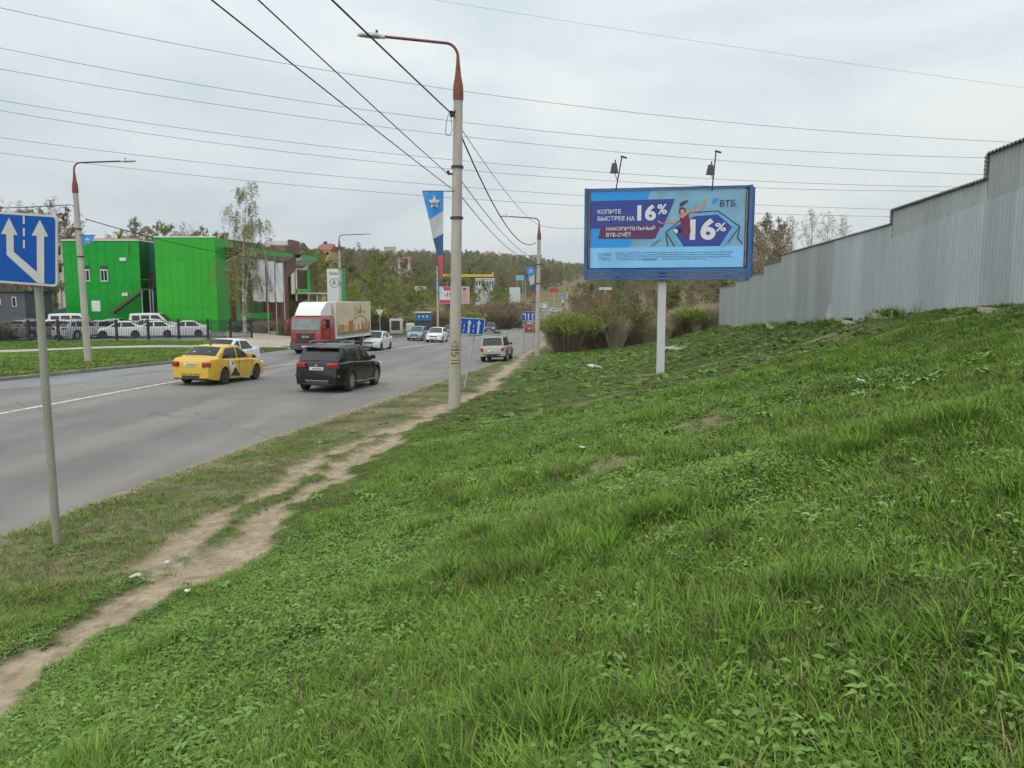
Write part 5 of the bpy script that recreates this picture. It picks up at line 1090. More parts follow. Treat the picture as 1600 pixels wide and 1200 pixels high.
stroke([(4.1,1.55),(4.25,2.25),(4.3,2.2),(4.2,1.6),(4.4,1.85),(4.5,1.6),(4.65,1.85),(4.75,1.62),(4.9,1.85),(5.0,1.62),(5.3,1.8)],.05,TBR,.034); stroke([(3.3,1.2),(3.9,1.42),(4.6,1.4),(5.2,1.25)],.04,TBR,.034)
shape_on(bx,[(.6,1.75),(2.3,1.75),(2.3,1.82),(.6,1.82)],TLG,.034,axb); shape_on(bx,[(.6,1.95),(2.1,1.95),(2.1,2.0),(.6,2.0)],TLG,.034,axb)
mb=MB(); mb.box((-.7,0,.82),(6.6,.9,.22)); mb.build('chassis',DARK,t)
for y in (.95,-.95): mb=MB(); mb.rbox((.6,y,.72),(1.3,.5,.5),.08); mb.build('fuel_tank',DARK,t,40)
for x in (3.2,-2.4):
    for sd in (1,-1): wheel(t,x,sd*1.02,.50,RIMD,sd,w=.32,spokes=8); mb=MB(); mb.lathe([(.60,-.2),(.60,.2)],16,'y',c=(x,sd*1.02,.52)); 
mb=MB(); vs=[];fs=[]
for sd in (1,-1):
    mb=MB(); vs=[];fs=[]
    for k in range(9):
        a=math.pi*k/8; vs+=[(3.2+.62*math.cos(a),sd*.85,.5+.62*math.sin(a)),(3.2+.62*math.cos(a),sd*1.22,.5+.62*math.sin(a))]
    for k in range(8): fs.append((2*k,2*k+1,2*k+3,2*k+2))
    mb.add(vs,fs); mb.build('mudguard',PLASTIC,t)
lf=Vector((-td.y,td.x,0)); zz=float(zr(Yt))+.33; t.matrix_world=Matrix(((td.x,lf.x,0,tp.x),(td.y,lf.y,0,tp.y),(0,0,1,zz),(0,0,0,1)))
# -- parked cars in the dealer's yard
PK='cars parked in the dealer yard'
def park(key,px,D,head,col,label,cat='car'):
    x=(px-800)/F*D; return put_car(key,(x,D,0),head,col,label,PK,'parked_car',cat)
park('suv',57,66,(.25,1),(.17,.18,.19),'grey crossover seen from behind, leftmost in front row behind the fence')
park('suv',127,66.5,(.25,1),(.42,.43,.45),'silver crossover parked right behind the far lawn lamp post')
park('hatch',167,70,(.3,1),(.40,.38,.34),'beige silver hatchback beside the silver crossover behind the fence')
park('sedan',190,68.5,(-1,-.38),(.70,.71,.71),'white sedan parked third from the gate end of the yard fence')
park('sedan',240,69.5,(-1,-.38),(.68,.69,.70),'white sedan in the middle of the three behind the fence')
park('sedan',289,70.5,(-1,-.38),(.60,.62,.64),'silver white sedan nearest the birch behind the fence')
park('sedan',393,80.5,(-1,-.25),(.035,.04,.05),'black sedan parked between the birch and the white flags')
park('van',121,76,(1,.25),(.68,.68,.66),'white off-road van with barred windows behind the lamp post','van')
park('van',245,77.5,(1,.10),(.62,.63,.62),'white van in the rear row below the green stairs','van')
park('sedan',186,76.2,(1,.1),(.30,.32,.33),'grey sedan in the rear row near the stair foot')
park('sedan',50,73,(1,.3),(.55,.57,.58),'silver sedan in the rear row behind the grey crossover')
park('hatch',82,71,(.2,1),(.66,.66,.66),'white hatchback between the grey and silver crossovers')
park('sedan',12,67,(.3,1),(.05,.055,.06),'black car at the left edge of the picture behind the fence')
park('sedan',103,73.5,(.3,1),(.30,.30,.31),'grey car peeping between the two crossovers in the rear row')
park('hatch',228,73.8,(-1,-.2),(.45,.46,.47),'grey white hatchback behind the three white sedans')
# ---------------------------------------------------------------- green car dealer building
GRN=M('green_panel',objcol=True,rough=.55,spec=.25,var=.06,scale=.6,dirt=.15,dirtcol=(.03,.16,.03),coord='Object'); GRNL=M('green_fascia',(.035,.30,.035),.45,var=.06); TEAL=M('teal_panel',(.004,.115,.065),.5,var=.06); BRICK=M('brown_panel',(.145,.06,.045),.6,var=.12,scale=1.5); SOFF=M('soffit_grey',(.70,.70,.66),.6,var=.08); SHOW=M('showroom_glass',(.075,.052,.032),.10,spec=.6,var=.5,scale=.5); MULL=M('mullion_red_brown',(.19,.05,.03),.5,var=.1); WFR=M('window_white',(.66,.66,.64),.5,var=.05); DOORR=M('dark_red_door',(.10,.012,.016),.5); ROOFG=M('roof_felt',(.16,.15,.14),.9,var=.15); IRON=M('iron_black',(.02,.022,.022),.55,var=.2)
GZ=-3.55; bl0=Vector((-40,82,GZ)); bd=empty('dealer_building',bl0,0,'bright green panelled car dealer building with outside stairs and glazed showroom','building')
def lb(p): return Vector(p)-bl0
def panelled(x0,x1,y,z0,z1,nx,nz,colf,skip=()):
    w=(x1-x0)/nx; h=(z1-z0)/nz; g=.018
    me=None
    for i in range(nx):
        for j in range(nz):
            if (i,j) in skip: continue
            if me is None:
                mb=MB(); mb.box((0,0,0),(w-g,.03,h-g)); me=mb.mesh('panel',GRN)
            link('panel',me,bd,lb((x0+w*(i+.5),y-.015,z0+h*(j+.5))),None,colf(i,j))
rp=random.Random(3)
cA=lambda i,j:tuple(c*rp.uniform(.94,1.06) for c in (.006,.31,.028)); cB=lambda i,j:tuple(c*rp.uniform(.95,1.05) for c in (.030,.36,.024))
BK=M('panel_joint',(.004,.10,.014),.7)
XA0,XA1=-47.4,-39.3; ZA=5.95
mb=MB(); mb.box(lb(((XA0+XA1)/2,92.03,(GZ+ZA)/2)),(XA1-XA0,20,ZA-GZ)); mb.build('wall',BK,bd)
panelled(XA0,XA1,82.03,GZ,ZA,9,15,cA)
mb=MB(); mb.box(lb(((XA0+XA1)/2,92,ZA+.06)),(XA1-XA0+.1,20.2,.12)); mb.build('parapet_cap',WFR,bd)
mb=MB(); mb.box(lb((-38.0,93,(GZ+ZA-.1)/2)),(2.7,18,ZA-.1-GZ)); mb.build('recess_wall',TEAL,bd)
XB0,XB1=-36.75,-30.5; ZB=6.15
mb=MB(); mb.add([lb(p) for p in ((XB0,80.03,GZ),(XB1,80.03,GZ),(XB1+1.5,90,GZ),(XB1-2,98,GZ),(XB0,98,GZ),(XB0,80.03,ZB),(XB1,80.03,ZB),(XB1+1.5,90,ZB),(XB1-2,98,ZB),(XB0,98,ZB))],[(0,1,6,5),(1,2,7,6),(2,3,8,7),(3,4,9,8),(4,0,5,9),(5,6,7,8,9)]); mb.build('wall',BK,bd)
panelled(XB0,XB1,80.03,GZ,ZB,8,4,cB)
mb=MB(); mb.box(lb(((XB0+XB1)/2,80.1,ZB+.05)),(XB1-XB0+.1,.3,.12)); mb.build('parapet_cap',WFR,bd)
# road-facing front : X = -30.5+.15*(Y-80)
def fp(Y,out=0,z=0): return Vector((-30.5+.15*(Y-80)+.989*out,Y-.148*out,z))
def fquad(Y0,Y1,z0,z1,out,mat,name,par=None,th=.12):
    mb=MB(); a,b=fp(Y0,out),fp(Y1,out); n=Vector((-.989,.148,0))*th
    mb.prism([lb((a.x,a.y,z0)),lb((b.x,b.y,z0)),lb((b.x,b.y,z1)),lb((a.x,a.y,z1))],n); return mb.build(name,mat,par or bd)
fquad(80.05,82.6,GZ,ZB-.02,.03,GRNL,'wall'); fquad(83.6,84.6,GZ,5.3,.03,GRNL,'wall'); w=fquad(82.6,83.6,-2.6,3.4,.02,SHOW,'showcase_window'); fquad(82.55,82.7,-2.6,3.4,.08,MULL,'frame',w); fquad(83.5,83.65,-2.6,3.4,.08,MULL,'frame',w); fquad(82.6,83.6,3.4,ZB-.02,.03,GRNL,'wall'); fquad(82.6,83.6,GZ,-2.6,.03,GRNL,'wall')
fquad(84.6,94,-1.75,3.8,-.1,SHOW,'showroom_glazing'); fquad(84.6,94,GZ,-2.5,-.1,BRICK,'plinth'); fquad(84.6,94,-2.5,-1.75,.05,GRNL,'plinth_band')
for Y in (85.0,87.2,88.9,90.6,91.2,92.8): fquad(Y,Y+(.28 if Y!=91.2 else .7),-1.75,3.8,.04,MULL,'mullion')
# canopy: fascia + sloping soffit
def canopy(Y0,Y1,zt,name):
    fquad(Y0,Y1,zt-.62,zt,2.0,GRNL,name,th=.1)
    mb=MB(); a,b,c,d=fp(Y0,2.0),fp(Y1,2.0),fp(Y1,.0),fp(Y0,.0); mb.prism([lb((a.x,a.y,zt-.62)),lb((b.x,b.y,zt-.62)),lb((c.x,c.y,3.8)),lb((d.x,d.y,3.8))],(0,0,.06)); mb.build('soffit',SOFF,bd)
    mb=MB(); mb.prism([lb((a.x,a.y,zt-.01)),lb((b.x,b.y,zt-.01)),lb((c.x-6,c.y,zt-.01)),lb((d.x-6,d.y,zt-.01))],(0,0,-.1)); mb.build('roof',ROOFG,bd)
canopy(82,94,5.38,'canopy_fascia'); canopy(96.7,101.4,5.42,'canopy_fascia')
# slanted brown portal
mb=MB(); pr=[fp(94.2,2.6),fp(97.6,2.6)]
a=[lb((fp(Y,1.2).x,fp(Y,1.2).y,z)) for Y,z in ((91.6,GZ),(93.6,GZ),(94.2,2.4),(96.6,3.4),(96.6,6.05),(94.0,6.3),(93.4,3.6))]
mb.prism(a,Vector((-.989,.148,0))*5); mb.build('portal',BRICK,bd); fquad(94,97,GZ,3.4,.3,SHOW,'entrance_glazing'); 
fquad(95.2,95.7,GZ,3.5,.5,MULL,'mullion')
mb=MB(); c=fp(94.5,-1.0); mb.box(lb((c.x,c.y,6.3)),(.15,3.4,.5)); mb.build('parapet_cap',WFR,bd)
mb=MB(); c=fp(99,-2.2); mb.box(lb((c.x+.4,c.y,6.1)),(3.0,3.5,1.9)); mb.build('roof_box',M('roof_box_white',(.52,.58,.60),.5,var=.08),bd); mb=MB(); mb.box(lb((c.x+2.05,c.y-.2,6.15)),(.5,3.6,2.1)); mb.build('roof_box_edge',BRICK,bd)
fquad(97,100.6,-.3,3.5,.9,SHOW,'corner_window'); fquad(96.9,97.2,-.4,3.6,1.0,SOFF,'frame'); fquad(96.9,101.2,.45,1.1,1.05,GRNL,'frame'); fquad(100.3,101.2,1.1,3.6,1.0,GRNL,'frame'); fquad(96.9,101,GZ,.45,.3,SHOW,'wall')
mb=MB(); c=fp(99.5,2.2); mb.box(lb((c.x,c.y,.55)),(3.2,5.0,.16),(0,0,-.15)); mb.build('porch_roof',SOFF,bd)
for Y in (97.6,101.4):
    c=fp(Y,3.4); mb=MB(); mb.tube([lb((c.x,c.y,-4)),lb((c.x,c.y,.5))],.09,8); mb.build('porch_post',SOFF,bd)
# white windows, vents, signs on the green end wall
def win(px,py0,py1,wpx,D=81.93):
    z0,z1=pix(0,py1,D).z,pix(0,py0,D).z; x=(px-800)/F*D; wd_=wpx/F*D; f=MB()
    f.box(lb((x,D,(z0+z1)/2)),(wd_,.10,z1-z0)); o=f.build('window',WFR,bd)
    for k in (-1,1): mb=MB(); mb.box(lb((x+k*wd_*.23,D-.055,(z0+z1)/2)),(wd_*.36,.02,(z1-z0)*.82)); mb.build('pane',GLASS,o)
    mb=MB(); mb.box(lb((x,D+.02,z1+.2)),(wd_*1.05,.07,.34)); mb.build('lintel_panel',DARK,o)
win(141,421,440,11); win(169,421,440,11)
for px,py,w,h in ((199,405,10,5),(199,460,9,5)):
    D=81.9; mb=MB(); mb.box(lb(((px-800)/F*D,D,pix(0,py,D).z)),(w/F*D,.06,h/F*D)); mb.build('wall_plate',WFR,bd)
mb=MB(); D=81.9; mb.box(lb(((208-800)/F*D,D,pix(0,391,D).z)),(.1,.08,1.2)); mb.build('wall_pipe',GRNL,bd)
for py0,py1 in ((424,450),(475,486)):
    D=83.9; mb=MB(); mb.box(lb(((238.5-800)/F*D,D,pix(0,(py0+py1)/2,D).z)),(.62,.06,(py1-py0)/F*D)); mb.build('door',DOORR,bd)
# outside stair
STEP=M('stair_steel',(.09,.075,.05),.6,var=.2); Ds=81.0; zl=pix(0,452,Ds).z; x0s=(176-800)/F*Ds; x1s=(228-800)/F*Ds; zb0=pix(0,489,Ds).z
stair=empty('stair',(0,0,0)); stair.parent=bd
n=13
for k in range(n):
    q=(k+.5)/n; mb=MB(); mb.box(lb((lerp(x0s,x1s,q),Ds,lerp(zb0,zl,q))),(.34,1.0,.05)); mb.build('tread',STEP,stair)
for y in (Ds-.52,Ds+.52): mb=MB(); mb.prism([lb((x0s,y,zb0-.25)),lb((x1s,y,zl-.25)),lb((x1s,y,zl+.03)),lb((x0s,y,zb0+.03))],(0,.05,0)); mb.build('stringer',STEP,stair)
xl=(247-800)/F*Ds; mb=MB(); mb.box(lb(((x1s+xl)/2,Ds+.6,zl)),(xl-x1s,2.2,.10)); mb.build('landing',STEP,stair)
for x in (x1s+.05,xl-.1,xl-.4): mb=MB(); mb.tube([lb((x,Ds-.45,GZ)),lb((x,Ds-.45,zl))],.05,6); mb.build('stair_post',GALV,stair)
mb=MB(); mb.tube([lb((x0s,Ds-.5,zb0+1)),lb((x1s,Ds-.5,zl+1)),lb((xl,Ds-.5,zl+1))],.025,5)
for k in range(9): q=k/8; mb.tube([lb((lerp(x0s,x1s,q),Ds-.5,lerp(zb0,zl,q))),lb((lerp(x0s,x1s,q),Ds-.5,lerp(zb0,zl,q)+1))],.018,4)
for k in range(4): x=lerp(x1s,xl,k/3); mb.tube([lb((x,Ds-.5,zl)),lb((x,Ds-.5,zl+1))],.018,4)
o=mb.build('handrail',M('rail_green',(.02,.14,.03),.5),stair); o['kind']='stuff'
mb=MB(); D=80.2; c=pix(150,478,D); mb.box(lb((c.x,c.y,c.z)),(.9,.04,1.1)); mb.build('notice_board',WFR,bd); 
# ---------------------------------------------------------------- iron fences
def iron_fence(P,label,h=1.7,bay=2.5,pitch=.125,zoff=0):
    P=[Vector((a,b,0)) for a,b in P]; base=Vector((P[0].x,P[0].y,Hz(P[0].x,P[0].y))); t=empty('iron_fence',base,0,label,'fence')
    seg=[]
    for a,b in zip(P[:-1],P[1:]):
        n=max(1,round((b-a).length/bay))
        for k in range(n): seg.append((a.lerp(b,k/n),a.lerp(b,(k+1)/n)))
    def G(p): return Vector((p.x,p.y,Hz(p.x,p.y)+zoff))-base
    for k,(a,b) in enumerate(seg):
        mb=MB(); p=G(a); mb.box(p+Vector((0,0,h/2-.1)),(.14,.14,h+.25)); mb.box(p+Vector((0,0,h+.04)),(.13,.13,.04)); mb.build('post',IRON,t)
        pa,pb=G(a),G(b); mb=MB()
        for z in (.18,h-.22): mb.tube([pa+Vector((0,0,z)),pb+Vector((0,0,z))],.02,4)
        n=int((b-a).length/pitch)
        for i in range(1,n):
            q=pa.lerp(pb,i/n); mb.box(q+Vector((0,0,h/2)),(.03,.03,h-.06+(.12 if i%4==0 else 0)))
        o=mb.build('picket_panel',IRON,t); o['kind']='stuff'
    p=G(seg[-1][1]); mb=MB(); mb.box(p+Vector((0,0,h/2-.1)),(.14,.14,h+.25)); mb.build('post',IRON,t)
iron_fence(FENCE_L,'black iron fence in front of the parked cars')
iron_fence([(-18.6,77.5),(-17.2,86),(-15.6,96)],'black iron fence beyond the truck beside the totem sign')
iron_fence([(-47,79.2),(-40,79.2)],'low black railing at the foot of the green wall',h=1.3)
# ---------------------------------------------------------------- totem, flags, kiosk and other yard things
D=86.0; c=pix(528,500,D); c.z=Hz(c.x,c.y); t=empty('totem_sign',c,0,'tall white dealer totem with green emblem and green edge','sign')
top=pix(0,420,D).z-c.z; TW2=M('totem_white',(.60,.62,.60),.45,var=.04); TGN=M('totem_green',(.02,.24,.07),.4,var=.05)
mb=MB(); mb.box((-.25,0,top/2),(1.62,.35,top)); bo=mb.build('panel',TW2,t); mb=MB(); mb.prism([(.56,-.19,0),(.85,-.19,0),(1.0,-.19,top*.5),(.86,-.19,top-.02),(.56,-.19,top)],(0,.38,0)); mb.build('edge',TGN,t)
axt=(Vector((-1.06,-.178,0)),Vector((1,0,0)),Vector((0,0,1)),Vector((0,-1,0)))
text_on(bo,'ŠKODA',PLBLK,.2,top-.68,1.2,.34,.004,.03,axt)
mb=MB(); cc=Vector((-.25,-.18,top-1.55)); vs=[];fs=[]
for k in range(24): a=2*math.pi*k/24; vs+=[cc+Vector((.52*math.cos(a),0,.52*math.sin(a))),cc+Vector((.44*math.cos(a),0,.44*math.sin(a)))]
mb.add(vs,[(2*k,2*k+1,(2*k+3)%48,(2*k+2)%48) for k in range(24)]); em=mb.build('emblem_ring',M('emblem_grey',(.12,.14,.13),.3),bo)
def emb(pts): 
    mb=MB(); mb.poly([cc+Vector((x*.44,-.006,z*.44)) for x,z in pts]); mb.build('emblem_arrow',TGN,em)
emb([(-.5,-.55),(.1,-.2),(.55,-.3),(.35,.0),(.1,.0),(-.3,-.1),(-.62,-.2)]); emb([(-.45,.05),(.25,.05),(.3,.22),(-.3,.25)]); emb([(-.3,.35),(.28,.28),(.2,.45),(-.2,.55)]); emb([(-.15,.62),(.18,.5),(.1,.75)])
FLAGW=M('flag_white',(.58,.60,.62),.7,var=.12,scale=1.5,bump=.0); FPR=flat('flag_print_grey',(.18,.19,.2))
for i,(px,wl_,wr,yt,yb,l) in enumerate(((420.5,393,418,406,471,'leftmost of three white dealer flags, with a round emblem'),(433.5,421,432,408,472,'middle of three white dealer flags, with upright lettering'),(446.5,433,445,411,472,'rightmost of three white dealer flags'))):
    D=78.5; base=pix(px,526,D); base.z=Hz(base.x,base.y); t=empty('flag_pole',base,0,l,'flag','white dealer flags'); zt=pix(0,yt-6,D).z-base.z
    mb=MB(); mb.tube([(0,0,-.2),(-.02,0,zt)],[.055,.035],8); mb.build('pole',GALV,t,50)
    z0,z1=pix(0,yb,D).z-base.z,pix(0,yt,D).z-base.z; xl_=(wl_-px)/F*D; xr_=(wr-px)/F*D; mb=MB(); K,J=8,14; vs=[]
    for j in range(J+1):
        for k in range(K+1):
            q=k/K; x=lerp(xr_,xl_,q); z=lerp(z1,z0,j/J); sag=q*(.55 if i==0 else .1)*(j/J); vs.append((x+sag*.9*(1-j/J*.3),.12*math.sin(q*5+j*.35+i)*q+.05*math.sin(j*.9+k),z+.06*math.sin(k*1.1)*q))
    mb.add(vs,[(j*(K+1)+k,j*(K+1)+k+1,(j+1)*(K+1)+k+1,(j+1)*(K+1)+k) for j in range(J) for k in range(K)]); fl=mb.build('cloth',FLAGW,t,60)
    if i==0:
        mb=MB(); vs=[]; cc2=Vector((lerp(xr_,xl_,.55),-.2,z1-.85))
        for k in range(20): a=2*math.pi*k/20; vs+=[cc2+Vector((.42*math.cos(a),0,.42*math.sin(a))),cc2+Vector((.37*math.cos(a),0,.37*math.sin(a)))]
        mb.add(vs,[(2*k,2*k+1,(2*k+3)%40,(2*k+2)%40) for k in range(20)]); mb.build('emblem_ring',FPR,fl); mb=MB(); mb.poly([cc2+Vector(p) for p in ((-.2,0,-.2),(.2,0,-.05),(.05,0,.25),(-.1,0,.1))]); mb.build('emblem_arrow',FPR,fl)
    if i==1:
        axf=(Vector((-.52,-.2,z0+1.0)),Vector((0,0,1)),Vector((-1,0,0)),Vector((0,-1,0))); text_on(fl,'ŠKODA',FPR,0,-.12,1.7,.24,0,.02,axf)
CAB=M('cabin_grey',(.075,.08,.088),.6,var=.1)
c=pix(2,490,74); c.z=Hz(c.x,c.y); t=empty('guard_cabin',c,0,'dark grey cabin with white framed windows at the left edge','building'); h=pix(0,456,74).z-c.z
mb=MB(); mb.box((0,2.2,h/2),(4.7,4.4,h)); mb.build('wall',CAB,t); mb=MB(); mb.box((.0,2.2,h+.06),(5.1,4.9,.14)); mb.build('roof',DARK,t)
for x,w,hh in ((-.55,1.2,.55),(1.35,.42,.95)):
    mb=MB(); mb.box((x,-.03,h-.95),(w,.08,hh)); o=mb.build('window',WFR,t); mb=MB(); mb.box((x,-.08,h-.95),(w-.14,.02,hh-.14)); mb.build('pane',GLASS,o)
GF=M('dark_green_fence',(.012,.075,.05),.6,var=.15); a=pix(38,486,98); b=pix(112,486,98)
t=empty('board_fence',(a.x,a.y,Hz(a.x,a.y)),0,'dark green board fence behind the parked cars','fence')
for k in range(12): mb=MB(); mb.box(((b.x-a.x)*(k+.5)/12,0,.95),((b.x-a.x)/12-.03,.05,2.3)); mb.build('board',GF,t)
YEL=M('gas_yellow',(.55,.36,.03),.5,var=.1)
mb=MB(); c=pix(78,480,95); c.z=Hz(c.x,c.y); mb.tube([(0,0,-.2),(0,0,4.2)],.08,6); mb.box((.35,0,1.2),(.8,.5,.5)); mb.tube([(.3,0,0),(.3,0,1.2)],.07,6); o=mb.build('gas_pipe',YEL,None,loc=c); tag(o,'yellow gas pipe stand behind the parked cars','pipe')
# kiosk, tank, bins beyond the truck
KB=M('kiosk_blue',(.015,.14,.33),.5,var=.12)
c=pix(661,500,112); c.z=Hz(c.x,c.y); t=empty('kiosk',c,0,'blue topped kiosk on the far verge behind the oncoming cars','kiosk')
mb=MB(); mb.box((0,1,1.3),(2.0,2,2.6)); mb.build('body',M('kiosk_dark',(.05,.055,.06),.6),t); mb=MB(); mb.box((0,.95,2.35),(2.1,2.2,1.1)); mb.build('fascia',KB,t); mb=MB(); mb.box((0,.9,2.98),(2.3,2.4,.12)); mb.build('roof',WFR,t)
for x in (-.55,.05,.6): mb=MB(); mb.lathe([(.14,-.17),(.14,-.16),(.001,-.165)],8,'y',c=(x,0,2.4)); mb.build('print',WFR,t)
c=pix(641,502,104); c.z=Hz(c.x,c.y); mb=MB(); mb.rbox((0,0,.85),(1.15,1.0,1.3),.25); 
for k in range(6): mb.box((-.5+.2*k,-.52,.85),(.03,.03,1.3))
o=mb.build('liquid_tank',M('tank_white',(.55,.55,.54),.5,var=.1),None,40,loc=c); tag(o,'white caged liquid tank beside the blue kiosk','tank')
c=pix(588,520,71); c.z=Hz(c.x,c.y); mb=MB(); mb.rbox((0,0,.4),(.55,.5,.8),.05); mb.box((0,-.26,.45),(.35,.02,.4)); o=mb.build('litter_bin',M('bin_grey',(.10,.10,.13),.6),None,40,loc=c); tag(o,'grey litter bin just behind the truck','bin')
c=pix(619,500,100); c.z=Hz(c.x,c.y); mb=MB(); mb.rbox((0,0,1.1),(1.6,1.2,1.9),.1); mb.box((0,-.62,1.2),(1.1,.03,1.2),mi=1); o=mb.build('transformer_box',[M('box_pale',(.45,.45,.43),.6),DARK],None,40,loc=c); tag(o,'pale metal cabinet behind the iron fence past the truck','cabinet')
# second billboard behind the near post
c=pix(710,461,142); t=empty('billboard',(c.x,c.y,Hz(c.x,c.y)),0,'pink and white city billboard half hidden by the nearest lamp post','billboard'); g0=t.location.copy(); cz=c.z-g0.z; PK_=flat('poster_pink',(.55,.03,.16)); LIL=flat('poster_lilac',(.45,.33,.42)); WHP=flat('poster_white2',(.6,.6,.6)); CY=flat('poster_cyan',(.35,.55,.6))
for x in (-.9,.9): mb=MB(); mb.tube([(x,.2,-.3),(x,.2,cz-1.4)],.14,8); mb.build('post',DARK,t)
mb=MB(); mb.box((0,.1,cz),(5.5,.25,3.1)); bo=mb.build('panel',WHP,t); ax=(Vector((-2.7,-.03,cz-1.5)),Vector((1,0,0)),Vector((0,0,1)),Vector((0,-1,0)))
shape_on(bo,[(0,0),(3.4,0),(3.4,.62),(0,.62)],PK_,.006,ax); shape_on(bo,[(.8,2.3),(3.4,2.3),(3.4,3.0),(.5,3.0)],PK_,.006,ax); shape_on(bo,[(0,1.1),(.5,1.9),(.3,3.0),(0,3.0)],CY,.006,ax); shape_on(bo,[(3.6,0),(5.4,0),(5.4,3),(3.6,3)],LIL,.006,ax); text_on(bo,'-15',PLBLK,.75,1.2,1.5,.75,.010,.03,ax)
shape_on(bo,[(4.1,.1),(5.0,.1),(5.1,1.2),(4.8,1.9),(4.9,2.3),(4.6,2.7),(4.3,2.5),(4.3,2.0),(4.0,1.4)],flat('poster_peach',(.5,.28,.22)),.012,ax); shape_on(bo,[(4.3,2.45),(4.9,2.35),(4.85,2.7),(4.55,2.85),(4.3,2.7)],PHAIR,.016,ax)
# ---------------------------------------------------------------- far hillside buildings and signs
def far_box(name,px0,px1,py0,py1,D,depth,mat,label,cat,roof=None,roofh=0,wins=0,winrows=1,grp=None):
    a=pix(px0,py1,D); b=pix(px1,py0,D); w=b.x-a.x; h=b.z-a.z; g=Hz((a.x+b.x)/2,D); ext=max(0,a.z-g)+1.0
    t=empty(name,((a.x+b.x)/2,D,a.z),0,label,cat,grp); mb=MB(); mb.box((0,depth/2,(h-ext)/2),(w,depth,h+ext)); mb.build('wall',mat,t)
    if roof:
        if roofh>0:
            mb=MB(); e=.06*w; mb.prism([(-w/2-e,-e,h),(-w/2-e,depth+e,h),(-w/2-e,depth/2,h+roofh)],(w+2*e,0,0)); mb.build('roof',roof,t)
        else: mb=MB(); mb.box((0,depth/2,h+.15),(w*1.03,depth*1.03,.3)); mb.build('roof',roof,t)
    for r_ in range(winrows):
        for k in range(wins):
            mb=MB(); mb.box((-w/2+w*(k+.5)/wins,-.04,h*(r_+.5)/winrows),(w/wins*.5,.06,h/winrows*.5)); mb.build('window',GLASS,t)
    return t
RR=M('red_roof',(.25,.075,.06),.8,var=.15); RB=M('brown_roof',(.15,.11,.09),.8,var=.15); PLW=M('plaster_pale',(.50,.48,.44),.8,var=.1); PLY=M('plaster_yellow',(.42,.32,.13),.8,var=.1); PLB=M('pale_blue_wall',(.42,.46,.50),.7,var=.12); BRK=M('brick_wall',(.24,.11,.08),.85,var=.15)
HG='houses behind the car dealer'
far_box('house',407,462,387,402,150,9,PLW,'pale house with brown hipped roof behind the showroom','house',RB,1.3,3,1,HG); far_box('house',497,516,391,401,190,8,PLY,'small yellow house with brown roof above the showroom corner','house',RR,1.8,2,1,HG)
far_box('house',130,196,378,386,135,8,BRK,'red roofed house just behind the green end block','house',RR,.9,3,1,HG); far_box('house',88,109,378,432,128,6,PLW,'pale two storey house between the big lane sign and green block','house',RB,1.2,2,2,HG)
far_box('house',622,640,407,416,420,8,PLW,'small white house among trees on the far hillside','house',RR,2,2,1)
far_box('gas_station',743,772,436,449,300,8,PLB,'pale blue gas station shop below the yellow canopy','building',WFR,0,7,1)
c0=pix(690,431,305); c1=pix(771,431,305); t=empty('canopy_roof',((c0.x+c1.x)/2,305,c0.z-5),0,'long yellow gas station canopy on the far hillside','canopy'); w=c1.x-c0.x
mb=MB(); mb.box((0,0,5),(w,9,1.0)); mb.build('fascia',YEL,t); mb=MB(); mb.box((-w*.17,-3,6.6),(1.6,.4,2.6)); mb.build('price_sign',YEL,t); mb=MB(); mb.box((w*.49,-3,5.9),(.5,.4,1.2)); mb.build('end_sign',YEL,t)
for x in (-.4,-.13,.13,.4): mb=MB(); mb.tube([(w*x,0,-4),(w*x,0,4.6)],.25,6); mb.build('column',PLW,t)
AG='apartment blocks on the ridge'
for k,(x0,x1,y0,y1,l,roof) in enumerate(((720,735,403,409,'leftmost pale apartment block on the ridge',0),(731,745,395,408,'tall grey apartment block with dark top on the ridge',0),(757,771,397,409,'pale apartment block with red roof box on the ridge, left of the pair',1),(772,786,401,409,'low pale apartment block right of the red roof box',0),(784,799,399,409,'long pale block with small red roof on the ridge',1),(806,821,401,410,'red roofed block left of the second lamp post on the ridge',1),(828,846,401,411,'ridge block right behind the second lamp post',1),(847,862,408,415,'white block at the right end of the ridge',0),(600,616,386,393,'pale flat block above the hillside trees left of the near post',0))):
    far_box('apartment_block',x0,x1,y0,y1,860+12*k,14,PLW if k!=1 else PLB,l,'apartment block',RR if roof else RB,2.5 if roof else 0,7,3 if k==1 else 2,AG)
def far_sign(px0,px1,py0,py1,D,mat,label,posts=1):
    a=pix(px0,py1,D); b=pix(px1,py0,D); g=Hz((a.x+b.x)/2,D); t=empty('far_billboard',((a.x+b.x)/2,D,g),0,label,'billboard','far billboards on the hillside'); w=b.x-a.x; h=b.z-a.z; z=(a.z+b.z)/2-g
    mb=MB(); mb.box((0,0,z),(w,.3,h)); mb.build('panel',mat,t)
    for k in range(posts): x=0 if posts==1 else -w*.35+w*.7*k; mb=MB(); mb.tube([(x,.2,-.5),(x,.2,z-h/2)],.15,6); mb.build('post',GALV,t)
SB2=flat('far_sign_blue',(.02,.12,.33)); SW2=flat('far_sign_pale',(.48,.50,.52)); SR2=flat('far_sign_red',(.30,.05,.04)); SLB=flat('far_sign_sky',(.18,.36,.48))
far_sign(680,686,441,453,230,SB2,'narrow tall blue price board left of the near lamp post'); far_sign(648,666,447,454,240,SW2,'low white and violet sign board on the hillside road',2); far_sign(806,819,430,438,330,SLB,'light blue billboard on tall legs above the pale wall',2); far_sign(818,824,432,438,332,SB2,'small blue board beside the light blue billboard')
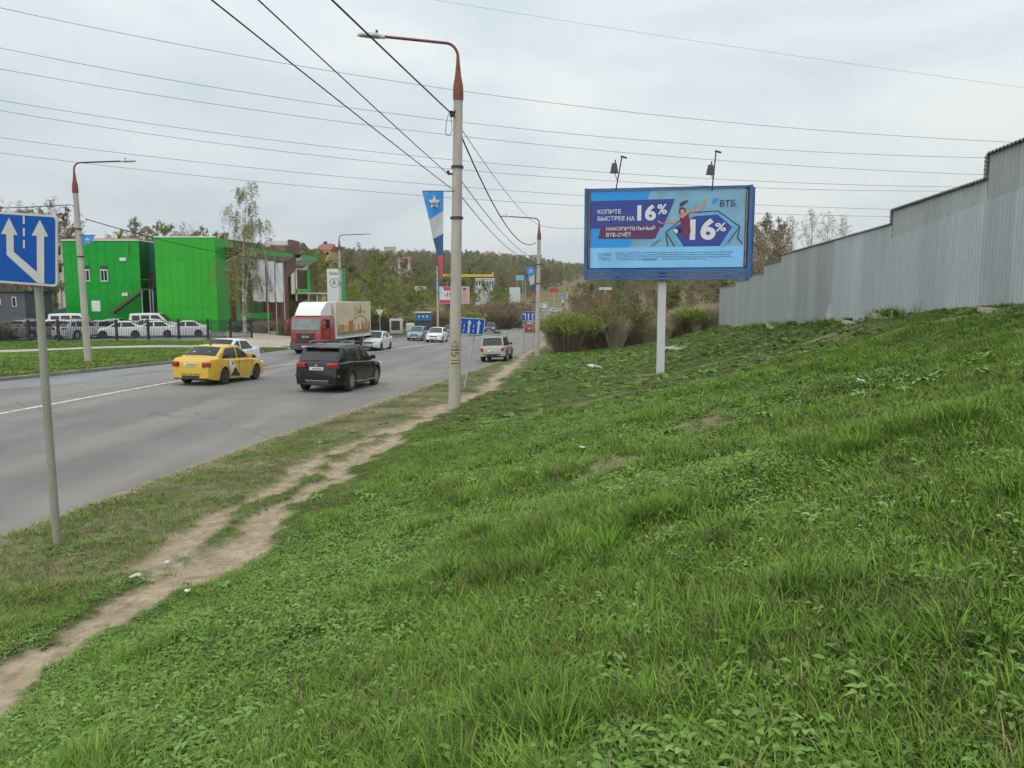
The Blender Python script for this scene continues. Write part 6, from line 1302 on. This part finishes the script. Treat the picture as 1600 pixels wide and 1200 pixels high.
far_sign(859,873,450,457,300,SR2,'red market awning board by the distant post'); far_sign(796,813,449,472,210,SW2,'tall pale panel structure beside the road bend',3); far_sign(896,911,440,448,250,flat('far_sign_orange',(.30,.22,.15)),'orange and white board left of the big billboard',2)
far_sign(936,956,449,453,220,SW2,'pale low board under the big billboard'); far_sign(944,953,460,476,200,SR2,'narrow red board among the bare bushes')
for k,(px,py,D) in enumerate(((846,452,330),(853,450,335),(850,455,320),(760,449,290),(833,446,360),(868,474,290))):
    p=pix(px,py,D); o=put_car(('sedan','suv','hatch')[k%3],(p.x,p.y,0),((-1,.2),(.3,1),(1,.1))[k%3],((.6,.6,.6),(.55,.56,.58),(.65,.65,.64),(.1,.1,.12),(.3,.32,.35),(.45,.5,.58))[k],('white car parked on the far hillside lot, left one','silver crossover on the far hillside lot','white hatchback lowest on the far hillside lot','dark car by the gas station','grey car on the hillside road','pale blue car at the far end of the road')[k],'cars on the far hillside','far_car')
# ---------------------------------------------------------------- trees and shrubs
OLIVE=leaf_mat('leaf_olive',[(.108,.108,.038),(.153,.166,.045),(.204,.224,.057)],pscale=.5,patch=.7)
FRESH=leaf_mat('leaf_fresh',[(.130,.163,.029),(.195,.247,.036),(.260,.312,.058)],pscale=.5,patch=.7)
BUFF=leaf_mat('leaf_buff',[(.140,.109,.064),(.191,.153,.089),(.217,.204,.083)],pscale=.5,patch=.7)
RUST=leaf_mat('leaf_bud_rust',[(.150,.090,.053),(.210,.135,.075),(.225,.180,.075)],pscale=.5,patch=.7)
NEEDLE=leaf_mat('needle_dark',[(.023,.039,.018),(.036,.058,.023),(.052,.078,.029)],pscale=.5,patch=.7)
PALEL=leaf_mat('leaf_birch',[(.19,.17,.05),(.24,.23,.065),(.28,.28,.09)],pscale=.8,patch=.7)
BIRCH=M('birch_bark',(.46,.44,.40),.85,var=.35,scale=3,dirt=.9,dirtcol=(.045,.04,.035),stretch=(1,1,2.5))
GREYW=M('grey_wood',(.17,.15,.125),.95,var=.3,scale=4); BROWNW=M('brown_twig',(.17,.125,.09),.95,var=.3,scale=4); PALEW=M('pale_twig',(.36,.31,.22),.95,var=.3,scale=3)
def rdir(rng,el): a=rng.uniform(0,6.283); return Vector((math.cos(a)*math.cos(el),math.sin(a)*math.cos(el),math.sin(el)))
def leaves_np(rng,P,size,mat,flat_=.6):
    n=len(P); c=np.asarray(P); a=rng.normal(size=(n,3)); a/=np.linalg.norm(a,axis=1)[:,None]; b=rng.normal(size=(n,3)); b-=a*(a*b).sum(1)[:,None]; b/=np.linalg.norm(b,axis=1)[:,None]
    s=(size*rng.uniform(.6,1.4,n))[:,None]; V=np.stack([c-a*s*.5,c+b*s*.32,c+a*s*.5,c-b*s*.32],1).reshape(-1,3)
    return V,np.arange(n*4).reshape(n,4)
def tree_parts(seed,h,r=.18,nb=16,first=.22,spread=.26,el=(.2,.9),droop=.0,sub=6,tw=3,nl=3500,ls=.16,wood=None,leaf=None,stems=1,lean=0,hang=0,top=.35,jit=.35,shape='round',twood=None):
    rng=np.random.default_rng(seed); mb=MB(); tips=[]; 
    for st in range(stems):
        ph=rng.uniform(0,6.28)+st*2.4; off=Vector((math.cos(ph),math.sin(ph),0))*(.12*h*lean if stems>1 else lean*h*.1); hh=h*(1 if st==0 else rng.uniform(.72,.9)); n=9; tp=[]
        for k in range(n+1):
            q=k/n; tp.append(Vector((off.x*q**1.3*(1 if st else .4)+.012*h*math.sin(q*5+seed),off.y*q**1.3*(1 if st else .4)+.012*h*math.cos(q*4+seed),hh*q)))
        mb.tube(tp,[r*(1-.93*(k/n)**.8)*(1.25 if k==0 else 1)*(.8 if st else 1) for k in range(n+1)],7)
        m=int(nb*(1 if st==0 else .7))
        for i in range(m):
            q=first+(.98-first)*((i+rng.uniform(0,.8))/m); k=min(n-1,int(q*n)); p=tp[k].lerp(tp[k+1],q*n-k)
            g=(q-first)/(1-first); sh=(math.sin(math.pi*min(1,g*.85+.12))**.7 if shape=='round' else (1-g)**.8+.08 if shape=='cone' else .35+.65*(1-abs(2*g-.8)**2*.6))
            L=h*spread*sh*rng.uniform(.75,1.25); e=lerp(el[0],el[1],g)+rng.normal(0,.12); d=rdir(rng,e); pts=[p]; dd=d.copy()
            for _ in range(5): dd=(dd+Vector(rng.normal(0,.10,3))+Vector((0,0,-droop*.22))).normalized(); pts.append(pts[-1]+dd*L/5)
            r1=max(.012,r*.36*(1-q*.75)); mb.tube(pts,[r1*(1-.85*k/5) for k in range(6)],4,caps=False)
            for j in range(sub):
                q2=rng.uniform(.25,1); k2=min(4,int(q2*5)); b=pts[k2].lerp(pts[k2+1],q2*5-k2); d2=(dd*.7+Vector(rng.normal(0,.55,3))+Vector((0,0,.25-droop*.9))).normalized(); l2=L*rng.uniform(.25,.5); s2=[b,b+d2*l2*.5+Vector((0,0,-droop*.05*l2)),b+d2*l2+Vector((0,0,-droop*.25*l2))]
                mb.tube(s2,[r1*.42,r1*.3,.006],3,1 if twood else 0,False)
                for _ in range(tw):
                    q3=rng.uniform(.3,1); b3=s2[0].lerp(s2[2],q3); d3=(d2*.6+Vector(rng.normal(0,.6,3))+Vector((0,0,-droop*.8-hang*2))).normalized(); l3=l2*rng.uniform(.35,.7)+hang*rng.uniform(.3,1.0); e3=b3+d3*l3+Vector((0,0,-hang*.5)); mb.tube([b3,e3],[max(.006,r1*.2),.004],3,1 if twood else 0,False); tips.append((b3,e3))
    me=mb.mesh('trunk',[wood or GREYW]+([twood] if twood else []),60); lm=None
    if nl:
        I=rng.integers(0,len(tips),nl); q=rng.uniform(0,1.05,nl)[:,None]; A=np.array([t[0] for t in tips])[I]; B=np.array([t[1] for t in tips])[I]; P=A+(B-A)*q+rng.normal(0,jit*ls*1.6,(nl,3)); V,Fq=leaves_np(rng,P,ls,leaf); lm=np_mesh('crown',V,Fq,leaf)
    return me,lm
def shrub_parts(seed,h,rad,n=240,nl=2600,ls=.12,wood=None,leaf=None,lo=.45):
    rng=np.random.default_rng(seed); mb=MB(); seg=[]
    for i in range(n):
        a=rng.uniform(0,6.283); rr=rad*.35*math.sqrt(rng.uniform()); b=Vector((math.cos(a)*rr,math.sin(a)*rr,-.1)); t=rng.uniform(.15,1.0); L=h*rng.uniform(.75,1.05)*math.cos(t*.55); e=Vector((math.cos(a+rng.normal(0,.4))*rad*t,math.sin(a+rng.normal(0,.4))*rad*t,L)); m=b.lerp(e,.5)+Vector(rng.normal(0,.08,3))+Vector((0,0,.12*h))
        mb.tube([b,m,e],[.016,.011,.004],3,caps=False); seg.append((m,e))
        for _ in range(3): q=rng.uniform(.2,.9); s0=m.lerp(e,q); e2=s0+Vector(rng.normal(0,.22,3))+Vector((0,0,.28)); mb.tube([s0,e2],[.007,.003],3,caps=False); seg.append((s0,e2))
    me=mb.mesh('stems',wood or BROWNW)
    I=rng.integers(0,len(seg),nl); q=rng.uniform(lo-.3,1.05,nl)[:,None]; A=np.array([t[0] for t in seg])[I]; B=np.array([t[1] for t in seg])[I]; P=A+(B-A)*q+rng.normal(0,ls*.6,(nl,3)); P=P[P[:,2]>h*lo*rng.uniform(.5,1.0,len(P))]; V,Fq=leaves_np(rng,P,ls,leaf)
    return me,np_mesh('crown',V,Fq,leaf)
TP={}
TP['birch']=tree_parts(5,14.6,r=.20,nb=24,first=.28,spread=.15,el=(.55,1.15),droop=.5,sub=7,tw=4,nl=7000,ls=.13,wood=BIRCH,twood=BROWNW,leaf=PALEL,stems=2,lean=.9,hang=.75,shape='col')
TP['bare']=tree_parts(8,12,r=.16,nb=20,first=.25,spread=.26,el=(.5,1.1),sub=8,tw=4,nl=900,ls=.13,wood=GREYW,leaf=BUFF)
TP['bare2']=tree_parts(18,12,r=.15,nb=18,first=.2,spread=.24,el=(.6,1.2),sub=9,tw=4,nl=1800,ls=.14,wood=BROWNW,leaf=BUFF,stems=2,lean=.8)
TP['buff']=tree_parts(21,11,r=.15,nb=18,first=.15,spread=.28,el=(.3,1.1),sub=7,tw=3,nl=3400,ls=.20,wood=GREYW,leaf=BUFF)
TP['olive']=tree_parts(31,11,r=.16,nb=18,first=.12,spread=.30,el=(.2,1.1),sub=7,tw=3,nl=4600,ls=.22,wood=GREYW,leaf=OLIVE)
TP['fresh']=tree_parts(41,10,r=.16,nb=20,first=.08,spread=.36,el=(.1,1.2),sub=7,tw=3,nl=6500,ls=.20,wood=BROWNW,leaf=FRESH)
TP['fresh2']=tree_parts(43,9,r=.14,nb=20,first=.06,spread=.40,el=(.1,1.2),sub=7,tw=3,nl=6000,ls=.21,wood=BROWNW,leaf=FRESH,stems=2,lean=1)
TP['pine']=tree_parts(51,13,r=.16,nb=34,first=.10,spread=.20,el=(-.1,.3),droop=.25,sub=6,tw=2,nl=5200,ls=.26,wood=BARK,leaf=NEEDLE,shape='cone')
TP['thicket']=tree_parts(61,7.5,r=.085,nb=24,first=.06,spread=.22,el=(.8,1.3),sub=8,tw=4,nl=3200,ls=.15,wood=PALEW,leaf=BUFF,stems=4,lean=1.3)
TP['thicket2']=tree_parts(63,7.5,r=.085,nb=24,first=.06,spread=.22,el=(.8,1.3),sub=8,tw=4,nl=4200,ls=.15,wood=BROWNW,leaf=OLIVE,stems=4,lean=1.3)
SP={'willow':shrub_parts(71,3.2,2.9,480,17000,.10,BROWNW,FRESH,.12),'willow2':shrub_parts(73,3.0,2.3,340,7500,.10,BROWNW,OLIVE,.12),'twig':shrub_parts(75,3.0,1.8,260,700,.09,PALEW,BUFF,.3),'green':shrub_parts(77,2.6,2.2,200,4200,.16,BROWNW,FRESH,.15),'brown':shrub_parts(79,2.4,2.4,260,1500,.12,BROWNW,RUST,.2)}
HT=dict(birch=14.6,bare=12,bare2=12,buff=11,olive=11,fresh=10,fresh2=9,pine=13,thicket=7.5,thicket2=7.5,willow=3.2,willow2=3.0,twig=3,green=2.6,brown=2.4)
NAMES=dict(birch='birch_tree',bare='bare_tree',bare2='bare_tree',buff='spring_tree',olive='spring_tree',fresh='willow_tree',fresh2='willow_tree',pine='fir_tree',thicket='thicket_shrub',thicket2='thicket_shrub',willow='willow_bush',willow2='willow_bush',twig='twiggy_bush',green='green_bush',brown='brown_bush')
rt_=random.Random(77)
def plant(kind,px,D,ytop,label,group=None,wx=1.0):
    x=(px-800)/F*D; z=Hz(x,D); h=max(1.0,pix(px,ytop,D).z-z); k=h/HT[kind]; sh=kind in SP; a,b=(SP if sh else TP)[kind]
    t=empty(NAMES[kind],(x,D,z-.05),rt_.uniform(0,6.28) if kind!='birch' else 2.2,label,'bush' if sh or 'thicket' in kind else 'tree',group); w=k*wx if not sh else max(k,.75)*wx; t.scale=(w,w,k)
    link('stems' if sh else 'trunk',a,t); 
    if b: link('crown',b,t)
    return t
plant('birch',384,75,286,'tall slender birch with drooping sparse foliage before the showroom')
G1='trees behind the dealer building'
for k,(kind,px,D,y,l) in enumerate((('buff',8,120,345,'brownish tree at the left edge above the cabin'),('bare',42,135,330,'bare tree behind the large lane sign, left one'),('buff',66,128,352,'buff tree showing above the large lane sign'),('bare2',88,140,318,'tall bare tree just left of the far lawn lamp post'),('buff',112,150,338,'rounded bare tree right behind the far lawn lamp post'),('olive',58,150,338,'tall olive tree right above the large lane sign'),('buff',104,130,352,'dense buff tree left behind the far lawn lamp post'),('buff',20,140,338,'broad brown tree above the cabin roof'),('olive',100,112,412,'low olive tree between the lane sign and the green block'),('buff',30,108,420,'low buff tree behind the grey cabin'),
    ('buff',222,165,352,'rounded tree above the green end block'),('pine',196,190,370,'small dark fir above the green end block'),('olive',268,175,358,'olive tree above the recess of the green building'),('bare',300,180,358,'bare tree above the green block left of the birch'),('buff',318,170,366,'buff tree just left of the birch top'),('olive',345,160,372,'olive tree behind the birch trunk'),('buff',430,190,384,'buff tree behind the pale hipped roof house'),('olive',400,180,386,'olive tree between birch and pale house'))):
    plant(kind,px,D,y,l,G1)
G2='trees on the hillside beyond the dealer'
for kind,px,D,y,l in (('olive',503,140,404,'olive tree between the showroom corner and the totem'),('olive',490,150,400,'olive tree just behind the corner canopy'),('pine',506,230,384,'dark fir left of the group above the corner canopy'),('pine',514,235,378,'tallest dark fir above the corner canopy'),('pine',522,232,381,'dark fir right in the group above the corner canopy'),('pine',529,240,386,'smallest fir right of the fir group'),('buff',548,150,402,'brown tree behind the lamp post past the truck'),('bare',566,165,390,'bare tree above the totem, right side'),('olive',512,125,412,'olive tree left behind the totem sign'),('olive',548,135,418,'olive tree right behind the totem sign'),('fresh',585,128,428,'large yellow green willow right of the totem'),('fresh2',556,118,448,'low bright willow behind the truck box'),('fresh',618,140,440,'bright willow above the iron fence'),('fresh2',643,150,454,'low green willow left of the lamp post behind the hatchback'),('olive',600,170,404,'olive tree crowning the bright willows'),('buff',632,190,408,'brown tree on the slope above the willows'),('bare2',580,190,392,'bare tree skyline left of the small white house'),('fresh2',668,165,458,'green bushy willow left of the pink billboard'),('olive',658,200,425,'olive tree left of the long pennant'),('fresh2',735,185,462,'green willow right of the pink billboard'),('fresh',757,190,446,'bright willow before the pale gas station shop'),('fresh',776,196,452,'bright green tree right of the gas station shop'),('olive',722,210,440,'olive tree right behind the nearest post'),('fresh2',788,200,462,'small green willow by the pale panel structure'),('olive',696,215,436,'olive tree behind the pink billboard'),('buff',830,240,452,'thin brown tree beside the second lamp post')):
    plant(kind,px,D,y,l,G2)
G3='bushes along the far verge'
for kind,px,D,y,l in (('brown',748,150,480,'brown bush left end of the row above the far footway'),('brown',765,155,476,'second brown bush of the row above the far footway'),('brown',782,160,474,'third brown bush of the row above the far footway'),('brown',800,170,472,'brown bush at the right end of the far verge row'),('green',725,130,486,'green bush behind the leaning sign'),('brown',690,125,484,'brown bush under the pink billboard'),('green',676,128,488,'green bush right of the blue kiosk'),('brown',606,110,492,'brown bush behind the iron fence'),('twig',408,80,500,'twiggy bush under the first white flag'),('brown',448,79,497,'dark bush at the foot of the right white flag'),('twig',470,84,500,'leafless bush beside the brown portal'),('brown',2,64,505,'low dark hedge at the left edge behind the fence'),('green',575,108,480,'green bush just behind the truck box')):
    plant(kind,px,D,y,l,G3,1.3)
G4='bushes and thicket at the end of the slope'
for kind,px,D,y,l,w in (('willow',886,59,489,'large rounded willow bush with yellow green top by the road',1.05),('willow2',938,62,482,'dark olive willow bush right of the rounded one',1.1),('willow2',978,64,474,'dense dark bush left of the billboard post',1.1),('twig',962,61,492,'pale twiggy bush between the dark bushes',1.0),('twig',1000,66,480,'pale leafless bush left behind the billboard post',1.1),('thicket2',958,74,455,'greenish thicket left below the billboard',1.2),('thicket',992,76,446,'pale thicket below the billboard, left of its post',1.2),('thicket',1022,72,440,'pale brown thicket just behind the billboard post',1.2),('thicket2',1050,74,438,'olive thicket right of the billboard post',1.2),('thicket',1078,72,436,'pale thicket between billboard post and wall',1.2),('thicket',1105,74,430,'pale brown thicket beside the wall end',1.2),('thicket2',1120,80,425,'olive thicket just behind the wall end',1.2),('twig',1062,68,486,'low pale bush right of the billboard post',1.2),('twig',1092,70,482,'low pale bush near the wall end',1.2),('thicket',922,90,450,'pale far thicket above the willow bush',1.2),('thicket',900,100,456,'pale grassy thicket beside the distant post',1.2),('bare2',1010,84,440,'brown bare tree hidden below the billboard',1),('bare2',1092,86,425,'brown bare tree left of the wall under the billboard edge',1),('twig',860,75,520,'low twiggy growth left of the willow bush',.8)):
    plant(kind,px,D,y,l,G4,w)
G5='bare trees behind the garage wall'
for kind,px,D,y,l,w in (('buff',1190,95,350,'hazy budding tree behind the bare ones near the billboard edge',.8),('buff',1212,98,356,'hazy budding tree right of the bare ones near the billboard',.7),('bare2',1182,80,346,'pale bare tree right beside the billboard edge',.8),('bare2',1198,86,348,'bare tree behind the wall, second from the billboard',.8),('bare2',1214,84,352,'bare tree behind the wall, third from the billboard',.8),('thicket',1172,78,362,'brownish thicket behind the wall steps',1),('thicket',1204,82,374,'thicket behind the wall, right of the steps',1),('bare',1232,92,352,'thin bare tree left of the isolated group behind the wall',.75),('bare',1262,96,342,'tallest isolated bare tree above the wall',.85),('bare',1286,98,346,'bare tree in the middle of the isolated group above the wall',.8),('bare',1312,100,350,'rightmost bare tree above the wall',.75)):
    plant(kind,px,D,y,l,G5,w)
# far-off woods that read as one mass
def merged(keys,sl):
    out=[]
    for kd in keys:
        a,b=TP[kd]; vs=[];fs=[];ms=[]
        m=bpy.data.meshes.new('far_tree'); bm=bmesh.new(); bm.from_mesh(a); n0=len(bm.faces); bm.from_mesh(b); bm.faces.ensure_lookup_table()
        for i,f in enumerate(bm.faces): f.material_index=0 if i<n0 else 1
        bm.to_mesh(m); bm.free(); m.materials.append(a.materials[0]); m.materials.append(b.materials[0]); out.append(m)
    return out
FK=['buff','olive','fresh','pine','bare2','olive']; FC=source(merged(FK,1),'far_wood_source')
n=8500; Y=200+ (RNG.uniform(size=n)**.8)*900; X=RNG.uniform(-.70,.42,n)*Y; s=X-xr(Y); q=-s-wl(Y)
ok=((s>7)|(q>10))&~((Y<330)&(np.abs(X/Y*F+800-850)<48))&~((Y<308)&(X/Y*F+800>640)&(X/Y*F+800<800))&(~((X/Y*F+800<480)&(Y<225)))&(~((X/Y*F+800>1000)&(Y<260)))
gap=fbm(X*.012,Y*.012,61); ok&=(RNG.uniform(size=n)<sm(gap,.30,.45)*np.where(Y>600,.55,.8))
X,Y=X[ok],Y[ok]; Z=H(X,Y); n=len(X); sc=RNG.uniform(.65,1.25,n)*np.where(Y<420,.75,1.0); kind=fbm(X*.02,Y*.02,71)+RNG.normal(0,.12,n)
ids=np.where(kind<.36,0,np.where(kind<.5,1,np.where(kind<.6,5,np.where(kind<.70,2,4)))); ids=np.where(RNG.uniform(size=n)<.06,3,ids)
scatter('far_woods',np.stack([X,Y,Z-.2],-1),np.stack([0*X,0*X,RNG.uniform(0,6.28,n)],-1),np.stack([sc*1.15,sc*1.15,sc],-1),ids,FC,'mixed spring woods covering the far hillside','woods')
print('far trees',n)
# undergrowth on the banks
UC=source([SP['green'][1],SP['brown'][1],SP['twig'][0],SP['brown'][0]],'undergrowth_source')
n=3000; Y=RNG.uniform(92,260,n); X=RNG.uniform(-.68,.3,n)*Y; s=X-xr(Y); q=-s-wl(Y); px=X/Y*F+800; ok=((q>7)|(s>5))&~((px<560)&(Y<112))&~((px<520)&(px>100)&(Y<125)); X,Y=X[ok],Y[ok]; n=len(X); sc=RNG.uniform(.4,.95,n)
scatter('undergrowth',np.stack([X,Y,H(X,Y)-.1],-1),np.stack([0*X,0*X,RNG.uniform(0,6.28,n)],-1),np.stack([sc,sc,sc*.8],-1),RNG.integers(0,4,n),UC,'low mixed scrub and dead stems on the banks','scrub')
n=650; Y=RNG.uniform(63,92,n); X=xr(Y)+RNG.uniform(3,26,n); sc=RNG.uniform(.35,.8,n)
scatter('dead_stems',np.stack([X,Y,H(X,Y)-.1],-1),np.stack([0*X,0*X,RNG.uniform(0,6.28,n)],-1),np.stack([sc,sc,sc],-1),RNG.choice([2,2,2,3,0],n),UC,'dry reeds and dead stems filling the thicket floor','scrub')
# ---------------------------------------------------------------- small litter on the slope
LIT=flat('litter_white',(.6,.6,.58))
for k,(x,y,l,w) in enumerate(((910,708,'small white paper scrap in the grass below the billboard',.05),(930,576,'flat pale board lying in the grass left of the billboard post',.45),(212,912,'crumpled pale wrapper beside the footpath',.07),(262,890,'tiny white scrap on the footpath verge',.04),(294,936,'small white scrap at the path edge',.035),(1345,604,'white scrap high on the slope',.07),(1130,607,'tiny pale scrap on the slope under the billboard',.05),(1056,548,'grey heap of rubble right behind the billboard post',.5))):
    p=ground_pt(x,y); mb=MB(); rr=random.Random(k)
    for j in range(2 if k!=7 else 7):
        mb.box((rr.uniform(-w,w)*(.3 if k!=7 else 1.2),rr.uniform(-w,w)*(.3 if k!=7 else 1.2),.03+w*.1),(w*rr.uniform(.8,1.6),w*rr.uniform(.6,1),.012 if k not in(1,7) else .06),(rr.uniform(-.4,.4),rr.uniform(-.4,.4),rr.uniform(0,3)))
    o=mb.build('litter' if k!=7 else 'rubble_heap',LIT if k!=7 else SLAB,None,loc=p+Vector((0,0,.05))); tag(o,l,'litter' if k!=7 else 'rubble'); 
    if k==7: o['kind']='stuff'
# ---------------------------------------------------------------- thin spring haze
hm=bpy.data.materials.new('haze'); hm.use_nodes=True; nt=hm.node_tree; nt.nodes.remove(nt.nodes['Principled BSDF']); pv=nt.nodes.new('ShaderNodeVolumePrincipled'); pv.inputs['Color'].default_value=(.86,.90,.94,1); pv.inputs['Density'].default_value=.00013; pv.inputs['Anisotropy'].default_value=.1
nt.links.new(pv.outputs[0],nt.nodes['Material Output'].inputs['Volume'])
mb=MB(); mb.box((0,700,32),(2700,1700,92)); hz=mb.build('haze',hm); tag(hz,'thin pale haze over the valley','haze',kind='stuff')
SC.cycles.volume_bounces=0
